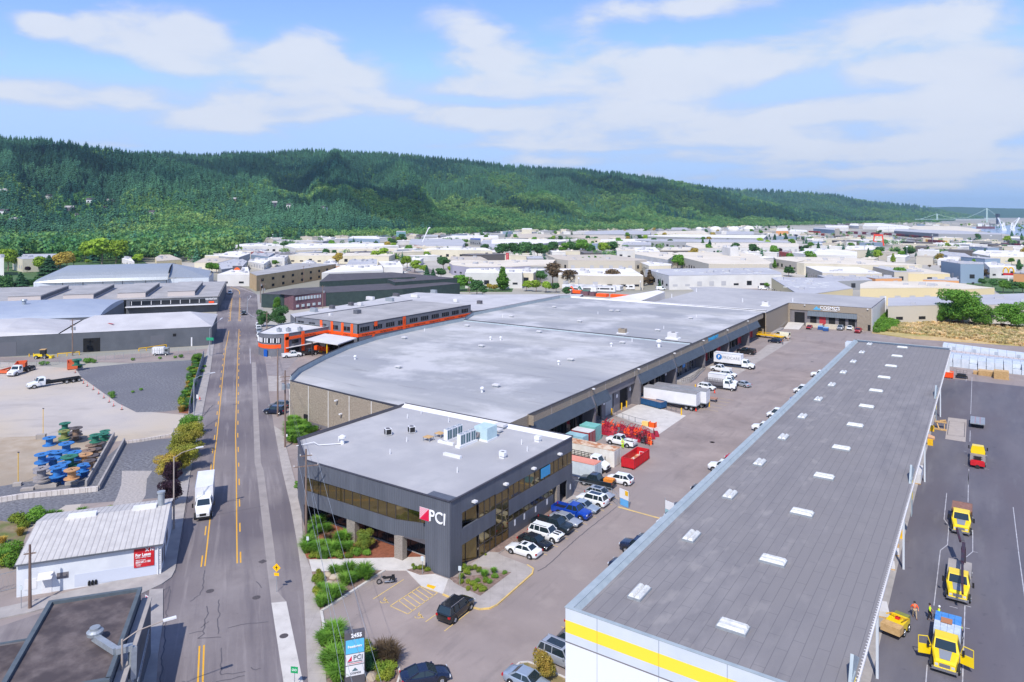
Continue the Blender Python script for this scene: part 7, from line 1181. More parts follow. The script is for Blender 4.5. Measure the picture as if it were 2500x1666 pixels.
def leafmat(name,a,b,sc=.6,c3=None):
 m=mat(name,a,b,sc,.75,det=3,rnd=.22,c3=c3,scale3=.15,spec=.25);nt=m.node_tree;p=nt.nodes['Principled BSDF'];out=[n for n in nt.nodes if n.type=='OUTPUT_MATERIAL'][0]
 tr=nt.nodes.new('ShaderNodeBsdfTranslucent');mx=nt.nodes.new('ShaderNodeMixShader');mx.inputs[0].default_value=.28;s=p.inputs['Base Color'].links[0].from_socket
 nt.links.new(s,tr.inputs[0]);nt.links.new(p.outputs[0],mx.inputs[1]);nt.links.new(tr.outputs[0],mx.inputs[2]);nt.links.new(mx.outputs[0],out.inputs[0]);return m
LM=dict(green=leafmat('leaves_green',(.1,.25,.035),(.18,.36,.05)),light=leafmat('leaves_light',(.24,.4,.04),(.36,.5,.06)),dark=leafmat('leaves_dark',(.055,.15,.05),(.1,.22,.07)),con=leafmat('needles',(.04,.12,.06),(.07,.17,.08)),purple=leafmat('leaves_purple',(.03,.018,.03),(.065,.03,.05)),brown=leafmat('leaves_brown',(.12,.085,.05),(.2,.14,.08)),yellow=leafmat('leaves_yellow',(.36,.36,.05),(.48,.38,.07),c3=(.2,.3,.05)),amber=leafmat('leaves_amber',(.5,.34,.07),(.36,.32,.06)),hill=leafmat('leaves_hill',(.11,.28,.08),(.32,.46,.13),.007,c3=(.07,.22,.09)),hillc=leafmat('needles_hill',(.03,.12,.095),(.13,.31,.17),.0035),lime=leafmat('blades_lime',(.11,.27,.03),(.2,.37,.05)),chart=leafmat('leaves_chartreuse',(.3,.34,.04),(.18,.3,.04)))
nr=np.random.default_rng(4)
def leafcloud(name,m,n,leaf,blobs,seed=0,core=True,flat=.6):
 """many small leaf faces through the volume of a few lobes (cx,cy,cz,rx,rz)"""
 g_=np.random.default_rng(seed);B=np.array(blobs);w_=B[:,3]**2;pick=g_.choice(len(B),n,p=w_/w_.sum());d=g_.normal(size=(n,3));d/=np.linalg.norm(d,axis=1)[:,None];r_=g_.uniform(.55,1.05,n)**.5
 bump=1+.16*np.sin(d[:,0]*7+pick)*np.sin(d[:,1]*6+pick*2)*1.0+.1*np.sin(d[:,2]*11)
 c=B[pick,:3]+d*(r_*bump)[:,None]*np.stack([B[pick,3],B[pick,3],B[pick,4]],1);nm=d+g_.normal(size=(n,3))*flat;nm/=np.linalg.norm(nm,axis=1)[:,None]
 u=np.cross(nm,g_.normal(size=(n,3)));u/=np.linalg.norm(u,axis=1)[:,None];v_=np.cross(nm,u);s=leaf*g_.uniform(.6,1.3,n)[:,None];vs=np.stack([c-u*s,c-v_*s*.7,c+u*s,c+v_*s*.7],1).reshape(-1,3);nq=n
 me=bpy.data.meshes.new(name);fs=np.arange(4*nq).reshape(-1,4);me.from_pydata(vs.tolist(),[],fs.tolist());me.materials.append(m);return me
def trunkmesh(h,r,limbs=4):
 mb=MB();mb.tube([(0,0,0),(.02,0,h*.5),(0,.03,h)],[r,r*.75,r*.4],7)
 for k in range(limbs):a=k*2.4;mb.tube([(0,0,h*.6),(math.cos(a)*h*.3,math.sin(a)*h*.3,h*1.05)],[r*.45,r*.15],5)
 return mb.mesh('trunk',M['wood'])
def rblobs(seed,n=9,R_=.25,z0=.38,z1=.8,r0=.18):g_=random.Random(seed);return[(math.cos(a)*R_*q,math.sin(a)*R_*q,g_.uniform(z0,z1),r0*g_.uniform(.75,1.15),r0*g_.uniform(.6,.9))for a,q in((g_.uniform(0,6.28),g_.uniform(.2,1))for _ in range(n))]+[(0,0,.66,.24,.24)]
def conemesh(name,m,n=420,seed=1,wd=.22):
 g_=np.random.default_rng(seed);z=1-g_.uniform(0,1,n)**.65*.94;r_=wd*(1-z)**.8*(.55+.5*g_.uniform(0,1,n))*(1+.25*np.sin(z*40));a=g_.uniform(0,6.28,n);c=np.stack([np.cos(a)*r_,np.sin(a)*r_,z],1);o=np.stack([np.cos(a),np.sin(a),-.6+0*a],1);t=np.stack([-np.sin(a),np.cos(a),0*a],1);s=(.045+.07*(1-z))[:,None]
 vs=np.stack([c-o*s,c-t*s*.7,c+o*s*1.2,c+t*s*.7],1).reshape(-1,3);me=bpy.data.meshes.new(name);me.from_pydata(vs.tolist(),[],np.arange(4*n).reshape(-1,4).tolist());me.materials.append(m);return me
TK=trunkmesh(.5,.022);TK2=MB().tube([(0,0,0),(0,0,.9)],[.018,.005],6).mesh('trunk',M['wood']);CR={}
for k in('green','light','dark','purple','brown','amber','yellow'):
 for j in range(2):CR[(k,j)]=leafcloud('crown',LM[k],1500 if k!='brown' else 1000,.05 if k!='brown' else.04,rblobs(j*5+3),j)
for k in('green','light','dark','brown'):CR[(k,2)]=leafcloud('crown',LM[k],1200,.045,[(0,0,.2+.13*i,.15-.018*i,.12)for i in range(6)]+[(.05,.03,.4,.16,.14)],7)
for j in range(2):CR[('con',j)]=conemesh('crown',LM['con'],700,j)
NEAR={}
def tree(kind,v,x,yb,yt,label,shape=0,wx=1.0,group='trees of the valley district',near=False,z=0):
 px,py=nat(v,x,yb);p=G(px,py,z);h=(yb-yt)/V[v][2]*depth(p)/FP;label+=' in the valley district' if len(label.split())<5 else '';t=thing({'con':'conifer_tree'}.get(kind,'leafy_tree'),label,'tree',(p.x,p.y,z),R((x*13)%360),group)
 key=(kind,shape if(kind,shape)in CR else 0);me=CR[key]
 if near:
  if(kind,shape)not in NEAR:NEAR[(kind,shape)]=leafcloud('crown',LM[kind],11000,.023,rblobs(11+shape,18,.34,.28,.84,.21),5+shape)
  me=NEAR[(kind,shape)]
 for nm,m_ in(('crown',me),('trunk',TK2 if kind=='con' or shape==2 else TK)):o=bpy.data.objects.new(nm,m_);COL.objects.link(o);o.parent=t
 t.scale=(h*wx,h*wx,h);return t
LAY=[([(-500,320),(-150,340),(0,350),(100,352),(160,360),(265,376),(360,390),(450,414),(530,436),(640,462),(745,488),(850,514),(960,545)],1900,[(-500,1050),(500,1150),(960,1400)]),([(-500,400),(200,385),(340,380),(420,379),(480,384),(560,379),(640,380),(700,373),(800,372),(870,377),(960,380),(1050,388),(1150,397),(1250,409),(1350,416),(1450,422),(1550,432),(1650,446),(1750,464),(1850,492),(1950,514),(2060,541)],(2700,4300),[(-500,1500),(600,1400),(900,1480),(1200,1900),(1650,2300),(1900,2900),(2060,3800)]),([(1500,520),(1640,472),(1700,468),(1760,464),(1850,467),(1960,472),(2050,482),(2100,491),(2200,508),(2330,536)],(5200,6400),[(1500,3600),(2330,5200)]),([(1950,530),(2080,492),(2150,494),(2250,505),(2330,521),(2440,541)],8500,[(1950,7000),(2440,7400)]),([(2050,520),(2200,508),(2330,504),(2420,507),(2500,509),(2700,505),(3100,512)],13500,[(2050,11000),(3100,11000)])]
def interp(L_,x):return float(np.interp(x,[q[0]for q in L_],[q[1]for q in L_]))
def hz(px,d):
 best=0.0
 for i,(top,rd,base)in enumerate(LAY):
  if px<top[0][0]or px>top[-1][0]:continue
  r_=rd if not isinstance(rd,tuple)else rd[0]+(rd[1]-rd[0])*min(1,max(0,(px-300)/1700))
  b=interp(base,px);y=interp(top,px);H_=CAMH+(CY-y)/FP*r_
  if H_<1 or d<=b:continue
  f=(d-b)/(r_-b)
  if f<1:g_=mnoise.noise(Vector((px/110.0,d/900.0,i*7.3)))*.32+mnoise.noise(Vector((px/40.0,d/320.0,i*3.1)))*.16;k=f**1.12*(1-.0)+0;h=H_*max(0,min(1.0,k+g_*math.sin(math.pi*f)*.9))
  else:h=H_*max(0,1-(f-1)*.8)
  best=max(best,h)
 return best
def W(px,d):x=(px-CX)/FP*d;return x*cT-sT*d,x*sT+cT*d
DD=list(np.geomspace(1000,15500,150));PXS=list(np.arange(-480,3090,14));HZ=np.array([[hz(px,d)for px in PXS]for d in DD])
vs=[]
for i,d in enumerate(DD):
 for j,px in enumerate(PXS):x,y=W(px,d);vs.append((x,y,HZ[i,j]-.6))
nx_=len(PXS);me=bpy.data.meshes.new('hills');me.from_pydata(vs,[],[(i*nx_+j,i*nx_+j+1,(i+1)*nx_+j+1,(i+1)*nx_+j)for i in range(len(DD)-1)for j in range(nx_-1)if max(HZ[i,j],HZ[i,j+1],HZ[i+1,j],HZ[i+1,j+1])>.5])
me.materials.append(mat('forest_floor',(.03,.08,.035),(.05,.11,.05),.01,1,spec=.1));me.shade_smooth();o=bpy.data.objects.new('hills',me);COL.objects.link(o);o['kind']='structure'
def hzi(px,d):
 i=np.interp(np.log(d),np.log(DD),range(len(DD)));j=(px-PXS[0])/14;i0=min(int(i),len(DD)-2);j0=min(max(int(j),0),nx_-2);a,b=i-i0,j-j0
 return float((HZ[i0,j0]*(1-b)+HZ[i0,j0+1]*b)*(1-a)+(HZ[i0+1,j0]*(1-b)+HZ[i0+1,j0+1]*b)*a)
MINY=np.full_like(HZ,1e9)
for j in range(nx_):
 m_=1e9
 for i,d in enumerate(DD):MINY[i,j]=m_;m_=min(m_,CY-(HZ[i,j]-CAMH)*FP/d)
def forest(name,protos,pts,label):
 me=bpy.data.meshes.new(name);me.from_pydata([p[:3]for p in pts],[],[]);
 for an,ty,ix in(('sc','FLOAT',3),('rz','FLOAT',4),('ix','INT',5)):a=me.attributes.new(an,ty,'POINT');a.data.foreach_set('value',[p[ix]for p in pts])
 o=bpy.data.objects.new(name,me);COL.objects.link(o);tag(o,label,'forest',kind='stuff');ng=bpy.data.node_groups.new(name,'GeometryNodeTree');ng.interface.new_socket('Geometry',in_out='INPUT',socket_type='NodeSocketGeometry');ng.interface.new_socket('Geometry',in_out='OUTPUT',socket_type='NodeSocketGeometry');N=ng.nodes;L=ng.links
 gi=N.new('NodeGroupInput');go=N.new('NodeGroupOutput');jn=N.new('GeometryNodeJoinGeometry');ip=N.new('GeometryNodeInstanceOnPoints');ip.inputs['Pick Instance'].default_value=True
 for pr in protos[::-1]:oi=N.new('GeometryNodeObjectInfo');oi.inputs['Object'].default_value=pr;oi.inputs['As Instance'].default_value=True;L.new(oi.outputs['Geometry'],jn.inputs[0])
 def at_(n,ty):q=N.new('GeometryNodeInputNamedAttribute');q.data_type=ty;q.inputs['Name'].default_value=n;return q.outputs['Attribute']
 cx=N.new('ShaderNodeCombineXYZ');L.new(at_('rz','FLOAT'),cx.inputs[2]);L.new(gi.outputs[0],ip.inputs['Points']);L.new(jn.outputs[0],ip.inputs['Instance']);L.new(at_('ix','INT'),ip.inputs['Instance Index']);L.new(cx.outputs[0],ip.inputs['Rotation']);L.new(at_('sc','FLOAT'),ip.inputs['Scale']);L.new(ip.outputs[0],go.inputs[0])
 o.modifiers.new('scatter','NODES').node_group=ng;return o
pc=[bpy.data.objects.new('proto',conemesh('hill_conifer',LM['hillc'],150,s,.2))for s in(3,4)]
for p in pc:bl_=p.data
def hb(n,s):return bpy.data.objects.new('proto',leafcloud('hill_tree',LM['hill'],n,.075,[(0,0,.55,.34,.3),(.2,.1,.5,.24,.22),(-.18,.12,.62,.24,.22),(.02,-.2,.5,.26,.24)],s))
protos_=pc+[hb(110,1),hb(110,2)]
fr_=np.random.default_rng(11);pts=[]
def try_pt(px,d,dens=1):
 h=hzi(px,d)
 if h<2.5:return
 i=int(np.interp(np.log(d),np.log(DD),range(len(DD))));j=min(max(int((px-PXS[0])/14),0),nx_-1);y=CY-(h+24-CAMH)*FP/d
 if y>MINY[i,j]+1:return
 x,yy=W(px,d);n1=mnoise.noise(Vector((x/320,yy/320,1.7)));f=h/300
 con=n1*1.5+(f-.28)*1.5+fr_.uniform(-.35,.35)+(.2 if px<900 else-.22)>0
 sc=(fr_.uniform(15,29)if con else fr_.uniform(13,22))*(1 if d<3500 else 1.1 if d<6000 else 1.5)
 pts.append((x,yy,h-1.5,sc,fr_.uniform(0,6.28),int(fr_.integers(0,2))+(0 if con else 2)))
for _ in range(82000):
 u=fr_.uniform();d=1050*(4600/1050)**(u**.9);try_pt(fr_.uniform(-150,2420),d)
for _ in range(12000):try_pt(fr_.uniform(1450,2500),fr_.uniform(4600,8600))
forest('forest',protos_,pts,'dense mixed conifer and broadleaf forest covering the long ridge behind the valley')
pts2=[]
for _ in range(1500):
 px=fr_.uniform(-200,640);d=fr_.uniform(760,1300)if px<330 else fr_.uniform(980,1350);x,yy=W(px,d);h=max(0,hzi(px,d))if d>1000 else 0;con=fr_.uniform()<.25
 pts2.append((x,yy,h-1,fr_.uniform(15,24),fr_.uniform(0,6.28),int(fr_.integers(0,2))+(0 if con else 2)))
for _ in range(700):
 px=fr_.uniform(-200,560);d=fr_.uniform(660,980);x,yy=W(px,d);pts2.append((x,yy,-1,fr_.uniform(16,28),fr_.uniform(0,6.28),int(fr_.integers(0,2))+(2 if fr_.uniform()<.85 else 0)))
for _ in range(1300):
 px=fr_.uniform(640,2300);b=1400 if px<950 else interp([(950,1450),(1200,1850),(1650,2250),(1900,2900),(2300,4200)],px);d=b*fr_.uniform(.93,1.03);x,yy=W(px,d);pts2.append((x,yy,max(0,hzi(px,d))-1,fr_.uniform(13,22),fr_.uniform(0,6.28),int(fr_.integers(0,2))+2))
forest('woods',protos_,pts2,'bright broadleaf woods along the foot of the ridge')
def hill_at(px,py):
 for d in np.arange(700,5000,12):
  z=hzi(px,d)if d>1000 else 0
  if CY-(z-CAMH)*FP/d<=py:return d,z
 return 1500,0
HS=[('white',120,500,'white hillside house with porch rails among the trees, left'),('grey',170,532,'wide grey-roofed house lower on the wooded slope'),('white',222,508,'small white cottage right of the grey-roofed house'),('white',250,528,'tallest white house with balconies on the wooded slope'),('tan',268,508,'tan house half hidden above the tall white house'),('white',12,545,'white house at the far left edge of the wooded slope'),('tan',35,560,'tan house low on the slope at the left edge'),('white',195,548,'small pale house below the grey-roofed house'),('white',367,538,'little white house alone in the trees'),('tan',570,503,'tan house high in the trees, right group'),('white',708,518,'white house standing among conifers mid-slope'),('grey',668,512,'grey house left of the white one mid-slope'),('white',790,524,'small white house right of the mid-slope pair'),('tan',8,490,'beige house in the clearing at the top left')]
for c_,px,py,lb_ in HS:
 d,z=hill_at(px,py);x,y=W(px,d);t=thing('hillside_house',lb_,'house',(x,y,z+9),R((px*7)%60),'houses on the wooded slope');m=M['white']if c_=='white' else M['tanw']if c_=='tan' else M['char'];MB().box(-7,7,-5,5,-9,6).obj('wall',m,t);MB().add([(-7.5,-5.5,6),(7.5,-5.5,6),(7.5,5.5,6),(-7.5,5.5,6),(-7.5,0,9.5),(7.5,0,9.5)],[(0,1,5,4),(2,3,4,5),(1,2,5),(3,0,4)]).obj('roof',M['greyroof']if c_!='white' else M['dkroof'],t)
 MB().box(-5,-2,-5.1,-4.95,1,4).box(2,5,-5.1,-4.95,1,4).obj('window',M['dark_glass'],t)
struct('river',MB().sheet(ats('c6',[(1500,405),(1700,445),(2000,480),(2353,520),(3200,640),(4000,420),(3200,330),(2353,338),(1850,345),(1500,372)]),.2),mat('river_water',rgb(110,140,180),rgb(124,152,190),.01,.15,spec=.6))
bz=mat('bridge_green',rgb(176,200,200),rough=.6);BD=4300
def W3(x,y,d):px,py=nat('c6',x,y);X_,Y_=W(px,d);return Vector((X_,Y_,CAMH-(py-CY)*d/FP))
t=thing('suspension_bridge','pale green suspension bridge with slender towers far down the river','bridge',(0,0,0))
for x,y0_,y1_ in((928,152,400),(1745,60,300)):
 a,b=W3(x-7,y0_,BD),W3(x-7,y1_,BD);c_,e=W3(x+7,y0_,BD),W3(x+7,y1_,BD);b.z=e.z=0;MB().bar(a,b,3).bar(c_,e,3).bar(a,c_,2.5).bar((a+b)/2,(c_+e)/2,2.5).obj('tower',bz,t)
MB().bar(W3(560,240,BD),W3(1900,235,BD),4,2.5).obj('deck',bz,t);cb_=MB();cp_=[(560,240),(650,238),(780,200),(928,152),(1050,195),(1220,222),(1420,215),(1600,140),(1745,62),(1900,180)]
for a,b in zip(cp_,cp_[1:]):cb_.bar(W3(*a,BD),W3(*b,BD),1.4)
cb_.obj('cable',bz,t)
for xb,tip,lb_ in((2020,(1925,215),'left white harbour crane leaning its jib left over the river'),(2160,(2275,215),'right white harbour crane leaning its jib right over the river')):
 D_=1960;t=thing('harbour_crane',lb_,'crane',(0,0,0),0,'white harbour cranes');b=W3(xb,430,D_);f_=MB();u_=Vector((cT,sT,0))
 for s in(-1,1):f_.bar(b+u_*7*s-Vector((0,0,8)),W3(xb,300,D_)+u_*s*1.2,2.2);f_.bar(b+u_*7*s,b-u_*7*s+Vector((0,0,.01)),2.5)
 f_.bar(W3(xb,380,D_)-u_*4,W3(xb,380,D_)+u_*4,2).obj('tower',M['white'],t);MB().bar(W3(xb+(-12 if tip[0]<xb else 12),400,D_),W3(*tip,D_),2.6).bar(W3(xb,300,D_),W3(*tip,D_),.6).obj('jib',M['white'],t);MB().bar(b-u_*6+Vector((0,0,3)),b+u_*6+Vector((0,0,3)),6).obj('machine_house',M['white'],t)
t=thing('lift_tower','dark slim lift-bridge tower beside the river','tower',(0,0,0));MB().bar(W3(1915,165,2900),W3(1915,390,2900),9).bar(W3(1900,175,2900),W3(1940,175,2900),12).obj('tower',mat('tower_dark',rgb(54,64,84),rough=.7),t)
t=thing('cargo_ship','dark moored ship with pale superstructure on the river','ship',W3(1740,405,2300)*1);t.location.z=0;cbox(t,'hull',M['pbrick'],(-28,22,-6,6,0,7));cbox(t,'bridge_house',M['white'],(-24,-12,-5,5,7,16));cbox(t,'deck_gear',M['dkroof'],(-6,-4,-1,1,7,15),(8,10,-1,1,7,13))
WC=dict(w=mat('wall_white',rgb(214,212,210),rgb(200,198,196),.1,.85),c=mat('wall_cream',rgb(214,206,186),rgb(202,194,174),.1,.85),p=mat('wall_peach',rgb(206,150,104),rough=.85),g=mat('wall_grey',rgb(146,148,152),rough=.85),b=mat('wall_blue',rgb(132,150,170),rough=.8),r=mat('wall_red',rgb(150,66,60),rough=.85),k=mat('wall_dark',rgb(92,88,88),rough=.85),e=mat('wall_beige',rgb(190,182,168),rough=.85),t=mat('wall_teal',rgb(110,150,156),rough=.8),v=mat('wall_lavender',rgb(164,160,176),rough=.85),y=mat('wall_yellow',rgb(212,196,156),rough=.85))
RC=dict(W=mat('roof_white',rgb(236,232,228),rgb(216,212,208),.05,.9,det=6),C=mat('roof_cream',rgb(222,212,196),rgb(206,196,178),.05,.9,det=6),G=mat('roof_grey',rgb(170,170,176),rgb(184,184,188),.05,.9,det=6),T=mat('roof_tan',rgb(200,188,172),rgb(186,176,162),.05,.9,det=6),D=mat('roof_dark',rgb(116,112,114),rough=.9),R=mat('roof_red',rgb(140,80,76),rough=.9),B=mat('roof_bluew',rgb(60,84,150),rough=.8))
CNm=dict(w='white-walled',c='cream-walled',p='peach-walled',g='grey-walled',b='blue-walled',r='red-walled',k='dark-walled',e='beige-walled',t='teal',v='lavender-walled',y='yellow-walled');RNm=dict(W='white roof',C='cream roof',G='grey roof',T='tan roof',D='dark roof',R='red roof',B='blue roof')
DB=[('c1',7,'180,715 450,620 620,605 640,690 640,715','wW','behind the orange hand billboard'),('c1',7,'1380,600 2045,590 2060,575 1400,575','pC','behind the tan block at the avenue bend'),('c2',8,'-60,580 480,580 505,655 -380,690','wW','with scarred sloping top behind the green sheds'),('c2',9.5,'20,500 412,492 415,560 -20,570','wG','just behind the scarred white one'),('c2',8,'510,605 430,525 740,522 785,605','wW','with red door left of the small parking lot'),('c2',7,'-860,440 -700,405 410,400 418,445','cC','long with a band of small windows, mid-valley left'),('c1',5,'1350,570 1470,505 1560,530 1640,575','wW','small peaked one before the peach wall'),('c1',5,'1690,560 1800,490 1880,530 1930,575','wW','second small peaked one before the peach wall'),('c1',6,'0,440 50,400 220,368 310,395 200,445','cW','leftmost gabled shed beyond the billboard'),('c1',8,'200,445 320,385 490,372 650,410 490,465','gW','gabled with green windows beyond the billboard'),('c1',6,'190,550 490,470 610,520 540,600 240,640','gG','large low gable behind the row of young trees'),('c1',6,'-150,540 0,470 480,470 190,545','cT','broad tan sheds left of the grey gable'),('c1',6,'660,390 760,370 880,395 700,420','rR','small between white and blue sheds'),('c1',6,'660,425 700,400 1000,402 915,455','bG','with plain blue front mid-left'),('c1',5,'620,520 740,480 960,490 850,560','wW','low one right of the grey gable'),('c1',7,'905,475 1030,435 1200,440 1145,475','wW','with arched roof mid-left'),('c1',5,'1000,420 1010,385 1420,390 1320,415','gD','long dark low shed'),('c1',8,'290,310 480,275 960,265 1130,300','wW','long one at the foot of the ridge, left'),('c1',5,'300,360 480,345 905,350 850,375','cG','low annex before the long white one'),('c1',8,'1140,300 1240,268 2700,262 2790,300 1300,335','wW','very long one stretching to the far street'),('c1',6,'1280,350 1310,335 2780,330 2770,350','cC','narrow beige strip before the very long white one'),('c2',9,'0,190 60,160 400,158 455,200','bW','hipped hall under the woods left of the far street'),('c8',7,'1780,330 1890,270 2090,350 1800,370','yT','with blue dome frame at the far left district'),('c8',6,'1710,232 1700,205 2000,200 2010,228','rW','long low store under the woods'),('c8',6,'1460,250 1480,232 1600,235 1600,255','wW','small one left of the red store'),('c8',10,'145,320 255,320 262,290 660,285 660,330 260,345','cG','stepped parking block among the left trees'),('c8',13,'-60,305 40,305 45,330 -60,330','wG','tall block cut by the left edge'),('c8',6,'1400,340 1440,325 1500,328 1545,380','wW','tiny one under the giant tree'),('c2',7,'1450,545 1490,510 2353,510 2900,520 2900,570 2353,600 1740,605 1500,575','vC','very broad one right of the dark conifers'),('c2',9,'1700,640 1740,630 2100,625 2500,640 2500,690 1680,690','wW','two-storey one behind the autumn shrubs'),('c2',9,'1090,350 1200,330 1960,325 2070,365','cW','tall blank-walled one mid-valley'),('c2',7,'1090,300 870,265 900,200 1620,200 1680,250 1640,300','wG','ribbed sheds under the white boom lift'),('c2',7,'1340,180 1500,150 2150,148 2160,180','wW','thin one under the ridge, centre'),('c2',7,'1050,165 1100,140 1290,140 1290,165','gG','small one under the ridge, centre left'),('c2',5,'1460,490 1480,450 1900,455 2000,500 1500,540','eT','with slanted dark solar racks'),('c2',14,'690,97 700,85 825,88 828,100','tG','tall frame at the head of the far street'),('c2',8,'1750,202 1760,190 1900,192 1905,215','gB','small with bright blue top'),('c2',7,'1900,250 1950,210 2353,205 2353,330 1960,320','gG','square one left of the round trees'),('c2',6,'940,320 960,250 1020,250 1030,330','pR','narrow gabled one beside the boom lift'),('c3',6.5,'0,590 230,560 920,560 830,650 0,660','gC','flat one with the red pylon'),('c3',7,'0,740 0,690 640,690 800,690 600,750','cW','low front block with office windows'),('c3',8,'960,770 980,690 2000,682 2180,790 1600,790','eW','with green fascia behind the brown trees'),('c3',8,'790,490 1700,485 2230,560 2060,575 1100,570 940,550','eT','broad tan-topped one behind the poplar row'),('c3',8,'1780,400 1860,375 2060,378 2140,400 2150,425 1800,430','wC','hipped one right of the dense grove'),('c3',8,'2100,430 2160,378 2353,378 2353,440 2140,445','wW','bright hipped one right of the dense grove'),('c3',8,'1870,345 1900,310 2290,305 2295,345','gG','long row-windowed grey shed'),('c3',7,'0,270 200,255 1060,270 1070,290 700,330 0,330','gW','wide one behind the dense grove'),('c3',14,'435,118 445,105 580,105 578,120','cW','tall pale one at the ridge foot'),('c3',6,'260,240 300,190 640,180 1000,220 700,245','cT','mixed low row at the ridge foot'),('c3',8,'1330,190 1360,150 1900,130 2290,150 2280,190','gG','slate-coloured row under the ridge, right of centre'),('c3',6,'1070,215 1350,200 1900,210 1950,260 1400,262','cT','reddish-tan flat one right of centre'),('c3',7,'1560,290 1570,265 2270,255 2353,265 2353,300','wW','thin bright one right of centre'),('c4',8,'150,700 480,690 1900,675 2090,740 2110,770 1360,775 490,790','wG','long one with rows of skylights and green-trimmed front'),('c4',8,'0,430 0,380 290,378 360,440','wW','bright one left of the dark-walled hipped one'),('c4',7,'360,425 430,378 800,378 900,425','kC','hipped one before the dark trees'),('c4',8,'0,480 60,440 540,450 600,480 470,560','wC','with office windows, right of centre'),('c4',9,'540,470 640,450 1240,455 1500,450 1700,480 1900,570 1970,600 1930,625 1190,620 1060,620 700,530','eC','sprawling beige-topped one around the white cube'),('c4',6,'0,570 200,585 530,620 520,640 200,645','cW','low cream one before the pear-shaped trees'),('c4',16,'1250,372 1480,370 1490,385 1370,388','wW','tall plain cube'),('c4',8,'0,270 200,262 1860,268 2245,285 2245,312 740,300 200,292','gG','very long grey band, upper right of centre'),('c4',7,'730,345 740,315 2240,305 2353,330 2353,370 1500,380 900,400','wC','behind the row of purple trees'),('c4',8,'0,215 640,195 1900,205 1850,250 800,235','gW','with row of dark truck doors'),('c4',8,'320,185 380,150 980,140 1060,182','cC','cream one below the domes'),('c4',10,'515,125 530,95 740,95 790,125','gG','grey block left of the domes'),('c4',9,'1310,190 1320,150 1700,150 1710,190','gG','grey block under the right dome'),('c4',7,'2070,445 2100,435 2250,440 2255,470','rR','small brick-red one with a stack'),('c5',8,'225,1005 330,995 1180,1010 1560,1176 700,1300 520,1185','yG','skylight-dotted one behind the far wing'),('c5',7,'260,665 520,655 1600,680 2100,740 1600,745 760,720 640,745 300,695','eC','beige one behind the single small shrub'),('c5',8,'640,755 760,735 2050,740 2700,790 2300,800 1880,795 760,765','cC','longest cream one at right'),('c5',7,'790,815 1650,830 2040,930 1690,930 1060,915','eW','bright one before the longest cream one'),('c5',7,'1890,820 2400,850 2700,900 2240,905','eG','taupe one behind the pair of round trees'),('c5',8,'770,560 760,520 1100,520 1630,575 1630,640 960,630 570,590','wW','with glazed ground floor and red stack'),('c5',5,'980,960 1720,975 1880,1040 1250,1060','gG','low grey one behind the big cream one'),('c5',7,'1450,530 1460,480 1900,470 1900,540','gW','small one above the traffic'),('c7',8,'0,440 120,400 1210,405 1500,440 1700,470 1930,495 1480,512 1070,490 0,500','yC','huge cream one behind the two big trees'),('c7',7,'400,640 1150,620 2353,575 2900,600 2900,720 1750,735 1050,742 400,755','eG','long low one directly behind the meadow'),('c7',5,'220,358 20,330 60,310 600,352','pG','small tan shop front'),('c7',12,'1160,105 1200,95 1770,125 1775,150 1440,147','bG','glassy three-storey office'),('c7',7,'1780,130 1900,120 2240,190 1860,202','wW','white one right of the glassy office'),('c7',5,'900,372 1010,365 1420,370 1420,388','pG','shop row with dark windows'),('c7',6,'690,282 690,190 820,200 1290,290 900,288','yC','cream one behind the pair of round trees'),('c7',5,'2200,285 2230,272 2500,275 2500,300','pD','brown diner cut by the right edge'),('c6',10,'220,430 240,400 1200,425 1990,470 1985,492 950,478','gG','immense grey terminal shed by the river'),('c6',8,'610,738 960,745 965,765 610,755','wW','white block right of the tall dark tree'),('c6',8,'1790,790 2000,795 2000,812 1790,808','wW','bright cube at right'),('c6',9,'460,395 540,350 1240,355 1650,410 1600,440 900,435','cC','cream quay sheds'),('c6',6,'2080,590 2090,585 2280,588 2285,600','kD','dark box by the white arch'),('c6',7,'2040,545 2050,525 2280,530 2290,560','wW','small quay hall'),('c6',6,'960,800 1000,770 1380,800 1500,860 1100,840','wG','pale sheds before the bright green tree'),('c6',6,'1500,800 1600,750 2353,760 2353,860 1800,850','cW','row at the far right'),('c6',7,'-60,400 0,330 250,330 440,350 560,400','wW','white tank-side block'),('c5',9,'1120,170 1100,140 1480,140 1490,175','wW','pale plant below the hills'),('c5',8,'520,240 540,205 800,215 810,240','wW','white block right of the conifers'),('c5',9,'910,190 930,170 1250,185 1260,215','bG','slate one behind the rail yard'),('c5',16,'1265,190 1340,186 1345,196 1270,200','eT','lone tan tower block'),('c5',8,'300,230 320,190 480,180 500,230','pW','orange-tinged block at the hill foot'),('c5',9,'1500,140 1520,110 1640,110 1660,150','wW','white plant right of the tower'),('c5',9,'1720,150 1760,105 2000,100 2260,130 2353,160','wW','long pale plant under the quarry scar')]
dbi=random.Random(9)
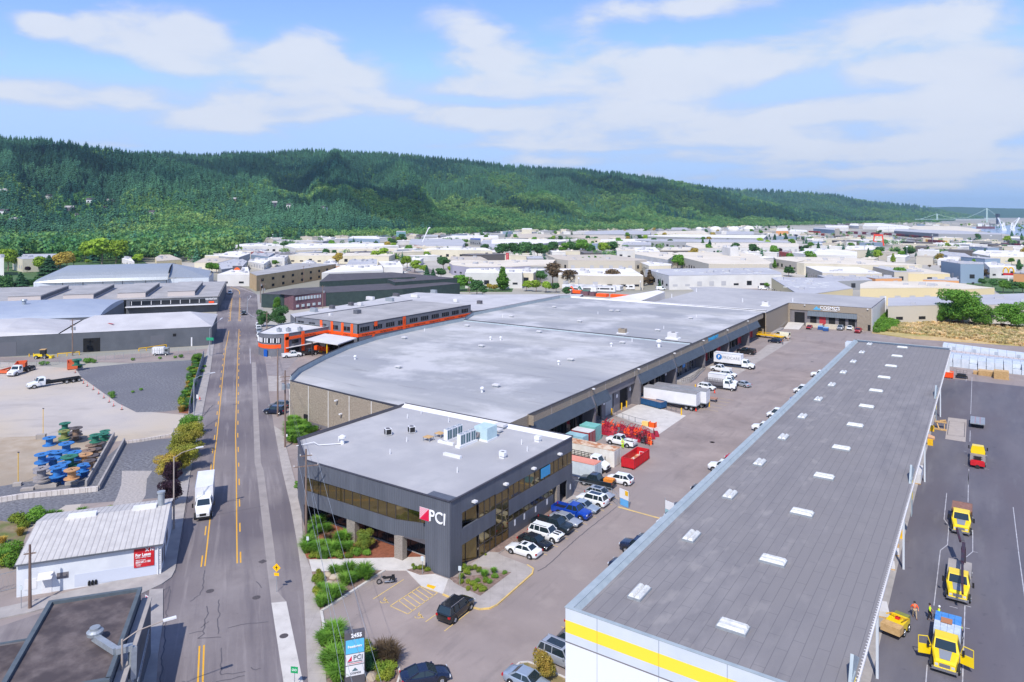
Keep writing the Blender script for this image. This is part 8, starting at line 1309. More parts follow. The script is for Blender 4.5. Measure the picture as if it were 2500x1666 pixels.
for v,z,ps,cr_,wh in DB:
 z+=(DBI:=globals().get('DBI',0)+.004)
 P=[at(v,*map(float,q.split(',')),z)for q in ps.split()];c_=sum(P,Vector())/len(P);t=thing('district_building','%s building with %s, %s'%(CNm[cr_[0]],RNm[cr_[1]],wh),'building',(c_.x,c_.y,0));L_=[(q.x-c_.x,q.y-c_.y)for q in P]
 MB().prism(L_,0,z,top=False,bot=False).obj('wall',WC[cr_[0]],t);MB().prism(L_,z-.1,z+.25).obj('roof',RC[cr_[1]],t)
 Dp=depth(c_);n_u=3 if Dp<900 else 0;xs=[q[0]for q in L_];ys=[q[1]for q in L_]
 for k in range(n_u*2):s_=dbi.uniform(.8,1.8);i_=dbi.randrange(len(L_));f=dbi.uniform(.1,.75);MB().box(L_[i_][0]*f-s_,L_[i_][0]*f+s_,L_[i_][1]*f-s_*.7,L_[i_][1]*f+s_*.7,z+.25,z+.25+s_*.8).obj('roof_unit',RC['G'],t)
 if Dp<1400:
  nb=0
  for i_,(a,b)in enumerate(zip(P,P[1:]+P[:1])):
   d=b-a
   n=Vector((d.y,-d.x,0));n=n if n.dot(a-c_)>0 else-n
   if d.length<12 or n.dot(Vector((0,0,0))-a)<=0:continue
   n.normalize();k_=min(10,int(d.length/7));w_=MB()
   for k in range(k_):q=a.lerp(b,(k+.5)/k_)-c_+n*.08;e=d.normalized()*1.5;hh=dbi.choice((1.2,2.6));w_.add([(*(q-e).xy,z*.25),(*(q+e).xy,z*.25),(*(q+e).xy,z*.25+hh),(*(q-e).xy,z*.25+hh)],[(0,1,2,3)])
   if k_:w_.obj('window_row',M['dark_glass']if nb%2==0 else RC['G'],t);nb+=1
sk_=MB()
for v,x0,x1,y0_,y1_,n in(('c4',560,1950,700,760,24),('c5',350,1200,1020,1170,22)):
 for k in range(n):
  p=at(v,dbi.uniform(x0,x1),dbi.uniform(y0_,y1_),8.3);o=MB().box(-1.5,1.5,-.8,.8,0,.3).obj('roof_skylight',M['sky']);o.location=p;tag(o,'small white skylight on a %s grey roof in the middle distance'%('long' if v=='c4' else 'broad'),'skylight','skylights on the %s grey roof'%('long' if v=='c4' else 'broad'))
for x,y,r_,lb_ in((920,120,9,'small leftmost'),(1160,130,15,'left large'),(1415,130,15,'middle large'),(1635,122,15,'right large')):p=at('c4',x,y+28);t=thing('storage_dome',lb_+' pale storage dome under the ridge','dome',p,0,'storage domes');MB().lathe([(r_,0),(r_,7)],n=24).obj('wall',WC['w'],t);MB().lathe([(r_,7),(r_*.85,7+r_*.25),(r_*.5,7+r_*.45),(0,7+r_*.52)],n=24).obj('roof',RC['W'],t)
def train(v,a,b,cols,label,n,wd=3.2,ht=4.4):
 A_,B_=at(v,*a),at(v,*b);t=thing('freight_cars',label,'freight cars',A_,0,'strings of freight cars in the rail yard');d=(B_-A_);u=d.normalized();L_=d.length/n
 for k in range(n):q=u*(L_*k);MB().bar(q+u*.6+Vector((0,0,ht/2+.8)),q+u*(L_-.6)+Vector((0,0,ht/2+.8)),wd,ht).obj('freight_car',cols[(k*3+k//2)%len(cols)],t)
mr_=mat('maroon_car',rgb(112,50,66),rough=.8);rd_=mat('rust_car',rgb(150,60,56),rough=.8);cr2=WC['c'];wh_=WC['w'];bk_=mat('dark_car',rgb(60,58,70),rough=.8);yc_=mat('ochre_car',rgb(204,160,80),rough=.8)
for i,(v,a,b,cc,n)in enumerate((('c6',(0,545),(590,605),[wh_,cr2],14),('c6',(150,505),(1080,600),[mr_,bk_,rd_],24),('c6',(600,610),(1080,650),[mr_,mr_,yc_,rd_],12),('c6',(1140,625),(1640,655),[wh_,yc_,cr2],12),('c6',(1640,690),(1880,706),[bk_],5),('c6',(1880,680),(2450,715),[mr_,bk_],12),('c6',(0,590),(880,690),[wh_],20),('c5',(870,300),(1880,360),[rd_,cr2,wh_],30),('c5',(860,320),(1110,380),[cr2,wh_],8),('c5',(1120,345),(1670,400),[wh_,cr2],14),('c5',(840,262),(1020,272),[rd_],8),('c5',(1540,270),(2353,320),[rd_,mr_,wh_],26),('c5',(600,320),(800,395),[wh_,bk_],8),('c5',(1180,262),(1900,300),[wh_,mr_],22),('c5',(1700,400),(1920,440),[bk_,wh_],6))):
 train(v,a,b,cc,'string of %s freight cars, %s in the rail yard'%(['white','maroon','maroon and ochre','pale','black','dark maroon','long white','mixed red and white','short cream','medium white','short red','red and maroon','short white','thin pale','black and white'][i],['front left','upper left','middle','right of middle','beside the light mast','far right','frontmost','uppermost left','at the left end','inner left','farthest left','along the top','at the yard throat','near the top','beside the red gantry'][i]),n)
t=thing('gantry','red gantry crane at the rail yard','gantry crane',at('c5',1980,470));MB().bar((-7,0,0),(-5,0,15),1.5).bar((7,0,0),(5,0,15),1.5).bar((-6,0,15),(6,0,15),2.5).box(-6,6,-2,2,0,6).obj('frame',mat('gantry_red',rgb(226,70,50),rough=.6),t)
for v,x,yb,yt,lb_ in(('c6',128,470,352,'pale mast left'),('c6',432,930,690,'mast at the tree row'),('c6',850,640,500,'tall pale light mast right of the red cars'),('c6',1810,720,510,'orange-based mast at right'),('c5',1750,660,380,'mast behind the traffic'),('c1',975,265,135,'white double-headed tower under the woods'),('c3',1320,920,740,'mast before the green fascia'),('c3',565,520,390,'mast at the dense grove'),('c4',325,960,720,'mast beside the yellow-green conifers'),('c3',2140,1000,870,'blue pole at the vehicle yard, right'),('c3',1252,990,820,'blue pole at the vehicle yard, left')):p=at(v,x,yb);h=(yb-yt)/V[v][2]*depth(p)/FP;t=thing('light_mast','thin light mast: '+lb_,'mast',p);MB().tube([(0,0,0),(0,0,h)],max(.15,h*.012),6).obj('pole',M['steel'],t);cbox(t,'lamp_head',M['white'],(-h*.06,h*.06,-.3,.3,h-.5,h+.5))
t=thing('boom_lift','white boom lift raised beside the far street','boom lift',at('c2',1040,320));MB().bar((0,0,2),(9,6,26),1.2).bar((9,6,26),(11,7,27),1.6).obj('boom',M['white'],t);cbox(t,'base',M['white'],(-3,3,-2,2,.5,3))
t=thing('pylon','red advertising pylon with white lettering','pylon',at('c3',228,600));cbox(t,'panel',M['red'],(-1.4,1.4,-.4,.4,0,9));text('U\nH\nA\nU\nL',1.5,M['white_letter'],t,(0,-.45,4.6),FACE_S)
t=thing('billboard','square dark billboard with an orange hand shape','billboard',at('c1',465,800),R(35));cbox(t,'panel',M['dkroof'],(-3,3,-.2,.2,5,10));MB().lathe([(0,-.25),(1.9,-.25),(1.9,-.22)],(0,0,7),16,axis='y').obj('emblem',M['orng'],t);cbox(t,'stripe',M['orng'],(-2.8,2.8,-.25,-.2,5.2,6.2));MB().tube([(0,0,0),(0,0,5)],.2).obj('post',M['steel'],t)
t=thing('restaurant_sign','yellow double-arch sign with red panel near the right edge','sign',at('c7',2130,385),R(5));hs=.9;a_=MB()
for s in(-1,1):a_.tube([(s*1.5+1.5*math.cos(k*math.pi/10),0,5.2+3.6*math.sin(k*math.pi/10))for k in range(11)],.45,6)
a_.obj('arches',M['yellow2'],t);cbox(t,'panel',M['red'],(-3,3,-.3,.3,3.6,5));MB().box(-.4,.4,-.3,.3,0,3.6).obj('post',M['white'],t)
struct('road',MB().sheet(ats('c2',[(720,430),(700,330),(680,200),(700,200),(760,330),(830,430),(1000,560),(1200,640),(1300,700),(1200,700),(900,560)]),.02),M['road'])
struct('parking_lot',MB().sheet(ats('c2',[(790,700),(780,620),(950,640),(1040,700),(1080,725),(900,715)]),.015),M['asphalt']);struct('parking_lot',MB().sheet(ats('c4',[(1370,930),(1650,900),(1950,960),(1900,1000),(1100,960)]),.015),M['asphalt'])
struct('lawn',MB().sheet(ats('c8',[(-300,940),(-300,300),(700,240),(1500,280),(1700,400),(800,440),(600,640),(300,720),(0,760)]),.012),mat('lawn',(.05,.12,.03),(.09,.15,.05),.05,.95));struct('lawn',MB().sheet(ats('c2',[(1500,780),(1720,690),(2400,820),(2353,960),(1600,960)]),.012),bpy.data.materials['lawn']);struct('lawn',MB().sheet(ats('c7',[(1500,470),(1600,320),(2353,380),(2800,420),(2800,580),(2020,590),(1900,500)]),.012),bpy.data.materials['lawn'])
vy=random.Random(4);vm=MB().box(-3.5,3.5,-1.2,1.2,.5,3.0).mesh('camper',M['white']);vw=MB().box(-3,2.4,-1.25,-1.2,1.6,2.4).box(-3,2.4,1.2,1.25,1.6,2.4).mesh('window',M['dark_glass'])
for j in range(6):
 for i in range(15):
  q=at('c3',1110+66*i+vy.uniform(-8,8),935+17*j+vy.uniform(-3,3));
  if 1110+66*i>2090-60*(j-2)*(j>2)*2:continue
  t=thing('camper_trailer','white camper in the crowded vehicle yard behind the long warehouse','camper',q,R(vy.choice((10,20,100))),'campers in the vehicle yard');o=bpy.data.objects.new('body',vm);COL.objects.link(o);o.parent=t;o=bpy.data.objects.new('window',vw);COL.objects.link(o);o.parent=t
for v,x,y,c_,lb_ in(('c2',820,690,'white','white pickup in the small lot before the white building'),('c2',870,660,'silver','silver car in the small lot'),('c4',1540,915,'white','white car under the tree at the skylight building'),('c4',1790,965,'white','first white van at the skylight building'),('c4',1840,985,'white','second white van at the skylight building'),('c4',370,990,'white','white van at the right end of the vehicle yard'),('c4',600,945,'silver','silver car at the office entrance')):carat('van' if 'van' in lb_ else 'hatch',c_,lb_,v,x,y,R(40))
for x,c_,lb_ in((1215,'orng','orange excavator with raised arm in the vehicle yard'),(1330,'rg','green excavator with bent arm in the vehicle yard')):t=thing('excavator',lb_,'excavator',at('c3',x,1060));m=M[c_];cbox(t,'body',m,(-1.5,3.2,-1.3,1.3,1.0,2.6));MB().bar((-1,0,2),(-3,0,4.5),.5).bar((-3,0,4.5),(-5,0,1.5),.4).obj('arm',m,t);cbox(t,'track',M['black'],(-2,2.5,-1.5,-.9,0,1),(-2,2.5,.9,1.5,0,1))
t=thing('scrap_pile','heap of orange and dark equipment at the back of the vehicle yard','equipment');t.location=at('c3',1620,1085);cbox(t,'crate',M['orng'],(-4,2,-2,2,0,1.5),(4,14,-1,2,0,1.6),(16,24,0,2,0,1.4));cbox(t,'machine',M['pbrick'],(-14,-9,-2,1,0,2.2),(-8,-5,-2,1,0,1.8),(-20,-15,-1,1,0,2.4))
t=thing('white_annex','low white-roofed annex joined to the back of the long warehouse','building',(0,0,0));P=ats('Q',[(1180,100),(1590,30),(1650,45),(1440,125)],7);MB().prism(P,0,7).obj('wall',RC['W'],t)
T8=[('light',1170,400,70,1,1.15,'giant rounded double-crowned tree behind the silver barrel hall'),('light',1330,395,90,0,1.15,'right half of the giant tree pair behind the silver barrel hall'),('light',990,390,110,1,.9,'broad tree leaning on the left of the giant pair'),('con',565,530,300,0,1.9,'dark triangular evergreen left of the silver barrel hall'),('con',240,710,490,1,1.6,'dense dark evergreen cone near the left edge'),('light',450,520,290,0,1.1,'bright lime tree before the parking block'),('amber',690,480,260,2,1.6,'bronze upright tree beside the dark triangular evergreen'),('amber',770,460,230,2,1.3,'amber upright tree right of the bronze one'),('green',850,450,230,1,1.0,'green tree between the amber tree and the giant pair'),('light',90,480,200,0,1.0,'tall lime tree at the left edge'),('light',20,450,200,1,1.0,'lime tree cut by the left edge'),('purple',310,500,420,0,1.2,'small purple tree before the parking block'),('light',1580,400,270,0,1.2,'bright lime tree right of the giant pair'),('dark',1700,330,195,1,1.0,'dark tree left of the red store'),('dark',440,680,530,1,1.3,'wide grey-green tree behind the barrel hall end'),('dark',330,700,560,0,1.2,'dark tree beside the evergreen cone'),('dark',30,780,500,0,1.0,'dark tree at the left edge above the monitors'),('purple',120,720,580,1,1.2,'dull purple tree near the left edge'),('dark',860,700,600,0,1.2,'round shrub tree before the barrel hall, left'),('green',1100,660,590,1,1.6,'low spreading tree before the barrel hall'),('dark',1260,690,605,0,1.2,'small dark tree at the third monitor'),('dark',1800,670,510,1,1.15,'dark round tree before the right end of the barrel hall'),('dark',1590,640,560,0,1.0,'thin tree left of the dark round one'),('green',70,200,60,0,1.2,'treetop mass at the upper left'),('amber',320,230,105,1,1.1,'russet-tinted treetop at the upper left'),('green',560,240,50,0,1.1,'tall green tree behind the parking block'),('green',420,230,60,1,1.1,'green tree behind the parking block, left'),('dark',720,250,40,0,1.1,'dark tree with bare pale limbs behind the parking block'),('dark',870,230,20,1,1.1,'dark tree left behind the giant pair'),('light',1010,400,340,0,1.6,'lime shrubbery at the left end of the barrel hall roof'),('light',2240,262,215,0,1.2,'small lime tree under the woods'),('green',2330,260,190,0,1.0,'green tree under the woods right')]
for k,x,yb,yt,sh,wx,lb_ in T8:tree(k,'c8',x,yb,yt,lb_,sh,wx)
TC=[('c1','green',60,690,520,0,'big dark round tree left of the billboard'),('c1','green',165,690,530,1,'round tree beside the lamp left of the billboard'),('c1','green',320,640,535,0,'young tree in the row before the grey gable, first'),('c1','light',480,605,545,0,'young tree in the row before the grey gable, second'),('c1','green',640,605,540,1,'young tree in the row before the grey gable, third'),('c1','green',800,605,540,0,'young tree in the row before the grey gable, fourth'),('c1','green',1010,600,490,0,'dense tree before the cream sheds'),('c1','green',290,790,700,0,'broad low tree left of the white-walled shop'),('c1','green',460,800,710,1,'broad low tree under the billboard'),('c1','green',1750,660,550,0,'green tree before the peach wall'),('c1','green',1795,405,305,0,'round tree on the beige strip'),('c1','dark',1190,350,250,2,'pointed tree before the far white building'),('c1','dark',1070,385,325,1,'dark low tree mid-left'),('c1','green',950,365,290,2,'pair of pointed trees mid-left'),('c1','amber',1910,400,340,0,'small autumn tree on the beige strip'),('c1','amber',2065,400,345,0,'second autumn tree on the beige strip'),('c1','dark',2210,325,265,0,'dark tree on the very long white roof line'),('c1','green',2310,390,325,1,'green tree at the right end of the beige strip'),('c2','light',530,520,410,0,'first lime tree of the street row'),('c2','light',660,530,400,1,'second lime tree of the street row'),('c2','light',850,620,420,0,'large lime tree of the street row'),('c2','light',960,680,485,1,'bright yellow-green tree of the street row'),('c2','light',1080,690,560,0,'lime tree behind the dark pines'),('c2','con',1130,770,580,0,'left dark pine of the clump'),('c2','con',1220,775,620,1,'right dark pine of the clump'),('c2','dark',1330,770,600,1,'dark tree right of the pines'),('c2','dark',1370,640,430,0,'tall dark tree mid-centre'),('c2','con',1430,430,300,0,'pointed fir mid-centre'),('c2','green',1150,500,385,0,'rounded green tree at the corner lot'),('c2','light',1465,690,580,1,'lime tree at the white store'),('c2','light',1615,700,590,2,'slim lime tree at the lavender wall'),('c2','green',1580,900,690,0,'large leafy tree beyond the green sheds'),('c2','green',1720,900,720,1,'second large leafy tree beyond the green sheds'),('c2','dark',1850,960,760,0,'dark tree before the two-storey white building'),('c2','dark',1930,970,850,1,'dark shrub tree before the two-storey white building'),('c2','amber',2030,900,830,0,'autumn shrub before the two-storey white building'),('c2','amber',2110,905,840,1,'second autumn shrub before the two-storey white building'),('c2','dark',400,330,215,2,'pointed dark tree at the far street, left'),('c2','dark',640,330,180,1,'dark tree at the far street'),('c2','dark',540,350,240,0,'dark tree left of the far street'),('c2','dark',770,260,110,1,'tall dark tree at the head of the far street'),('c2','green',860,410,270,0,'spreading tree right of the far street'),('c2','green',460,420,330,2,'tree at the cream building end'),('c2','green',1690,270,195,0,'light tree before the blue-topped building'),('c2','dark',1690,330,250,1,'dark tree below the blue-topped building'),('c2','dark',1270,440,375,0,'round dark tree before the blank wall'),('c2','con',1975,470,350,0,'pointed green tree mid-valley'),('c2','con',1880,460,375,1,'pointed green tree left of the other, mid-valley'),('c2','dark',1690,450,400,0,'small tree at the blank wall'),('c3','green',160,950,640,2,'tall poplar-like tree behind the cluttered white roof'),('c3','dark',700,850,690,0,'dark round tree before the office windows'),('c3','light',500,960,840,0,'wide olive shrub mass, left'),('c3','light',640,970,830,1,'wide olive shrub mass, centre'),('c3','light',780,980,850,0,'wide olive shrub mass, right'),('c3','brown',880,880,560,1,'tall thinning brown tree'),('c3','brown',1150,920,660,0,'brown-tinged tree in front of the fascia, left'),('c3','brown',1430,920,760,1,'brown-green tree in front of the green fascia'),('c3','brown',1760,910,650,0,'widest brown tree right of the green fascia'),('c3','brown',2160,880,700,2,'slim brown tree at the pale wall'),('c3','brown',2270,870,690,2,'thin russet tree at the grey roof corner'),('c3','dark',930,980,870,0,'dark tree at the tunnel roof, left'),('c3','dark',1070,1040,930,1,'dark tree at the tunnel roof, right'),('c3','dark',160,540,290,0,'dense grove tree, leftmost'),('c3','dark',330,540,285,1,'dense grove tree, second'),('c3','dark',510,545,270,0,'dense grove tree, third'),('c3','dark',660,540,300,1,'dense grove tree, fourth'),('c3','dark',880,480,270,0,'dense grove tree, fifth'),('c3','green',1060,485,290,1,'dense grove tree, sixth'),('c3','green',1310,490,235,0,'dense grove tree, tallest'),('c3','dark',1160,485,270,1,'dense grove tree, eighth'),('c3','light',1620,490,285,0,'bright lime tree at the right of the grove'),('c3','dark',1750,480,270,1,'dark tree at the right end of the grove'),('c3','light',490,545,440,0,'small pale tree before the grove'),('c3','light',1290,480,415,1,'rounded lime shrub before the grove'),('c3','dark',1505,300,215,0,'dark tree on the tan flat roof line'),('c3','green',930,260,200,0,'green tree at the ridge foot'),('c3','green',1310,670,510,2,'poplar, first of the row'),('c3','green',1400,670,495,2,'poplar, second of the row'),('c3','green',1490,670,490,2,'poplar, third of the row'),('c3','green',1570,670,515,2,'poplar, fourth of the row'),('c3','green',1180,670,550,0,'green tree left of the poplar row'),('c3','dark',1080,660,540,1,'dark tree left of the poplar row'),('c3','dark',1690,670,575,2,'dark tree right of the poplar row'),('c3','light',1925,680,595,0,'rounded lime tree beside the grey one'),('c3','light',1800,680,620,1,'small lime tree right of the poplars'),('c3','dark',2100,700,580,0,'wide grey-green tree'),('c4','green',610,690,460,0,'tall light-green pear-shaped tree'),('c4','green',700,690,530,1,'light-green tree right of the pear-shaped one'),('c4','green',820,690,580,0,'low green tree of the cluster, left'),('c4','green',930,685,590,1,'low green tree of the cluster, right'),('c4','con',1000,690,540,0,'blue-green conifer at the cluster end'),('c4','con',380,950,790,1,'yellow-green conifer, left of a pair'),('c4','con',430,955,790,0,'yellow-green conifer, right of a pair'),('c4','dark',690,970,810,2,'dark spiky tree at the office entrance'),('c4','dark',1470,900,720,0,'open-crowned tree before the long skylight building'),('c4','green',1590,910,825,1,'round tree under the open-crowned one'),('c4','light',1020,960,870,0,'flowering hedge tree, first'),('c4','light',1130,950,860,1,'flowering hedge tree, second'),('c4','light',1290,950,860,0,'flowering hedge tree, third'),('c4','dark',2210,800,640,1,'flat-topped tree by the beige building'),('c4','green',1890,970,875,0,'clipped tree at the skylight corner'),('c4','green',2010,680,550,2,'slim tree at the beige corner'),('c4','dark',270,350,230,0,'dark grove tree behind the hipped roofs, first'),('c4','dark',370,380,280,1,'dark grove tree behind the hipped roofs, second'),('c4','dark',500,370,250,0,'dark grove tree behind the hipped roofs, third'),('c4','dark',650,370,280,1,'dark grove tree behind the hipped roofs, fourth'),('c4','dark',850,410,325,0,'dark grove tree behind the hipped roofs, fifth'),('c4','dark',975,400,255,2,'dark rounded tree left of the spruce'),('c4','con',1075,430,265,0,'tall spruce left of the white cube'),('c4','con',1155,420,320,1,'smaller spruce left of the white cube'),('c4','con',1335,340,245,0,'dark spruce above the white cube, left'),('c4','con',1395,340,255,1,'dark spruce above the white cube, right'),('c4','purple',1530,450,370,0,'purple tree right of the white cube'),('c4','purple',1740,460,375,1,'purple tree of the row, first'),('c4','purple',1840,465,385,0,'purple tree of the row, second'),('c4','purple',1960,465,385,1,'purple tree of the row, third'),('c4','purple',2080,465,380,0,'purple tree of the row, fourth'),('c4','purple',2180,440,370,1,'purple tree of the row, fifth'),('c4','con',1775,510,425,0,'pale blue spruce before the purple row'),('c4','green',1810,200,125,0,'tree clump at the hill foot'),('c4','con',1930,265,190,0,'conifer of the stand at right, first'),('c4','con',2010,270,180,1,'conifer of the stand at right, second'),('c4','con',2090,270,170,0,'conifer of the stand at right, third'),('c4','con',2170,280,170,1,'conifer of the stand at right, fourth'),('c5','purple',690,560,470,0,'round purple tree beside the red stack'),('c5','green',860,530,400,0,'hedgerow tree at the rail yard, first'),('c5','green',1000,530,440,1,'hedgerow tree at the rail yard, second'),('c5','green',1130,530,460,0,'hedgerow tree at the rail yard, third'),('c5','green',1060,810,745,0,'clipped round shrub, rightmost of three'),('c5','green',920,808,768,1,'clipped round shrub, middle of three'),('c5','green',800,808,760,0,'clipped round shrub, leftmost of three'),('c5','con',820,990,880,0,'low dark conifer at the pale green wall'),('c5','green',510,970,800,1,'umbrella-shaped tree at the beige building'),('c5','dark',1990,660,470,0,'dark tree by the traffic, left'),('c5','light',2220,750,590,2,'bright pointed tree by the cream wall'),('c5','dark',2280,640,500,1,'dark tree by the traffic, right'),('c6','green',330,870,740,0,'green tree of the roadside belt, left'),('c6','dark',470,870,670,1,'tall dark tree of the roadside belt'),('c6','dark',780,840,680,2,'tall dark tree before the white block'),('c6','green',1200,910,790,0,'bright green tree, left of a pair'),('c6','green',1340,910,800,1,'bright green tree, right of a pair'),('c6','green',900,920,840,0,'olive tree at the low office'),('c6','brown',800,1040,980,0,'brown hedge tree, first'),('c6','brown',1000,1060,990,1,'brown hedge tree, second'),('c6','amber',1200,1160,1030,0,'olive-gold tree before the glassy office'),('c6','green',1530,1110,880,2,'column tree in front of the glassy office'),('c6','brown',1700,1176,1040,1,'brown tree right of the glassy office'),('c6','green',1860,1080,1000,0,'small tree before the white hall'),('c6','dark',1750,940,860,0,'dark tree at far right, first'),('c6','green',1900,940,860,1,'green tree at far right, second'),('c6','green',2150,980,860,0,'green tree at far right, third'),('c6','dark',2270,1080,890,2,'dark upright tree at far right'),('c6','dark',1290,425,375,0,'dark quay tree'),('c6','dark',1440,580,535,1,'round tree at the terminal, first'),('c6','dark',1590,590,550,0,'round tree at the terminal, second'),('c7','green',590,405,170,0,'left of two big round trees behind the cream building'),('c7','green',810,410,235,2,'right of two big round trees behind the cream building'),('c7','dark',1750,470,340,0,'roadside bush, first'),('c7','dark',1900,500,345,1,'roadside bush, second'),('c7','green',2050,560,360,0,'roadside bush, third'),('c7','dark',2200,560,380,1,'roadside bush, fourth'),('c7','green',2330,565,390,0,'roadside bush, fifth'),('c7','purple',1620,445,405,1,'red-leaved shrub behind the cream building'),('c7','brown',1780,360,220,0,'brown tree by the double-arch sign'),('c7','light',1380,330,170,0,'gold-green tree left of the glassy office'),('c7','con',860,940,840,0,'small conifer at the meadow edge')]
for v,k,x,yb,yt,sh,lb_ in TC:yb+=48*(v in('c2','c3')and yb>840);tree(k,v,x,yb,yt,lb_,sh,1.25 if sh!=2 else 1.5)
tree('green','c7',1480,1030,505,'very large bright green tree on the far side of the dry meadow',0,1.15,near=True);tree('green','c7',1720,1050,740,'lower right part of the large meadow tree',1,1.2,near=True);tree('green','c7',2160,1070,680,'large bright green tree at the right edge behind the meadow',1,1.25,near=True);tree('green','c7',1230,1005,700,'tree joined to the left side of the large meadow tree',1,.9,near=True)
tree('dark','j6',360,800,430,'dark broad tree beside the rounded corner block',0,1.05,near=True);tree('dark','j6',100,800,480,'dark tree on the pavement left of the corner block',1,.8,near=True);tree('green','j6',330,500,250,'bright spiky-leaved tree before the plum brick block',1,.8,near=True)
for v,k,x,yb,yt,wx,lb_ in(('E','green',1610,1270,1105,1.2,'small green street tree at the driveway end of the row'),('E','yellow',1600,1370,1150,1.15,'yellow-green street tree, second of the row'),('E','yellow',1585,1470,1240,1.2,'yellow-green street tree, middle of the row'),('E','yellow',1545,1570,1345,1.2,'yellow street tree, nearest the lamp'),('E','amber',1450,1640,1430,1.15,'amber street tree at the end of the yellow row'),('A','purple',1280,100,-60,.85,'dark purple street tree, farther of two'),('A','purple',1265,260,60,.85,'dark purple street tree by the shop chimney'),('E','green',1660,660,572,1.2,'round green bush at the far end of the slatted fence'),('C','amber',400,1545,1345,1.0,'small yellowing tree in the dry bed by the white wall'),('B','chart',893,605,445,.9,'slender young chartreuse tree in the office planting')):
 if k=='chart':k='yellow'
 tree(k,v,x,yb,yt,lb_,0,wx,near=True,group='street trees')
def tuft(name,m,n=260,h=1.0,sp=.55,seed=0,w_=.022):
 g_=random.Random(seed);mb=MB()
 for k in range(n):
  a=g_.uniform(0,6.28);r_=g_.uniform(0,.25);l=h*g_.uniform(.6,1.1);o=sp*g_.uniform(.3,1.1);b=Vector((math.cos(a)*r_,math.sin(a)*r_,0));c_=b+Vector((math.cos(a)*o*.45,math.sin(a)*o*.45,l*.75));e=b+Vector((math.cos(a)*o,math.sin(a)*o,l*.85));s=Vector((-math.sin(a),math.cos(a),0))*w_
  mb.add([b-s,b+s,c_+s,c_-s,e],[(0,1,2,3),(3,2,4)])
 return mb.mesh(name,m)
SH_=dict(grass=tuft('foliage',LM['lime'],420,1.0,.75,1),grassd=tuft('foliage',LM['green'],320,.9,.6,2),dry=tuft('foliage',LM['amber'],260,.8,.5,3),shrub=leafcloud('foliage',LM['lime'],1300,.05,[(0,0,.45,.5,.4),(.3,.2,.35,.35,.3),(-.3,.1,.4,.35,.3)],3),chart=leafcloud('foliage',LM['chart'],1100,.06,[(0,0,.45,.45,.4),(.25,-.2,.35,.35,.3),(-.25,.2,.4,.35,.3)],4),dark=leafcloud('foliage',LM['dark'],1200,.05,[(0,0,.5,.45,.45)],5),brown=tuft('foliage',LM['brown'],330,1.0,.7,6,.012),weed=leafcloud('foliage',LM['green'],350,.07,[(0,0,.3,.45,.28)],8))
SN=dict(grass='bright green arching ornamental grass',grassd='deep green grass clump',dry='dry ochre grass clump',shrub='bright green leafy shrub',chart='yellow-green leafy shrub',dark='dark green rounded shrub',brown='wispy brown grass',weed='low green weed')
def plant(k,v,x,y,s,where):p=at(v,x,y);t=thing('ornamental_grass' if k in('grass','grassd','dry','brown')else 'shrub',SN[k]+' '+where,'plant',(p.x,p.y,.08),R((x*11)%360),SN[k]+' '+where);o=bpy.data.objects.new('foliage',SH_[k]);COL.objects.link(o);o.parent=t;t.scale=(s,s,s)
PL=[('grass','in the planting beside the office colonnade',1.7,'500,420 545,400 520,470 600,450 470,560 500,600 690,520 740,520 640,600 700,600 560,570 450,600'),('grassd','in the planting beside the office colonnade',1.6,'600,560 760,590 470,500 540,610 590,640'),('brown','in the planting beside the office colonnade',1.9,'610,520'),('chart','in the planting beside the office colonnade',1.2,'840,560 800,610 860,590 760,640 690,640 540,640 500,640'),('shrub','in the planting beside the office colonnade',1.3,'700,560 830,620 640,630 900,620 480,440 560,450'),('grass','in the lower office bed by the lot kerb',1.6,'720,770 770,760 850,790 800,820 880,770 900,800 590,960 640,940 680,930 560,1000 610,980 740,840'),('grassd','in the lower office bed by the lot kerb',1.4,'680,750 650,760 600,900 560,880'),('chart','in the lower office bed by the lot kerb',1.1,'540,760 520,810 550,830 520,890 540,930 560,800'),('chart','on the triangular island at the building corner',.85,'1590,740 1620,720 1660,730 1700,720 1640,760 1600,790 1650,830 1690,850 1740,870 1700,880 1650,880 1780,820 1730,740 1600,830 1760,890'),('grass','on the triangular island at the building corner',.9,'1840,750 1770,780'),('shrub','on the triangular island at the building corner',.8,'1920,760 1850,790 1810,830 1720,820'),('chart','in the small bed left of the building corner',.8,'1255,725 1300,725 1350,740'),('grass','around the tall tenant sign',2.0,'610,1270 660,1240 640,1300 580,1290 650,1440 700,1430 620,1460 690,1480 680,1560'),('chart','around the tall tenant sign',1.3,'690,1330 720,1280 660,1370 880,1330 910,1370 950,1390 1040,1500 1000,1490 1060,1540 1010,1540 900,1300 1070,1470'),('dark','around the tall tenant sign',1.5,'920,1480 905,1450'),('brown','around the tall tenant sign',2.2,'1010,1360 1050,1400 1090,1430'),('chart','beside the office plinth strip',.45,'1780,622 1240,700')]
for k,wh,s,ps in PL:
 for i,q in enumerate(ps.split()):x,y=map(float,q.split(','));plant(k,'B',x,y+10,s*(.7+.3*((i*37)%10)/10),wh)
gj=random.Random(8)
for i in range(46):u,w_=gj.random(),gj.random();a=at('F',355,1215).lerp(at('F',350,1400),u);b=at('F',600,1300).lerp(at('F',440,1410),u);p=a.lerp(b,w_);t=thing('ornamental_grass','lush bright green grass filling the corner below the aggregate wall','plant',(p.x,p.y,.08),gj.uniform(0,6),'lush grass below the aggregate wall');o=bpy.data.objects.new('foliage',SH_['grass' if i%3 else 'shrub']);COL.objects.link(o);o.parent=t;s=gj.uniform(1.2,1.9);t.scale=(s,s,s)
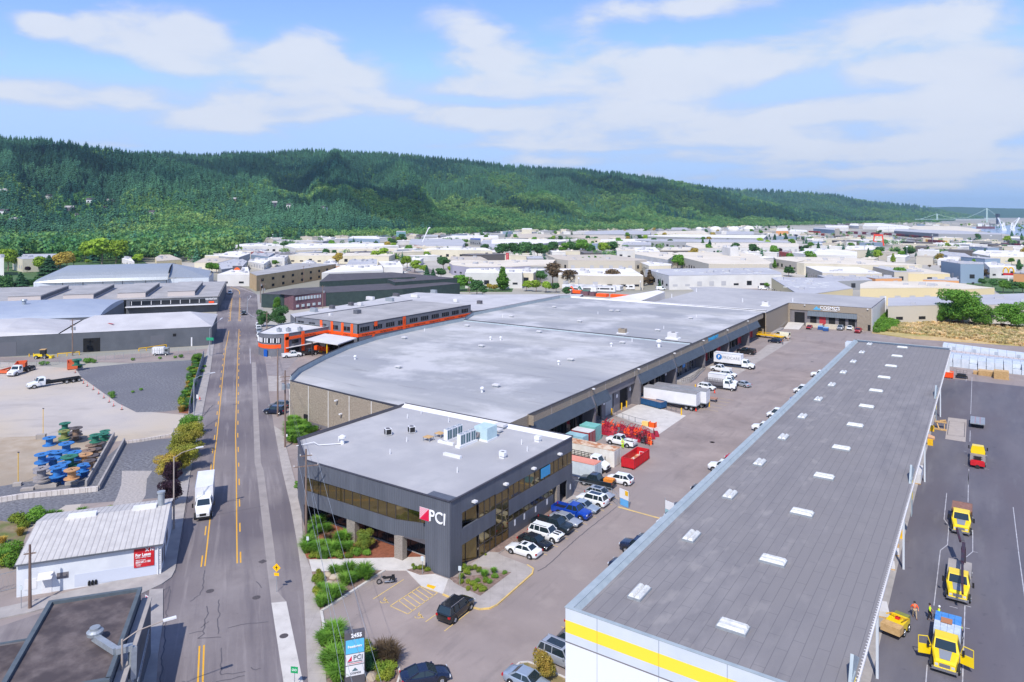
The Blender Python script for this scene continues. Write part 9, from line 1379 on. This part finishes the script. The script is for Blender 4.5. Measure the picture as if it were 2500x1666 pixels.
for k,x,y,s in(('shrub',270,385,2.3),('shrub',280,330,1.6),('chart',150,400,2.0),('chart',110,380,1.4),('chart',175,430,1.2),('shrub',100,720,2.2),('chart',60,700,1.8),('shrub',90,620,2.0),('grassd',10,690,1.8),('shrub',20,620,1.6),('chart',815,300,1.0),('chart',880,295,.7),('grassd',610,330,1.3),('grassd',440,340,1.0),('grassd',370,360,1.4),('dry',20,540,1.2),('dry',150,480,1.3)):plant(k,'A',x,y,s,'growing behind and left of the white gabled shop')
for i in range(60):u=gj.random();p=at('E',1690,600).lerp(at('E',1560,1060),u)+Vector((gj.uniform(-.9,.9),gj.uniform(-.9,.9),0));k=gj.choice(('chart','dry','dark','grassd'));t=thing('shrub',SN[k]+' in the hedge strip along the slatted fence','plant',(p.x,p.y,.02),gj.uniform(0,6),'hedge strip along the slatted fence');o=bpy.data.objects.new('foliage',SH_[k]);COL.objects.link(o);o.parent=t;s=gj.uniform(1.0,1.9);t.scale=(s,s,s)
for v,x,y,s in(('E',740,650,2.4),('E',770,640,1.8),('E',800,650,1.6),('E',950,930,1.8),('E',960,950,1.3),('E',360,670,2.0),('E',400,665,1.5),('E',1540,605,1.6),('E',1490,610,1.2),('E',1360,618,1.2),('E',1130,630,1.3),('E',1200,885,1.0),('E',1130,905,.9),('E',680,690,1.4),('E',1720,730,1.4),('E',1740,690,1.2),('E',1700,780,1.2),('B',375,130,.9),('B',378,100,.8)):plant('weed',v,x,y,s,'at the edges of the gravel and yard')
mp_=[];H0=[at('H',*p)for p in((1270,330),(1320,240),(1380,215),(1460,240),(1400,330))]
for _ in range(520):p=H0[0].lerp(H0[3],gj.random()).lerp(H0[1].lerp(H0[2],gj.random()),gj.random());mp_.append((p.x+gj.uniform(-4,4),p.y+gj.uniform(-6,6),.1,gj.uniform(1.5,3.4),gj.uniform(0,6.28),0))
forest('bank_shrubs',[bpy.data.objects.new('proto',SH_['shrub'])],mp_,'bright green brambles covering the bank at the end of the far wing');mp_=[]
MA,MBq,MC,MD=at('H',1380,330),at('H',2500,450),at('H',2600,310),at('H',1450,240)
for _ in range(1700):u,w_=gj.random(),gj.random();p=MA.lerp(MBq,u).lerp(MD.lerp(MC,u),w_);mp_.append((p.x,p.y,.2,gj.uniform(.8,1.9),gj.uniform(0,6.28),0 if w_<.9 or gj.random()<.5 else 1))
forest('meadow_grass',[bpy.data.objects.new('proto',tuft('stalks',leafmat('dry_stalks',(.9,.72,.42),(.75,.58,.32),.15,c3=(.6,.52,.24)),60,.7,.5,9,.03)),bpy.data.objects.new('proto',tuft('stalks',leafmat('rust_stalks',(.3,.1,.05),(.22,.1,.05)),60,.8,.5,10,.03))],mp_,'tall dry straw-coloured grass of the meadow');
oc=[(Vector(t.location),max((Vector(c.co).xy.length for c in t.children[0].data.vertices),default=10))for t in bpy.data.objects if t.get('category')=='building' and t.name.startswith('district')]
fb=random.Random(21);made=0;ft=0
SM={}
for _ in range(7000):
 px=fb.uniform(470,2560);d=620*(3300/620)**fb.random();x,y=W(px,d)
 if(y<365 and x>-160)or x<-420 and px<620:continue
 if hzi(px,d)>.5 and d>1000:continue
 q=Vector((x,y,0));near_=any((q-c_).length<r_*.78+5 for c_,r_ in oc)
 if not near_ and made<290:
  k=fb.randrange(10)
  if k not in SM:w_,l_,h_=fb.uniform(5,13),fb.uniform(9,24),fb.uniform(4,7.5);SM[k]=(MB().box(-w_,w_,-l_,l_,0,h_).mesh('wall',WC['wcegwwbckw'[k]]),MB().box(-w_-.2,w_+.2,-l_-.2,l_+.2,h_,h_+.3).box(-1,1,2,4,h_+.3,h_+1.5).mesh('roof',RC['WCTGWWGCDW'[k]]),w_)
  t=thing('district_building','small low block filling the gaps of the far industrial district','building',q,R(fb.choice((0,90,35,-25))),'small blocks of the far district')
  for nm,m_ in zip(('wall','roof'),SM[k]):o=bpy.data.objects.new(nm,m_);COL.objects.link(o);o.parent=t
  oc.append((q,17));made+=1
 elif ft<110 and not any((q-c_).length<r_*.6 for c_,r_ in oc):
  k=fb.choice(('green','green','light','dark','dark','con','amber'));h_=fb.uniform(8,15);t=thing('leafy_tree' if k!='con' else 'conifer_tree','scattered street tree between the far industrial blocks','tree',q,fb.uniform(0,6),'scattered trees of the far district')
  for nm,m_ in(('crown',CR[(k,fb.randrange(2))]),('trunk',TK)):o=bpy.data.objects.new(nm,m_);COL.objects.link(o);o.parent=t
  t.scale=(h_,)*3;ft+=1
pts3=[]
for _ in range(5000):
 px=fb.uniform(430,2600);d=650*(4200/650)**fb.random();x,y=W(px,d)
 if(y<370 and x>-165)or(d>1000 and hzi(px,d)>.5)or(px<640 and d<760)or mnoise.noise(Vector((x/60,y/60,3)))<.12:continue
 if any((Vector((x,y,0))-c_).length<r_*.62 for c_,r_ in oc):continue
 pts3.append((x,y,-.5,fb.uniform(6,12),fb.uniform(0,6.28),fb.choice((0,1,2,2,3,3))))
 if len(pts3)>700:break
forest('scattered_trees',protos_,pts3,'countless small trees dotted between the far industrial blocks')
cl_m=mat('shade_cloud_white',(.85,.86,.9),rough=1);cl_m.node_tree.nodes['Principled BSDF'].inputs['Alpha'].default_value=.42
for i,(px,d,sx_,sy_)in enumerate(((560,2500,520,300),(900,2000,170,130),(1000,1750,260,120),(1690,3300,620,300),(60,1750,240,110),(1330,2300,200,90),(2050,4600,600,350))):  # unseen clouds added overhead so their shadows darken parts of the ridge
 z_=1500;x,y=W(px,d);x-=SH.x*(z_-150);y-=SH.y*(z_-150);mb=MB();bm=bmesh.new();bmesh.ops.create_icosphere(bm,subdivisions=4,radius=1)
 for v_ in bm.verts:k=1+.55*mnoise.noise(v_.co*1.7+Vector((i*5,0,0)))+.25*mnoise.noise(v_.co*4.5+Vector((i,3,0)));v_.co=Vector((v_.co.x*k*sx_,v_.co.y*k*sy_,max(-.25,v_.co.z)*k*70))
 me=bpy.data.meshes.new('shade_cloud');bm.to_mesh(me);bm.free();me.materials.append(cl_m);me.shade_smooth();o=bpy.data.objects.new('shade_cloud',me);COL.objects.link(o);o.location=(x,y,z_);o.rotation_euler=(0,0,TH);o['kind']='structure'
hz_m=bpy.data.materials.new('haze_air');hz_m.use_nodes=True;N_=hz_m.node_tree.nodes;N_.remove(N_['Principled BSDF']);pv=N_.new('ShaderNodeVolumePrincipled');pv.inputs['Color'].default_value=(.58,.82,1,1);pv.inputs['Density'].default_value=4.8e-5;pv.inputs['Anisotropy'].default_value=.2;hz_m.node_tree.links.new(pv.outputs[0],N_['Material Output'].inputs['Volume'])
o=MB().box(-16500,16500,-3500,20500,-3.2,430).obj('haze',hz_m);o['kind']='stuff';o['label']='thin blue haze over the valley and the ridge'
bpy.context.view_layer.update()
